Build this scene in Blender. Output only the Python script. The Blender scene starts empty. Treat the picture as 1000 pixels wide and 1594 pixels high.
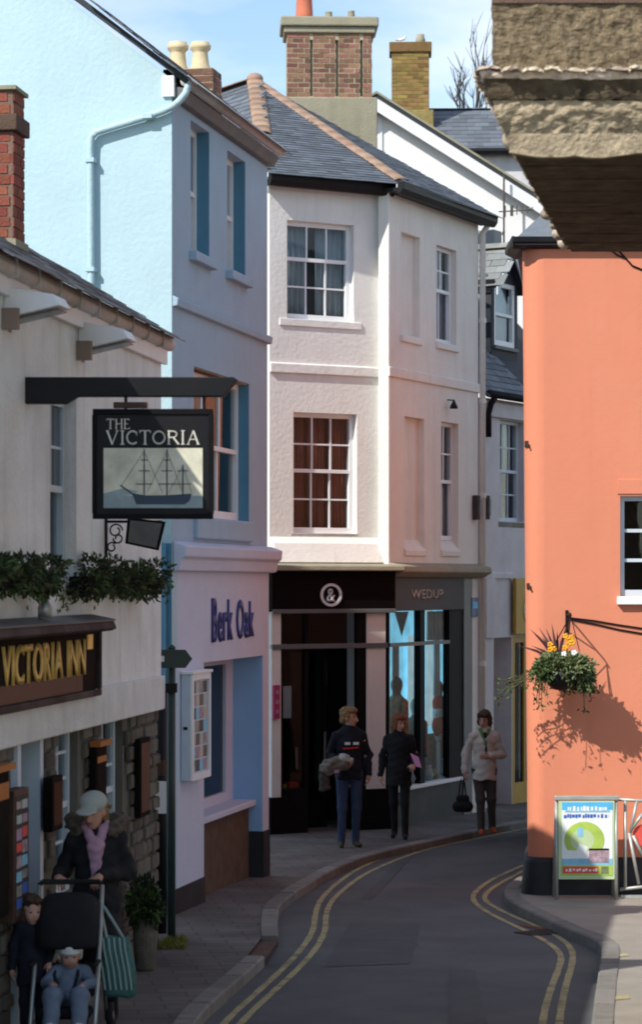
import bpy, bmesh, math, random
import numpy as np
from mathutils import Vector, Matrix, Quaternion
random.seed(7); rnd = random.Random(7)
R = math.radians
S = bpy.context.scene
COL = S.collection

# ------------------------------------------------------------------ camera, sky, sun, exposure
F, HZ, CZ = 4000.0, 907.0, 3.05            # focal length and eye level in pixels of the photograph, eye height in metres
cam_d = bpy.data.cameras.new('camera'); cam = bpy.data.objects.new('camera', cam_d); COL.objects.link(cam)
cam.location = (0, 0, CZ); cam.rotation_euler = (R(90), 0, 0)
cam_d.sensor_fit = 'HORIZONTAL'; cam_d.sensor_width = 36; cam_d.lens = F/1000*36
cam_d.shift_y = (HZ-797)/1000.0
cam_d.clip_start = .5; cam_d.clip_end = 3000
cam_d.dof.use_dof = True; cam_d.dof.focus_distance = 29; cam_d.dof.aperture_fstop = 6.5
S.camera = cam

SUN_H = Vector((.70, .714)); SUN_EL = R(41)
sd = Vector((SUN_H.x*math.cos(SUN_EL), SUN_H.y*math.cos(SUN_EL), -math.sin(SUN_EL)))
w = bpy.data.worlds.new('World'); S.world = w; w.use_nodes = True
nt = w.node_tree; nt.nodes.clear()
wo = nt.nodes.new('ShaderNodeOutputWorld'); bg = nt.nodes.new('ShaderNodeBackground')
sky = nt.nodes.new('ShaderNodeTexSky'); sky.sky_type = 'NISHITA'; sky.sun_disc = False
sky.sun_elevation = SUN_EL; sky.sun_rotation = math.atan2(-SUN_H.x, -SUN_H.y)
sky.air_density = 1.0; sky.dust_density = 0.; sky.ozone_density = 1.3
tc = nt.nodes.new('ShaderNodeTexCoord'); mp = nt.nodes.new('ShaderNodeMapping'); mp.inputs['Scale'].default_value = (1, 1, 3.2)
mp.inputs['Location'].default_value = (1.64, 0, .3)
cn = nt.nodes.new('ShaderNodeTexNoise'); cn.inputs['Scale'].default_value = 4.5; cn.inputs['Detail'].default_value = 8; cn.inputs['Roughness'].default_value = .55
cr = nt.nodes.new('ShaderNodeValToRGB'); cr.color_ramp.elements[0].position = .42; cr.color_ramp.elements[1].position = .68
cr.color_ramp.elements[1].color = (.75, .75, .75, 1)
cm = nt.nodes.new('ShaderNodeMix'); cm.data_type = 'RGBA'; cm.inputs['B'].default_value = (6.4, 6.6, 6.9, 1)  # cloud brightness raised as fill light; the offset leaves blue in view
L = nt.links
L.new(tc.outputs['Generated'], mp.inputs['Vector']); L.new(mp.outputs['Vector'], cn.inputs['Vector'])
L.new(cn.outputs['Fac'], cr.inputs['Fac']); L.new(cr.outputs['Color'], cm.inputs['Factor'])
L.new(sky.outputs['Color'], cm.inputs['A']); L.new(cm.outputs['Result'], bg.inputs['Color'])
bg.inputs['Strength'].default_value = .098; L.new(bg.outputs['Background'], wo.inputs['Surface'])
sl = bpy.data.lights.new('sun', 'SUN'); sl.energy = 2.9; sl.angle = R(.53); sl.color = (1, .95, .87)
sun = bpy.data.objects.new('sun', sl); COL.objects.link(sun); sun.rotation_euler = sd.to_track_quat('-Z', 'Y').to_euler(); sun.location = (-20, -20, 30)
S.view_settings.view_transform = 'Standard'; S.view_settings.look = 'None'; S.view_settings.gamma = 1
S.view_settings.exposure = 0.92
S.cycles.filter_width = 1.9
S.cycles.max_bounces = 8; S.cycles.transparent_max_bounces = 12

# ------------------------------------------------------------------ materials
MATS = {}
def mat(name, col, rough=.85, var=.12, scale=2.5, bump=0., bscale=70., metal=0., rand=0., spec=.3, streak=0., streak_col=(.12,.11,.1), dirt=0., dirt_col=(.2,.17,.12), dscale=1.3, emit=0.):
    m = bpy.data.materials.new(name); m.use_nodes = True; t = m.node_tree; n = t.nodes; l = t.links
    b = n['Principled BSDF']; b.inputs['Roughness'].default_value = rough; b.inputs['Metallic'].default_value = metal
    b.inputs['Specular IOR Level'].default_value = spec
    tc = n.new('ShaderNodeTexCoord')
    nz = n.new('ShaderNodeTexNoise'); nz.inputs['Scale'].default_value = scale; nz.inputs['Detail'].default_value = 6; nz.inputs['Roughness'].default_value = .6
    l.new(tc.outputs['Object'], nz.inputs['Vector'])
    mr = n.new('ShaderNodeMapRange'); mr.inputs['From Min'].default_value = .25; mr.inputs['From Max'].default_value = .75
    mr.inputs['To Min'].default_value = 1-var; mr.inputs['To Max'].default_value = 1+var
    l.new(nz.outputs['Fac'], mr.inputs['Value'])
    mul = n.new('ShaderNodeVectorMath'); mul.operation = 'SCALE'; mul.inputs[0].default_value = col[:3]
    l.new(mr.outputs['Result'], mul.inputs['Scale']); cur = mul.outputs['Vector']
    if rand:
        oi = n.new('ShaderNodeObjectInfo'); m2 = n.new('ShaderNodeMapRange'); m2.inputs['To Min'].default_value = 1-rand; m2.inputs['To Max'].default_value = 1+rand
        l.new(oi.outputs['Random'], m2.inputs['Value'])
        s2 = n.new('ShaderNodeVectorMath'); s2.operation = 'SCALE'; l.new(cur, s2.inputs[0]); l.new(m2.outputs['Result'], s2.inputs['Scale']); cur = s2.outputs['Vector']
        hs = n.new('ShaderNodeHueSaturation'); m3 = n.new('ShaderNodeMath'); m3.operation = 'MULTIPLY_ADD'; m3.inputs[1].default_value = rand*.10; m3.inputs[2].default_value = .5-rand*.05
        md = n.new('ShaderNodeMath'); md.operation = 'MULTIPLY'; md.inputs[1].default_value = 7.31; fr = n.new('ShaderNodeMath'); fr.operation = 'FRACT'
        l.new(oi.outputs['Random'], md.inputs[0]); l.new(md.outputs[0], fr.inputs[0]); l.new(fr.outputs[0], m3.inputs[0]); l.new(m3.outputs[0], hs.inputs['Hue'])
        l.new(cur, hs.inputs['Color']); cur = hs.outputs['Color']
    def over(cur, c2, fac, sc, vscale, lo, hi):
        mp = n.new('ShaderNodeMapping'); mp.inputs['Scale'].default_value = vscale; l.new(tc.outputs['Object'], mp.inputs['Vector'])
        q = n.new('ShaderNodeTexNoise'); q.inputs['Scale'].default_value = sc; q.inputs['Detail'].default_value = 7; q.inputs['Roughness'].default_value = .65; l.new(mp.outputs['Vector'], q.inputs['Vector'])
        g = n.new('ShaderNodeMapRange'); g.inputs['From Min'].default_value = lo; g.inputs['From Max'].default_value = hi; g.inputs['To Max'].default_value = fac; l.new(q.outputs['Fac'], g.inputs['Value'])
        x = n.new('ShaderNodeMix'); x.data_type = 'RGBA'; l.new(g.outputs['Result'], x.inputs['Factor']); l.new(cur, x.inputs['A']); x.inputs['B'].default_value = (*c2, 1)
        return x.outputs['Result']
    if streak: cur = over(cur, streak_col, streak, 1.0, (5, 5, .35), .5, .8)
    if dirt: cur = over(cur, dirt_col, dirt, dscale, (1, 1, 1), .48, .72)
    l.new(cur, b.inputs['Base Color'])
    if emit:
        l.new(cur, b.inputs['Emission Color']); b.inputs['Emission Strength'].default_value = emit
    if bump:
        bn = n.new('ShaderNodeTexNoise'); bn.inputs['Scale'].default_value = bscale; bn.inputs['Detail'].default_value = 5; l.new(tc.outputs['Object'], bn.inputs['Vector'])
        bp = n.new('ShaderNodeBump'); bp.inputs['Strength'].default_value = bump; bp.inputs['Distance'].default_value = .02
        l.new(bn.outputs['Fac'], bp.inputs['Height']); l.new(bp.outputs['Normal'], b.inputs['Normal'])
    MATS[name] = m; return m
def glassmat(name, tint=(.8,.85,.88), rough=.02, ior=1.5):
    m = bpy.data.materials.new(name); m.use_nodes = True; t = m.node_tree; n = t.nodes; l = t.links; n.clear()
    o = n.new('ShaderNodeOutputMaterial'); mx = n.new('ShaderNodeMixShader'); lw = n.new('ShaderNodeLayerWeight'); lw.inputs['Blend'].default_value = .5; pw = n.new('ShaderNodeMath'); pw.operation = 'POWER'; pw.inputs[1].default_value = 4.2; fr = n.new('ShaderNodeMath'); fr.operation = 'MULTIPLY_ADD'; fr.inputs[1].default_value = .6; fr.inputs[2].default_value = .03
    l.new(lw.outputs['Facing'], pw.inputs[0]); l.new(pw.outputs[0], fr.inputs[0])
    tr = n.new('ShaderNodeBsdfTransparent'); tr.inputs['Color'].default_value = (*tint, 1); gl = n.new('ShaderNodeBsdfGlossy'); gl.inputs['Roughness'].default_value = rough
    tc = n.new('ShaderNodeTexCoord'); nz = n.new('ShaderNodeTexNoise'); nz.inputs['Scale'].default_value = 1.6; bp = n.new('ShaderNodeBump'); bp.inputs['Strength'].default_value = .12; bp.inputs['Distance'].default_value = .02
    l.new(tc.outputs['Object'], nz.inputs['Vector']); l.new(nz.outputs['Fac'], bp.inputs['Height']); l.new(bp.outputs['Normal'], gl.inputs['Normal'])
    l.new(fr.outputs[0], mx.inputs[0]); l.new(tr.outputs[0], mx.inputs[1]); l.new(gl.outputs[0], mx.inputs[2]); l.new(mx.outputs[0], o.inputs['Surface'])
    MATS[name] = m; return m
M = MATS
mat('inn_white', (.76,.76,.75), bump=.5, bscale=22, var=.08, streak=.45, streak_col=(.34,.31,.27), dirt=.35, dirt_col=(.4,.37,.32))
mat('band_white', (.66,.66,.65), bump=.4, bscale=25, streak=.4, streak_col=(.3,.28,.25), dirt=.3, dirt_col=(.38,.37,.3))
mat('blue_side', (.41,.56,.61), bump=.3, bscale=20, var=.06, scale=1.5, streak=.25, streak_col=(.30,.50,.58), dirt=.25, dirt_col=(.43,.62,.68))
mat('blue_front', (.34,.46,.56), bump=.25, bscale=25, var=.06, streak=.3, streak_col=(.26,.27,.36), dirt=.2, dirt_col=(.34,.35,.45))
mat('lilac', (.54,.57,.69), bump=.25, bscale=25, var=.05, streak=.2, streak_col=(.45,.44,.55), dirt=.18, dirt_col=(.5,.46,.56))
mat('teal', (.10,.25,.36), bump=.2, var=.1, streak=.2, streak_col=(.07,.15,.2))
mat('mid_blue', (.27,.45,.68), bump=.15, var=.05, streak=.12, streak_col=(.16,.27,.42))
mat('pink', (.74,.71,.65), bump=.3, bscale=18, var=.05, streak=.4, streak_col=(.46,.40,.36), dirt=.28, dirt_col=(.58,.49,.44))
mat('pale_pink', (.75,.74,.70), bump=.3, bscale=18, var=.05, streak=.4, streak_col=(.48,.45,.42), dirt=.28, dirt_col=(.56,.53,.50))
mat('orange', (.66,.235,.137), bump=.16, bscale=14, var=.05, scale=1.2, streak=.32, streak_col=(.53,.18,.10), dirt=.3, dirt_col=(.60,.26,.165), dscale=1.1)
mat('cottage_white', (.56,.55,.56), bump=.3, bscale=20, streak=.3, streak_col=(.36,.35,.34), dirt=.2, dirt_col=(.42,.41,.4))
mat('gable_white', (.80,.80,.79), bump=.15, var=.04, streak=.12, streak_col=(.6,.6,.58))
mat('white_paint', (.78,.79,.80), rough=.45, var=.05, scale=6, streak=.15, streak_col=(.55,.54,.5))
mat('cool_paint', (.52,.60,.66), rough=.5, var=.06, scale=6)
mat('cream_paint', (.66,.60,.47), rough=.6, var=.08)
mat('black_paint', (.008,.008,.010), rough=.5, var=.25, spec=.2, dirt=.25, dirt_col=(.022,.022,.022))
mat('black_plinth', (.02,.021,.025), rough=.6, var=.3, dirt=.4, dirt_col=(.06,.058,.055), bump=.2)
mat('shop_black', (.008,.0075,.009), spec=.08, rough=.6, var=.2)
mat('shop_maroon', (.007,.0048,.0055), spec=.06, rough=.7, var=.2)
mat('grey_fascia', (.092,.102,.107), spec=.1, rough=.7, var=.08, streak=.2)
mat('grey_trim', (.13,.14,.145), rough=.5)
mat('slate', (.115,.13,.152), rough=.6, var=.2, scale=5, bump=.3, bscale=40, rand=.28, dirt=.25, dirt_col=(.16,.155,.12))
mat('slate_dark', (.035,.04,.048), rough=.7)
mat('pale_slate', (.23,.245,.245), rough=.7, var=.2, rand=.2, bump=.3, dirt=.3, dirt_col=(.3,.3,.27))
mat('terracotta', (.31,.205,.145), rough=.85, var=.18, scale=8, bump=.4, bscale=50, rand=.15, dirt=.35, dirt_col=(.3,.27,.2))
mat('pot_red', (.55,.17,.10), rough=.8, var=.12, bump=.2)
mat('pot_cream', (.62,.52,.33), rough=.8, var=.15, scale=9, bump=.2, streak=.4, streak_col=(.35,.28,.18))
mat('brick', (.22,.115,.08), rough=.95, var=.3, scale=12, bump=.6, bscale=60, rand=.4, dirt=.75, dirt_col=(.26,.21,.12), dscale=5)
mat('brick_red', (.25,.075,.05), rough=.9, var=.2, scale=12, bump=.5, bscale=60, rand=.22)
mat('brick_lichen', (.24,.16,.055), rough=.95, var=.3, scale=8, bump=.6, rand=.4, dirt=.9, dirt_col=(.18,.085,.065), dscale=8)
mat('mortar', (.42,.37,.27), rough=.95, var=.2, scale=8, bump=.5, bscale=40, dirt=.5, dirt_col=(.24,.22,.12))
mat('mortar_lichen', (.26,.205,.075), rough=.95, var=.35, scale=9, bump=.6, dirt=.7, dirt_col=(.16,.12,.08), dscale=5)
mat('mortar_dark', (.20,.13,.10), rough=.95, var=.2, bump=.5)
mat('tar', (.035,.036,.038), rough=.8, var=.2)
mat('cement', (.30,.28,.205), rough=.95, var=.12, scale=5, bump=.4, bscale=30, streak=.5, streak_col=(.2,.19,.12), dirt=.3, dirt_col=(.22,.22,.12))
mat('stone', (.15,.135,.11), rough=.95, var=.3, scale=9, bump=.7, bscale=40, rand=.35, dirt=.35, dirt_col=(.08,.085,.05), dscale=4)
mat('stone_mortar', (.13,.12,.10), rough=.95, var=.2, bump=.5)
mat('brown_stone', (.12,.075,.055), rough=.9, var=.3, scale=6, bump=.6, rand=.25)
mat('dark_wood', (.010,.008,.0075), spec=.05, rough=.8, var=.3, scale=8)
mat('brown_wood', (.055,.026,.017), rough=.55, var=.3, scale=8)
mat('lead', (.13,.135,.14), rough=.6, var=.25, scale=6, dirt=.3, dirt_col=(.22,.2,.16))
mat('maroon_moulding', (.045,.030,.030), spec=.1, rough=.7, var=.3, dirt=.4, dirt_col=(.2,.18,.17))
mat('gold', (.85,.55,.13), rough=.4, var=.25, scale=14, spec=.6, rand=.1)
mat('silver_letter', (.62,.60,.52), rough=.4, var=.1, spec=.6)
mat('gutter_grey', (.50,.48,.46), rough=.6, var=.2, scale=7, dirt=.4, dirt_col=(.25,.22,.17))
mat('gutter_brown', (.22,.16,.13), rough=.6, var=.2, dirt=.4, dirt_col=(.32,.25,.19))
mat('metal_grey', (.36,.38,.37), rough=.4, metal=.6, var=.15, scale=10)
mat('galvanised', (.42,.43,.40), rough=.45, metal=.4, var=.15, scale=12)
mat('green_sign', (.028,.045,.042), rough=.35, var=.15)
mat('asphalt', (.100,.106,.112), rough=.9, var=.22, scale=1.1, bump=.5, bscale=160, dirt=.75, dirt_col=(.145,.142,.138), dscale=.9)
mat('asphalt_patch', (.088,.092,.097), rough=.9, var=.15, bump=.5, bscale=160)
mat('kerb', (.19,.182,.165), rough=.9, var=.2, scale=6, bump=.5, bscale=60, rand=.15, dirt=.35, dirt_col=(.1,.095,.085))
mat('yellow_line', (.40,.34,.18), rough=.85, var=.25, scale=14, bump=.3, bscale=140, dirt=.9, dirt_col=(.085,.085,.08), dscale=4)
mat('red_mark', (.16,.06,.045), rough=.9, var=.3)
mat('soil', (.10,.085,.06), rough=1, var=.2)
mat('concrete', (.29,.265,.225), rough=.95, var=.15, scale=2, bump=.4, bscale=90, dirt=.4, dirt_col=(.17,.155,.13), dscale=1.4)
mat('pebbledash', (.19,.145,.09), rough=1, var=.6, scale=26, bump=1., bscale=48, dirt=.8, dirt_col=(.075,.055,.03), dscale=14)
mat('rough_plaster', (.42,.34,.23), rough=1, var=.5, scale=18, bump=1., bscale=36, dirt=.8, dirt_col=(.10,.075,.045), dscale=9)
mat('coping_tile', (.58,.48,.37), rough=.95, var=.35, scale=12, bump=.6, bscale=40, rand=.3, dirt=.7, dirt_col=(.13,.09,.05), dscale=9)
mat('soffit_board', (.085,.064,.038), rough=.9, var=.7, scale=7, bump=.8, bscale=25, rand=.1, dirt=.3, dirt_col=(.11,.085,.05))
mat('leaf_dark', (.024,.036,.014), rough=.7, var=.5, scale=9)
mat('leaf_mid', (.06,.10,.026), rough=.65, var=.5, scale=9)
mat('leaf_grey', (.16,.20,.09), rough=.65, var=.4, scale=9)
mat('leaf_yellow', (.20,.19,.035), rough=.7, var=.4, scale=9)
mat('leaf_purple', (.075,.035,.04), rough=.6, var=.4)
mat('petal_yellow', (.85,.40,.02), rough=.6, var=.2)
mat('petal_white', (.8,.8,.82), rough=.6, var=.1)
mat('stem', (.09,.07,.04), rough=.9)
mat('twig', (.085,.075,.065), rough=.95, var=.2)
mat('moss', (.055,.06,.02), rough=1, var=.4, scale=20, bump=.6)
mat('skin', (.46,.25,.18), rough=.6, var=.06, spec=.35)
mat('lip', (.30,.10,.09), rough=.5)
mat('eye_dark', (.02,.015,.012), rough=.2, spec=.6)
mat('hair_fair', (.24,.14,.06), rough=.6, var=.35, scale=30, bump=.6, bscale=90)
mat('hair_red', (.20,.075,.032), rough=.6, var=.35, scale=30, bump=.6, bscale=90)
mat('hair_brown', (.055,.03,.018), rough=.55, var=.35, scale=30, bump=.6, bscale=90)
mat('jeans', (.036,.058,.115), rough=.9, var=.3, scale=7, bump=.2, bscale=120)
mat('black_cloth', (.010,.010,.012), rough=.9, var=.3, scale=8, bump=.2)
mat('navy_cloth', (.009,.011,.018), rough=.9, var=.3, scale=8, bump=.2)
mat('parka', (.012,.012,.015), rough=.85, var=.3, scale=8, bump=.3, bscale=60)
mat('fur', (.11,.085,.065), rough=1, var=.4, scale=30, bump=.8, bscale=120)
mat('cream_cloth', (.50,.45,.40), rough=.9, var=.1, scale=6, bump=.2)
mat('brown_cloth', (.060,.048,.042), rough=.9, var=.2, scale=8)
mat('pink_cloth', (.40,.24,.32), rough=.9, var=.15, scale=14)
mat('pink_paper', (.80,.36,.62), rough=.7, var=.05)
mat('cap_cloth', (.36,.38,.34), rough=.9, var=.1)
mat('white_hat', (.55,.55,.52), rough=.9, var=.12)
mat('babygrow', (.13,.165,.22), rough=.9, var=.15, scale=12)
mat('green_scarf', (.10,.20,.07), rough=.9, var=.2)
mat('shoe_olive', (.05,.045,.025), rough=.7)
mat('shoe_orange', (.46,.10,.035), rough=.6, var=.15)
mat('bag_stripe', (.05,.13,.12), rough=.7, var=.35, scale=16)
mat('bag_pale', (.24,.33,.30), rough=.7, var=.2)
mat('bag_beige', (.17,.145,.125), rough=.85, var=.35, scale=9)
mat('red_trim', (.45,.035,.02), rough=.7)
mat('rubber', (.012,.012,.012), rough=.8)
mat('paper', (.72,.73,.76), rough=.8, var=.05)
mat('blue_plaque', (.03,.07,.19), rough=.4)
mat('blue_letter', (.045,.05,.20), rough=.5, var=.15)
mat('magenta_sign', (.42,.05,.14), rough=.6)
mat('ochre', (.40,.245,.035), rough=.5, var=.12)
mat('ochre_dark', (.19,.105,.012), rough=.5, var=.15)
mat('room_dark', (.030,.024,.020), rough=.9, var=.3)
mat('reflected_red', (.30,.095,.06), rough=.9, var=.35, scale=3)  # red stands in for the orange wall mirrored in the panes
mat('room_grey', (.10,.11,.11), rough=.9, var=.2)
mat('curtain_grey', (.42,.46,.45), rough=.95, var=.12, scale=3)
mat('curtain_cream', (.60,.57,.40), rough=.95, var=.12)
mat('curtain_white', (.62,.66,.70), rough=.95, var=.08)
mat('display_cyan_glow', (.20,.52,.68), rough=.7, var=.30, scale=3.5, emit=.75)  # added emission stands in for a bright reflection in the glass
mat('display_pale_glow', (.50,.66,.70), rough=.7, var=.25, scale=4, emit=.45)  # emission added to these drapes too, no lamp lights them
mat('display_print', (.30,.16,.10), rough=.8, var=.7, scale=14)
mat('display_white', (.70,.72,.70), rough=.7, var=.1)
mat('poster_white', (.80,.82,.80), rough=.5, var=.03)
mat('poster_cyan', (.10,.46,.78), rough=.5, var=.12, scale=5)
mat('poster_blue', (.05,.13,.48), rough=.5)
mat('poster_green', (.40,.55,.10), rough=.5, var=.2, scale=7)
mat('poster_lime', (.50,.62,.35), rough=.5, var=.12)
mat('poster_red', (.72,.09,.07), rough=.5, var=.08)
mat('poster_sea', (.25,.52,.70), rough=.5, var=.2, scale=12)
mat('poster_mix', (.36,.26,.30), rough=.5, var=.6, scale=22)
mat('pic_sky', (.62,.60,.48), rough=.5, var=.28, scale=7)
mat('pic_sea', (.27,.34,.36), rough=.5, var=.2, scale=12)
mat('pic_hull', (.030,.055,.085), rough=.5, var=.2)
mat('pic_line', (.07,.08,.08), rough=.5)
mat('photo_tiles', (.30,.27,.25), rough=.4, var=.75, scale=9)
mat('lantern_orange', (.34,.12,.02), rough=.5, var=.2)
mat('bin_black', (.012,.013,.015), rough=.35, var=.2)
glassmat('glass'); glassmat('glass_dark', (.45,.48,.5)); glassmat('glass_shop', (.75,.80,.82))

def brick_paving(name, c1, c2, mortar, bw, bh):
    m = bpy.data.materials.new(name); m.use_nodes = True; t = m.node_tree; n = t.nodes; l = t.links; b = n['Principled BSDF']; b.inputs['Roughness'].default_value = .9
    tc = n.new('ShaderNodeTexCoord'); mp = n.new('ShaderNodeMapping'); mp.inputs['Rotation'].default_value = (0, 0, R(-8)); l.new(tc.outputs['Object'], mp.inputs['Vector'])
    br = n.new('ShaderNodeTexBrick'); br.inputs['Scale'].default_value = 1; br.inputs['Brick Width'].default_value = bw; br.inputs['Row Height'].default_value = bh; br.inputs['Mortar Size'].default_value = .009
    br.inputs['Color1'].default_value = (*c1, 1); br.inputs['Color2'].default_value = (*c2, 1); br.inputs['Mortar'].default_value = (*mortar, 1); l.new(mp.outputs['Vector'], br.inputs['Vector'])
    nz = n.new('ShaderNodeTexNoise'); nz.inputs['Scale'].default_value = 1.4; nz.inputs['Detail'].default_value = 7; l.new(tc.outputs['Object'], nz.inputs['Vector'])
    mr = n.new('ShaderNodeMapRange'); mr.inputs['From Min'].default_value = .3; mr.inputs['From Max'].default_value = .7; mr.inputs['To Min'].default_value = .65; mr.inputs['To Max'].default_value = 1.35; l.new(nz.outputs['Fac'], mr.inputs['Value'])
    sc = n.new('ShaderNodeVectorMath'); sc.operation = 'SCALE'; l.new(br.outputs['Color'], sc.inputs[0]); l.new(mr.outputs['Result'], sc.inputs['Scale']); l.new(sc.outputs['Vector'], b.inputs['Base Color'])
    bp = n.new('ShaderNodeBump'); bp.inputs['Strength'].default_value = .6; bp.inputs['Distance'].default_value = .006; bp.invert = True; l.new(br.outputs['Fac'], bp.inputs['Height']); l.new(bp.outputs['Normal'], b.inputs['Normal'])
    MATS[name] = m
brick_paving('paving', (.115,.104,.096), (.09,.083,.078), (.055,.052,.05), .42, .21)

# ------------------------------------------------------------------ geometry helpers
def gz(y, off=0.): return .298-.0171*y+off          # pavement height: the street falls gently away
def gpt(px, py, off=0.):                             # a point of the sloping ground seen at a pixel of the photograph
    Y = F*(CZ-.298-off)/(py-HZ-.0171*F); return Vector(((px-500)/F*Y, Y, gz(Y, off)))
def at(px, py, Y): return Vector(((px-500)/F*Y, Y, CZ-(py-HZ)/F*Y))

class Fr:                                            # a facade's own frame: x along the wall, y into it, z up
    def __init__(s, O, u, z0):
        l = math.hypot(*u); ux, uy = u[0]/l, u[1]/l
        s.W = Matrix(((ux, -uy, 0, O[0]), (uy, ux, 0, O[1]), (0, 0, 1, z0), (0, 0, 0, 1))); s.Wi = s.W.inverted()
        s.c = s.Wi @ Vector((0, 0, CZ)); s.root = None; s.M = Matrix()
    def hit(s, px, py=HZ, x=None, y=None, z=None):
        d = s.Wi.to_3x3() @ Vector(((px-500)/F, 1, -(py-HZ)/F))
        if x is not None: t = (x-s.c.x)/d.x
        elif z is not None: t = (z-s.c.z)/d.z
        else: t = ((y or 0.)-s.c.y)/d.y
        return s.c+d*t
    def x(s, px, y=0.): return s.hit(px, y=y).x
    def z(s, px, py, y=0.): return s.hit(px, py, y=y).z
    def house(s, name, label, cat, group=None):
        s.root = thing(name, label, cat, group); s.root.matrix_world = s.W; return s.root
    def under(s, root, rf): s.root = root; s.M = rf.Wi @ s.W; return s

def thing(name, label, cat, group=None, loc=None, rz=0.):
    o = bpy.data.objects.new(name, None); COL.objects.link(o); o.empty_display_size = .2
    o['label'] = label; o['category'] = cat
    if group: o['group'] = group
    if loc is not None: o.location = loc; o.rotation_euler = (0, 0, rz)
    return o
def tag(o, label, cat, group=None):
    o['label'] = label; o['category'] = cat
    if group: o['group'] = group
    return o
def link(name, me, parent=None, fr=None, matrix=None):
    o = bpy.data.objects.new(name, me); COL.objects.link(o)
    if parent is not None: o.parent = parent
    if matrix is not None: o.matrix_local = matrix
    elif fr is not None: o.matrix_local = fr.M
    return o

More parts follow.
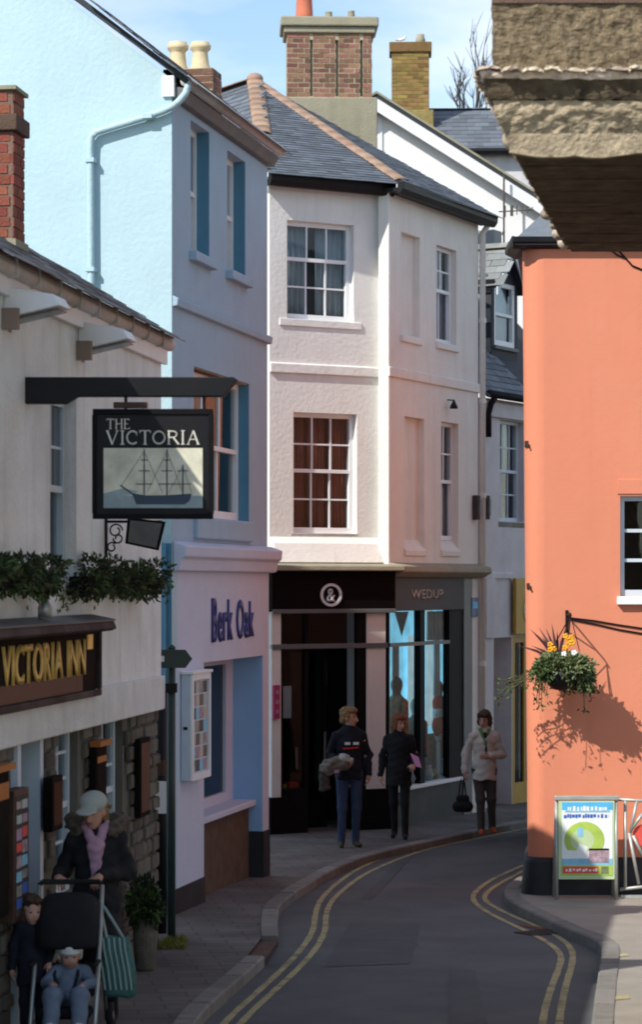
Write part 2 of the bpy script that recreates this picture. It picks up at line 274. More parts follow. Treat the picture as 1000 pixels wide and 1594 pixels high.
class MB:
    def __init__(s): s.v = []; s.f = []
    def add(s, vs, fs):
        k = len(s.v); s.v += [tuple(p) for p in vs]; s.f += [tuple(i+k for i in f) for f in fs]; return s
    def box(s, x0, x1, y0, y1, z0, z1):
        return s.add([(x0,y0,z0),(x1,y0,z0),(x1,y1,z0),(x0,y1,z0),(x0,y0,z1),(x1,y0,z1),(x1,y1,z1),(x0,y1,z1)],
                     [(0,3,2,1),(4,5,6,7),(0,1,5,4),(1,2,6,5),(2,3,7,6),(3,0,4,7)])
    def hexa(s, p): return s.add(p, [(0,3,2,1),(4,5,6,7),(0,1,5,4),(1,2,6,5),(2,3,7,6),(3,0,4,7)])
    def prism(s, poly, axis, a, b):                  # polygon (2D) pushed along an axis
        def P(q, t): return {'x': (t, q[0], q[1]), 'y': (q[0], t, q[1]), 'z': (q[0], q[1], t)}[axis]
        n = len(poly); return s.add([P(q, a) for q in poly]+[P(q, b) for q in poly], [tuple(range(n))[::-1], tuple(range(n, 2*n))]+[(i, (i+1) % n, n+(i+1) % n, n+i) for i in range(n)])
    def tube(s, pts, r, n=8, r1=None, cap=True):
        pts = [Vector(p) for p in pts]; k = len(pts); vs = []; fs = []; up = Vector((0, 0, 1))
        for i, p in enumerate(pts):
            d = (pts[min(i+1, k-1)]-pts[max(i-1, 0)]).normalized()
            a = d.cross(up if abs(d.z) < .95 else Vector((0, 1, 0))).normalized(); b = d.cross(a)
            rr = r if r1 is None else r+(r1-r)*i/(k-1)
            for j in range(n): t = 2*math.pi*j/n; vs.append(p+a*(rr*math.cos(t))+b*(rr*math.sin(t)))
        for i in range(k-1):
            for j in range(n): fs.append((i*n+j, i*n+(j+1) % n, (i+1)*n+(j+1) % n, (i+1)*n+j))
        if cap: fs += [tuple(range(n))[::-1], tuple(range((k-1)*n, k*n))]
        return s.add(vs, fs)
    def lathe(s, prof, c=(0,0,0), n=16, cap=True):
        vs = []; fs = []; k = len(prof)
        for r, z in prof:
            for j in range(n): t = 2*math.pi*j/n; vs.append((c[0]+r*math.cos(t), c[1]+r*math.sin(t), c[2]+z))
        for i in range(k-1):
            for j in range(n): fs.append((i*n+j, i*n+(j+1) % n, (i+1)*n+(j+1) % n, (i+1)*n+j))
        if cap: fs += [tuple(range(n))[::-1], tuple(range((k-1)*n, k*n))]
        return s.add(vs, fs)
    def ball(s, c, r, n=10, m=7):
        r = (r, r, r) if not hasattr(r, '__len__') else r; vs = [(c[0], c[1], c[2]-r[2])]; fs = []
        for i in range(1, m):
            a = math.pi*i/m
            for j in range(n): t = 2*math.pi*j/n; vs.append((c[0]+r[0]*math.sin(a)*math.cos(t), c[1]+r[1]*math.sin(a)*math.sin(t), c[2]-r[2]*math.cos(a)))
        vs.append((c[0], c[1], c[2]+r[2])); e = len(vs)-1
        for j in range(n): fs.append((0, 1+(j+1) % n, 1+j)); fs.append((e, e-n+j, e-n+(j+1) % n))
        for i in range(m-2):
            for j in range(n): fs.append((1+i*n+j, 1+i*n+(j+1) % n, 1+(i+1)*n+(j+1) % n, 1+(i+1)*n+j))
        return s.add(vs, fs)
    def wall(s, x0, x1, z0, z1, holes=(), t=.12, y=0.):   # a wall leaf with openings and reveals
        xs = sorted({x0, x1, *[h[0] for h in holes], *[h[1] for h in holes]}); zs = sorted({z0, z1, *[h[2] for h in holes], *[h[3] for h in holes]})
        xs = [q for q in xs if x0 <= q <= x1]; zs = [q for q in zs if z0 <= q <= z1]
        def solid(i, j):
            if not (0 <= i < len(xs)-1 and 0 <= j < len(zs)-1): return False
            cx, cz = (xs[i]+xs[i+1])/2, (zs[j]+zs[j+1])/2
            return not any(h[0] < cx < h[1] and h[2] < cz < h[3] for h in holes)
        for i in range(len(xs)-1):
            for j in range(len(zs)-1):
                if not solid(i, j): continue
                a, b, c, d = xs[i], xs[i+1], zs[j], zs[j+1]
                s.add([(a,y,c),(b,y,c),(b,y,d),(a,y,d)], [(0,1,2,3)]); s.add([(a,y+t,c),(b,y+t,c),(b,y+t,d),(a,y+t,d)], [(3,2,1,0)])
                if not solid(i-1, j): s.add([(a,y,c),(a,y,d),(a,y+t,d),(a,y+t,c)], [(0,1,2,3)])
                if not solid(i+1, j): s.add([(b,y,c),(b,y+t,c),(b,y+t,d),(b,y,d)], [(0,1,2,3)])
                if not solid(i, j-1): s.add([(a,y,c),(a,y+t,c),(b,y+t,c),(b,y,c)], [(0,1,2,3)])
                if not solid(i, j+1): s.add([(a,y,d),(b,y,d),(b,y+t,d),(a,y+t,d)], [(0,1,2,3)])
        return s
    def mesh(s, name, m, smooth=False):
        me = bpy.data.meshes.new(name); me.from_pydata(s.v, [], s.f); me.update()
        bm = bmesh.new(); bm.from_mesh(me); bmesh.ops.remove_doubles(bm, verts=bm.verts, dist=1e-5); bmesh.ops.recalc_face_normals(bm, faces=bm.faces); bm.to_mesh(me); bm.free()
        if m: me.materials.append(M[m])
        if smooth: me.polygons.foreach_set('use_smooth', [True]*len(me.polygons))
        return me
    def build(s, name, m, parent=None, fr=None, bevel=0., smooth=False, matrix=None):
        o = link(name, s.mesh(name, m, smooth), parent, fr, matrix)
        if bevel:
            b = o.modifiers.new('bevel', 'BEVEL'); b.width = bevel; b.segments = 2; b.limit_method = 'ANGLE'
        return o
def box(*a): return MB().box(*a)

def catmull(pts, n=8):
    out = []; P = [Vector(p) for p in pts]; P = [2*P[0]-P[1]]+P+[2*P[-1]-P[-2]]
    for i in range(1, len(P)-2):
        for k in range(n):
            t = k/n; a, b, c, d = P[i-1:i+3]
            out.append(.5*((2*b)+(c-a)*t+(2*a-5*b+4*c-d)*t*t+(3*b-a-3*c+d)*t**3))
    return out+[P[-2]]
def resample(pts, step):
    L = [0]
    for a, b in zip(pts, pts[1:]): L.append(L[-1]+(b-a).length)
    n = max(2, round(L[-1]/step)+1); out = []; j = 0
    for i in range(n):
        t = L[-1]*i/(n-1)
        while j < len(L)-2 and L[j+1] < t: j += 1
        q = (t-L[j])/max(1e-9, L[j+1]-L[j]); out.append(pts[j].lerp(pts[j+1], q))
    return out
def side(pts):                                       # unit left-hand normals of a ground path
    o = []
    for i in range(len(pts)):
        d = pts[min(i+1, len(pts)-1)]-pts[max(i-1, 0)]; o.append(Vector((-d.y, d.x, 0)).normalized())
    return o

# text
def glyph(ch, m, ext, serif=False):
    cu = bpy.data.curves.new('glyph', 'FONT'); cu.body = ch; cu.size = 1; cu.extrude = 0; cu.resolution_u = 3; cu.offset = .018
    o = bpy.data.objects.new('glyph', cu); COL.objects.link(o); bpy.context.view_layer.update()
    me = bpy.data.meshes.new_from_object(o.evaluated_get(bpy.context.evaluated_depsgraph_get())); bpy.data.objects.remove(o); bpy.data.curves.remove(cu)
    vs = [v.co.copy() for v in me.vertices]; x0 = min(v.x for v in vs); x1 = max(v.x for v in vs)
    bm = bmesh.new(); bm.from_mesh(me); ex = bmesh.ops.extrude_face_region(bm, geom=bm.faces[:])
    for e in ex['geom']:
        if isinstance(e, bmesh.types.BMVert): e.co.z += ext
    bmesh.ops.recalc_face_normals(bm, faces=bm.faces)
    for v in bm.verts: v.co = Vector((v.co.x-x0, -v.co.z, v.co.y))
    bm.to_mesh(me); bm.free(); me.materials.clear(); me.materials.append(M[m]); return me, x1-x0
def letters(txt, m, parent, x0, x1, y, z0, z1, fr=None, ext=.012, cap=.70, weight=None, zfun=None):
    gs = []; tot = 0
    for ch in txt:
        if ch == ' ': gs.append(None); tot += .34; continue
        me, wd = glyph(ch, m, ext); gs.append((me, wd)); tot += wd+.09
    k = (x1-x0)/(tot-.09); x = x0
    for g in gs:
        if g is None: x += .34*k; continue
        zz0, zz1 = (z0, z1) if zfun is None else zfun((x-x0)/(x1-x0))
        mt = Matrix.Translation((x, y, zz0)) @ Matrix.Diagonal((k, 1, (zz1-zz0)/cap, 1))
        link('letter', g[0], parent, matrix=(fr.M @ mt) if fr else mt); x += (g[1]+.09)*k
STROKES = {  # roman capitals as thick and thin strokes with serifs, unit height
 'T': (.8, [((.4,0),(.4,1),.12),((0,1),(.8,1),.06),((0,1),(0,.84),.05),((.8,1),(.8,.84),.05),((.26,0),(.54,0),.05)]),
 'H': (.8, [((.1,0),(.1,1),.12),((.7,0),(.7,1),.12),((.1,.52),(.7,.52),.06),((0,0),(.2,0),.05),((0,1),(.2,1),.05),((.6,0),(.8,0),.05),((.6,1),(.8,1),.05)]),
 'E': (.6, [((.1,0),(.1,1),.12),((.0,1),(.58,1),.06),((.1,.52),(.45,.52),.06),((0,0),(.6,0),.06),((.58,1),(.58,.86),.05),((.6,0),(.6,.15),.05)]),
 'V': (.92, [((.08,1),(.46,0),.13),((.46,0),(.84,1),.06),((0,1),(.22,1),.05),((.72,1),(.92,1),.05)]),
 'I': (.3, [((.15,0),(.15,1),.12),((0,0),(.3,0),.05),((0,1),(.3,1),.05)]),
 'A': (.95, [((.08,0),(.48,1),.06),((.48,1),(.86,0),.13),((.24,.36),(.70,.36),.06),((0,0),(.2,0),.05),((.74,0),(.95,0),.05)]),
 'R': (.85, [((.1,0),(.1,1),.12),((0,0),(.24,0),.05),((0,1),(.1,1),.05),((.44,.5),(.84,0),.12)]),
 'C': (.85, []), 'O': (.98, []) }
def arc(cx, cz, rx, rz, a0, a1, n=14): return [(cx+rx*math.cos(R(a0+(a1-a0)*i/n)), cz+rz*math.sin(R(a0+(a1-a0)*i/n))) for i in range(n+1)]
def roman(txt, m, parent, x0, x1, y, z0, z1, fr=None):
    tot = sum(STROKES[c][0]+.16 for c in txt)-.16; k = (x1-x0)/tot; h = z1-z0; x = x0
    for c in txt:
        b = MB(); wd, st = STROKES[c]
        st = [([p, q], w) for p, q, w in st]
        if c == 'C': st += [(arc(.47,.5,.43,.47,48,312), .11), ([(.76,.85),(.76,.66)], .05)]
        if c == 'O': st += [(arc(.49,.5,.44,.46,0,360,20), .11)]
        if c == 'R': st += [([(.1,.97),(.42,.97)]+arc(.42,.74,.27,.23,90,-90,8)+[(.1,.51)], .08)]
        for i, (pl, w) in enumerate(st):
            for (ax, az), (bx, bz) in zip(pl, pl[1:]):
                d = Vector((bx-ax, bz-az)); d = d.normalized(); q = Vector((-d.y, d.x))*w/2; e = d*w*.12; yy = y-.0004*i
                p = [(ax-e.x-q.x, az-e.y-q.y), (bx+e.x-q.x, bz+e.y-q.y), (bx+e.x+q.x, bz+e.y+q.y), (ax-e.x+q.x, az-e.y+q.y)]
                P = [(x+a*k, z0+c2*h) for a, c2 in p]; b.prism(P, 'y', yy-.006, y+.004)
        o = b.build('letter', m, parent, fr); x += (wd+.16)*k

# slates / tiles laid over a roof plane
def in_poly(p, poly):
    c = False; n = len(poly)
    for i in range(n):
        a, b = poly[i], poly[(i+1) % n]
        if (a[1] > p[1]) != (b[1] > p[1]) and p[0] < (b[0]-a[0])*(p[1]-a[1])/(b[1]-a[1])+a[0]: c = not c
    return c
def slates(parent, pts, m, wd, gauge, thick=.008, fr=None, name='slate', over=.05, keep=None, jit=.004, nx=None):
    """pts: the roof plane's corners, the first two its eaves."""
    P = [Vector(p) for p in pts]; e = (P[1]-P[0]).normalized(); nrm = None
    for q in P[2:]:
        nrm = e.cross(q-P[0])
        if nrm.length > .05: break
    nrm.normalize()
    if nrm.z < 0: nrm = -nrm
    s = nrm.cross(e).normalized()
    if s.z < 0: s = -s
    poly = [((p-P[0]).dot(e), (p-P[0]).dot(s)) for p in P]
    x0 = min(p[0] for p in poly); x1 = max(p[0] for p in poly); h = max(p[1] for p in poly)
    L = gauge*1.7
    me = MB().box(-wd/2+.003, wd/2-.003, 0, L, 0, thick).mesh(name, m); rows = int(h/gauge)+1; n = 0
    tilt = math.atan2(thick*1.15, gauge)
    for j in range(-1, rows):
        off = wd/2 if j % 2 else 0; i = 0; x = x0-wd+off
        while x < x1+wd:
            c = (x, j*gauge+gauge*.6)
            if in_poly((c[0], max(c[1], .01)), poly) and (keep is None or keep(P[0]+e*c[0]+s*c[1])):
                o = P[0]+e*(x+rnd.uniform(-jit, jit))+s*(j*gauge-(over if j < 0 else 0)+(gauge-over if j < 0 else 0)+rnd.uniform(-jit, jit))+nrm*(.012+rnd.uniform(0, .003))
                B = Matrix((e, s, nrm)).transposed().to_4x4(); mt = Matrix.Translation(o) @ B @ Matrix.Rotation(-tilt, 4, 'X') @ Matrix.Rotation(rnd.uniform(-.012, .012), 4, 'Z')
                if j >= 0 or over: link(name, me, parent, matrix=mt); n += 1
            x += wd
    return n
def half_round(parent, a, b, m, r=.11, step=.33, fr=None, name='ridge_tile', lift=0.):
    a, b = Vector(a), Vector(b); d = b-a; n = max(1, round(d.length/step)); l = d.length/n; d.normalize()
    up = Vector((0, 0, 1)); sd_ = d.cross(up).normalized(); nn = sd_.cross(d)
    mb = MB(); k = 8; vs = []
    for y_, rr in ((0, r), (l+.006, r*.985)):
        for ring in (rr, rr-.018):
            for i in range(k+1): t = math.pi*i/k; vs.append((ring*math.cos(t), y_, ring*.34*math.sin(t)))
    fs = []; q = k+1
    for i in range(k): fs += [(i, i+1, 2*q+i+1, 2*q+i), (q+i, 3*q+i, 3*q+i+1, q+i+1), (i, q+i, q+i+1, i+1), (2*q+i, 2*q+i+1, 3*q+i+1, 3*q+i)]
    fs += [(0, 2*q, 3*q, q), (k, q+k, 3*q+k, 2*q+k)]
    me = mb.add(vs, fs).mesh(name, m, True)
    for i in range(n):
        B = Matrix((sd_, d, nn)).transposed().to_4x4(); link(name, me, parent, matrix=Matrix.Translation(a+d*(l*i)+nn*(lift+rnd.uniform(0, .006))) @ B)

# brickwork round a shaft; bricks are pieces of their own
def brick_shaft(parent, x0, x1, y0, y1, z0, z1, m, mort, fr=None, skip=None, bl=.215, bh=.065, j=.012, name='brick', faces='fr', out=.006):
    core = MB().box(x0, x1, y0, y1, z0, z1).build('mortar_core', mort, parent, fr) if not isinstance(mort, bpy.types.Object) else mort
    full = MB().box(-bl/2, bl/2, -out, .03, 0, bh).mesh(name, m); half = MB().box(-bl/4+j/4, bl/4-j/4, -out, .03, 0, bh).mesh(name, m)
    n = int((z1-z0)/(bh+j)); p = bl+j
    sides = []
    if 'f' in faces: sides.append((Matrix.Translation((x0, y0, 0)), x1-x0))
    if 'r' in faces: sides.append((Matrix.Translation((x1, y0, 0)) @ Matrix.Rotation(R(90), 4, 'Z'), y1-y0))
    if 'l' in faces: sides.append((Matrix.Translation((x0, y1, 0)) @ Matrix.Rotation(R(-90), 4, 'Z'), y1-y0))
    for mt, ln in sides:
        for r_ in range(n):
            z = z0+j/2+r_*(z1-z0)/n; xs = []; x = 0.
            if r_ % 2: xs.append((bl/4, half)); x = p/2
            while x+bl*.6 < ln: xs.append((x+bl/2, full)) if x+bl < ln+.01 else xs.append((x+(ln-x)/2, half)); x += p
            if 0 < ln-x > bl*.25 and x < ln-.05: xs.append((ln-bl/4, half))
            for cx, me in xs:
                if skip and skip(cx, z): continue
                q = mt @ Matrix.Translation((cx+rnd.uniform(-.003, .003), rnd.uniform(-.004, .003), z+rnd.uniform(-.002, .002)))
                link(name, me, core, matrix=q)
    return core

# sash window: a part of a building with its bars, panes, sill and curtain as pieces
def window(parent, fr, x0, x1, z0, z1, y, cols, rows, paint='white_paint', fw=.05, bw=.022, glass='glass', room='room_dark', curtain=None, sill=None, meet=.5, depth=.9, sash=True):
    f = MB(); f.box(x0, x0+fw, y, y+.07, z0, z1).box(x1-fw, x1, y, y+.07, z0, z1).box(x0+fw, x1-fw, y, y+.07, z0, z0+fw*1.3).box(x0+fw, x1-fw, y, y+.07, z1-fw, z1)
    wo = f.build('window', paint, parent, fr)
    zm = z0+(z1-z0)*meet
    parts = [(z0+fw*1.3, zm, rows[0], y+.045), (zm, z1-fw, rows[1], y+.02)] if len(rows) == 2 else [(z0+fw*1.3, z1-fw, rows[0], y+.03)]
    if len(rows) == 2: box(x0+fw, x1-fw, y+.004, y+.066, zm-.024, zm+.024).build('meeting_rail', paint, wo)
    for za, zb, rn, yy in parts:
        xa, xb = x0+fw, x1-fw; cw = (xb-xa)/cols; rh = (zb-za)/rn
        for i in range(1, cols): box(xa+cw*i-bw/2, xa+cw*i+bw/2, yy-.012, yy+.02, za, zb).build('glazing_bar', paint, wo)
        for i in range(1, rn): box(xa, xb, yy-.009, yy+.017, za+rh*i-bw/2, za+rh*i+bw/2).build('glazing_bar', paint, wo)
        pm = box(bw/4, cw-bw/4, 0, .003, bw/4, rh-bw/4).mesh('pane', glass)
        for i in range(cols):
            for j in range(rn): link('pane', pm, wo, matrix=Matrix.Translation((xa+cw*i, yy+.004, za+rh*j)) @ Matrix.Rotation(R(rnd.uniform(-.5, .5)), 4, 'Z') @ Matrix.Rotation(R(rnd.uniform(-.4, .4)), 4, 'X'))
    ra, rb = x0-.1, x1+.1                             # the room behind
    rm = MB(); za, zb, ya, yb = z0-.1, z1+.1, y+.072, y+depth
    rm.add([(ra,ya,za),(rb,ya,za),(rb,yb,za),(ra,yb,za),(ra,ya,zb),(rb,ya,zb),(rb,yb,zb),(ra,yb,zb)], [(0,1,2,3),(4,7,6,5),(3,2,6,7),(0,3,7,4),(1,5,6,2)])
    rm.build('room', room, wo)
    if curtain:
        cmat, spans = curtain
        for a, b, c, d in spans:
            n = 26; vs = []; fs = []
            for i in range(n+1):
                xx = x0+(x1-x0)*(a+(b-a)*i/n); dy = .022*math.sin(i*1.35)+.01*math.sin(i*.6)
                vs += [(xx, y+.14+dy, z0+(z1-z0)*c), (xx+.008*math.sin(i*.9), y+.14+dy*.6, z0+(z1-z0)*d)]
            for i in range(n): fs.append((2*i, 2*i+2, 2*i+3, 2*i+1))
            o = MB().add(vs, fs).build('curtain', cmat, wo, smooth=True); so = o.modifiers.new('thick', 'SOLIDIFY'); so.thickness = .004
    if sill:
        sm, proj, ext, th = sill
        box(x0-ext, x1+ext, y-proj, y+.05, z0-th, z0-.001).build('sill', sm, wo, bevel=.008)
    return wo

# foliage
def leaves(n, size, fn, seed=1, droop=.3, narrow=.5):
    r = random.Random(seed); b = MB()
    for _ in range(n):
        c, nr = fn(r); d = Vector((r.gauss(0, 1), r.gauss(0, 1), r.gauss(0, 1))).normalized()*.8+nr; d.z -= droop*r.random(); d.normalize()
        t = d.cross(Vector((r.gauss(0, 1), r.gauss(0, 1), r.gauss(0, 1)))).normalized(); k = size*r.uniform(.6, 1.35); q = d.cross(t)*k*.15; w_ = t*k*narrow*.5
        b.add([c, c+d*k*.45+w_+q, c+d*k, c+d*k*.45-w_+q], [(0, 1, 2), (0, 2, 3)])
    return b
def blob(c, rad, shell=.45):
    c = Vector(c)
    def fn(r):
        v = Vector((r.gauss(0, 1), r.gauss(0, 1), r.gauss(0, 1))).normalized(); k = 1-shell*r.random()**1.5
        return c+Vector((v.x*rad[0], v.y*rad[1], v.z*rad[2]))*k, v
    return fn
def blobs(bl):
    ws = [b[1][0]*b[1][2] for b in bl]; fs = [blob(*b) for b in bl]
    return lambda r: r.choices(fs, ws)[0](r)

# organic bodies: smooth union of tapered capsules and ellipsoids meshed as one continuous surface
def _wob(p, amp, fq):
    return amp*.55*np.sin(p[...,2]*fq*2.3+2.*np.sin(p[...,0]*fq*.9+p[...,1]*fq*.7))+amp*(np.sin(p[...,0]*fq+1.3*np.sin(p[...,2]*fq*.6))*np.sin(p[...,1]*fq*.9+.7)+.6*np.sin(p[...,2]*fq*1.2+2.1*np.sin(p[...,0]*fq*.7)+p[...,1]*fq*.5))
def sdf_obj(name, groups, mats, res, parent, wob=None, matrix=None, cut=None):
    """groups: [(blend, [prim])]; prim: ('c', a, b, ra, rb, mat) or ('e', centre, radii, mat[, rotation])."""
    lo = np.array([9e9]*3); hi = -lo
    for k, pr in groups:
        for p in pr:
            if p[0] == 'c':
                for q, r in ((p[1], p[3]), (p[2], p[4])): q = np.array(q); lo = np.minimum(lo, q-r); hi = np.maximum(hi, q+r)
            else: q = np.array(p[1]); r = max(p[2]) if len(p) > 4 else np.array(p[2]); lo = np.minimum(lo, q-r); hi = np.maximum(hi, q+r)
    lo = lo-res*3-.015; hi = hi+res*3+.015; n = np.ceil((hi-lo)/res).astype(int)+1
    g = np.stack(np.meshgrid(*[lo[i]+np.arange(n[i])*res for i in range(3)], indexing='ij'), -1).astype(np.float32)
    def dist(p, P):
        if p[0] == 'c':
            a, b = np.array(p[1], np.float32), np.array(p[2], np.float32); ab = b-a; P = P if len(p) < 7 else np.stack([P[..., 0], a[1]+(P[..., 1]-a[1])/p[6], P[..., 2]], -1); t = np.clip(((P-a)@ab)/max(1e-9, float(ab@ab)), 0, 1)
            return np.linalg.norm(P-a-t[..., None]*ab, axis=-1)-(p[3]+(p[4]-p[3])*t)
        q = P-np.array(p[1], np.float32)
        if len(p) > 4: q = q@np.array(p[4], np.float32)
        r = np.array(p[2], np.float32); k0 = np.linalg.norm(q/r, axis=-1); k1 = np.linalg.norm(q/(r*r), axis=-1)+1e-9
        return k0*(k0-1)/k1
    D = None
    for k, pr in groups:
        d = None
        for p in pr:
            x = dist(p, g)
            if d is None: d = x
            else: h = np.clip(.5+.5*(d-x)/k, 0, 1); d = x*h+d*(1-h)-k*h*(1-h); d = d.astype(np.float32)
        D = d if D is None else np.minimum(D, d)
    if wob: D = D+_wob(g, *wob)
    if cut is not None: D = np.maximum(D, cut+.012*np.sin(g[..., 0]*31+1)+.008*np.sin(g[..., 1]*43)-g[..., 2])
    ins = D < 0; nx, ny, nz = D.shape
    acc = np.zeros((nx-1, ny-1, nz-1, 3)); cnt = np.zeros((nx-1, ny-1, nz-1))
    cs = [(i, j, k) for i in (0, 1) for j in (0, 1) for k in (0, 1)]
    sl = lambda c: tuple(slice(c[i], D.shape[i]-1+c[i]) for i in range(3))
    for c in cs:
        for ax in range(3):
            if c[ax]: continue
            c2 = list(c); c2[ax] = 1; a = D[sl(c)]; b = D[sl(c2)]; m_ = (a < 0) != (b < 0)
            t = np.where(m_, a/np.where(a-b == 0, 1, a-b), 0)
            for i in range(3): acc[..., i] += m_*(c[i]+(t if i == ax else 0))
            cnt += m_
    has = cnt > 0; idx = -np.ones(has.shape, int); idx[has] = np.arange(has.sum())
    cells = np.argwhere(has); V = lo+(cells+acc[has]/cnt[has][:, None])*res
    quads = []
    for ax in range(3):
        s0 = [slice(None)]*3; s1 = [slice(None)]*3; s0[ax] = slice(0, -1); s1[ax] = slice(1, None)
        A = ins[tuple(s0)]; B = ins[tuple(s1)]; e = np.argwhere(A != B); o1, o2 = [(1, 2), (2, 0), (0, 1)][ax]
        e = e[(e[:, o1] > 0) & (e[:, o2] > 0)]
        fl = A[tuple(e.T)]
        d1 = np.eye(3, dtype=int)[o1]; d2 = np.eye(3, dtype=int)[o2]
        q = np.stack([idx[tuple((e-d1-d2).T)], idx[tuple((e-d2).T)], idx[tuple(e.T)], idx[tuple((e-d1).T)]], 1)
        q[~fl] = q[~fl][:, ::-1]; quads.append(q)
    Q = np.concatenate(quads); Q = Q[(Q >= 0).all(1)]
    P = [p for _, pr in groups for p in pr]; VF = V.astype(np.float32)
    dd = np.stack([dist(p, VF) for p in P], 1); which = np.array([p[5] if p[0] == 'c' else p[3] for p in P])[dd.argmin(1)]
    me = bpy.data.meshes.new(name); me.from_pydata(V.tolist(), [], Q.tolist()); me.update()
    for m_ in mats: me.materials.append(M[m_])
    me.polygons.foreach_set('material_index', which[Q[:, 0]].astype(np.int32)); me.polygons.foreach_set('use_smooth', [True]*len(Q)); me.update()
    return link(name, me, parent, matrix=matrix)

# ------------------------------------------------------------------ the ground
def structure(o): o['kind'] = 'structure'; return o
def sheet(name, pts, m, off=0.):
    me = bpy.data.meshes.new(name); me.from_pydata([tuple(p) for p in pts], [], [tuple(range(len(pts)))]); me.update(); me.materials.append(M[m])
    bm = bmesh.new(); bm.from_mesh(me); bmesh.ops.triangulate(bm, faces=bm.faces)
    for f in bm.faces:
        if f.normal.z < 0: f.normal_flip()
    bm.to_mesh(me); bm.free(); return link(name, me)
g_ = MB()
for ya, yb in ((-60, 120), (120, 900)):
    za, zb = gz(ya, -.25), gz(min(yb, 120), -.25)
    if ya == 120: za = zb = gz(120, -.25)
    g_.add([(-500, ya, za), (500, ya, za), (500, yb, zb), (-500, yb, zb)], [(0, 1, 2, 3)])
structure(g_.build('ground', 'soil'))
rd = MB(); ys = [2, 10, 20, 30, 45, 60]
for a, b in zip(ys, ys[1:]): rd.add([(-4, a, gz(a, -.085)), (14, a, gz(a, -.085)), (14, b, gz(b, -.085)), (-4, b, gz(b, -.085))], [(0, 1, 2, 3)])
road = structure(rd.build('road', 'asphalt'))

LK = [(40,2200),(215,1760),(303,1594),(345,1548),(385,1513),(412,1489)]
LK2 = [(434,1458),(432,1432),(436,1411),(452,1395),(480,1376),(520,1353),(560,1337),(600,1325),(650,1314),(700,1303),(760,1290),(820,1278),(880,1267),(960,1255)]
RK = [(870,2300),(900,1800),(921,1594),(931,1520),(937,1478),(926,1463),(885,1446),(835,1424),(797,1404),(786,1391),(790,1378),(806,1366),(830,1354),(880,1336),(960,1318)]
k1 = catmull([gpt(*p) for p in LK]); k2 = catmull([gpt(*p) for p in LK2]); kr = catmull([gpt(*p) for p in RK])
KW = .15
def inset(path, w): return [p+n*w for p, n in zip(path, side(path))]
# left pavement: from the kerb's back edge to behind the houses
lp = inset(k1, KW)+inset(k2, KW)
poly = lp+[Vector((14, lp[-1].y+1.5, 0)), Vector((14, 58, 0)), Vector((-6, 58, 0)), Vector((-6, lp[0].y, 0))]
poly = [Vector((p.x, p.y, gz(p.y))) for p in poly]
structure(sheet('pavement_left', poly, 'paving'))
rp = inset(kr, -KW)
poly = rp+[Vector((9, rp[-1].y, 0)), Vector((9, rp[0].y, 0))]
structure(sheet('pavement_right', [Vector((p.x, p.y, gz(p.y))) for p in poly], 'concrete'))
def kerb(path, sgn, name, stone=.75):
    root = None; pts = resample(path, .15); ns = side(pts); k = max(1, round(stone/.15)); i = 0
    root = bpy.data.objects.new(name, None); COL.objects.link(root); structure(root)
    while i < len(pts)-1:
        j = min(i+k, len(pts)-1); b = MB(); m_ = j-i+1; vs = []; fs = []
        gap = (pts[i+1]-pts[i]).normalized()*.006; lift = rnd.uniform(.006, .014)
        for q in range(i, j+1):
            p = pts[q]+(gap if q == i else -gap if q == j else gap*0); n_ = ns[q]*sgn*KW
            for r_, (o, z) in enumerate(((0, -.16), (0, lift-.014), (.1, lift), (1, lift), (1, -.16))):
                vs.append((p.x+n_.x*o, p.y+n_.y*o, gz(p.y)+z))
        for q in range(m_-1):
            for r_ in range(5): fs.append((q*5+r_, q*5+(r_+1) % 5, (q+1)*5+(r_+1) % 5, (q+1)*5+r_))
        fs += [tuple(range(5)), tuple(range((m_-1)*5, m_*5))[::-1]]
        b.add(vs, fs).build('kerb_stone', 'kerb', root); i = j
kerb(k1, 1, 'kerb_left'); kerb(k2, 1, 'kerb_bend'); kerb(kr, -1, 'kerb_right')
# dropped channel where the kerb is missing
dr = [gpt(412,1490), gpt(434,1458), gpt(434,1458)+Vector((-.17,0,0)), gpt(412,1490)+Vector((-.17,0,0))]
structure(sheet('drain_channel', [Vector((p.x, p.y, gz(p.y, -.03))) for p in dr], 'brown_stone'))
def stripe(name, px, wd=.056, off=-.081, m='yellow_line', step=.3):
    p = resample(catmull([gpt(*q, -.085) for q in px]), step); n_ = side(p); vs = []; fs = []
    for i, (a, b) in enumerate(zip(p, n_)):
        ww = wd*(1+.10*math.sin(i*2.3)); vs += [(*(a-b*ww/2).xy, gz(a.y, off)), (*(a+b*ww/2).xy, gz(a.y, off))]
    for i in range(len(p)-1): fs.append((2*i, 2*i+1, 2*i+3, 2*i+2))
    return structure(MB().add(vs, fs).build(name, m))
stripe('yellow_line_left_outer', [(230,1730),(348,1594),(400,1545),(440,1508),(470,1476),(487,1448),(491,1425),(499,1402),(520,1379),(552,1356),(590,1338),(630,1324),(680,1311),(735,1300),(800,1288),(860,1277)])
stripe('yellow_line_left_inner', [(262,1730),(374,1594),(424,1545),(462,1510),(492,1476),(506,1448),(508,1425),(516,1404),(538,1382),(568,1361),(606,1343),(646,1328),(694,1315),(748,1304),(812,1291),(870,1280)])
stripe('yellow_line_right_outer', [(835,1730),(845,1594),(858,1540),(872,1502),(872,1484),(852,1466),(815,1447),(775,1428),(748,1412),(737,1399),(742,1387),(760,1373),(785,1360),(815,1347),(850,1335)])
stripe('yellow_line_right_inner', [(860,1730),(871,1594),(880,1540),(891,1500),(890,1478),(872,1460),(835,1441),(795,1424),(766,1409),(755,1399),(759,1389),(775,1377),(797,1365),(823,1352),(858,1339)])
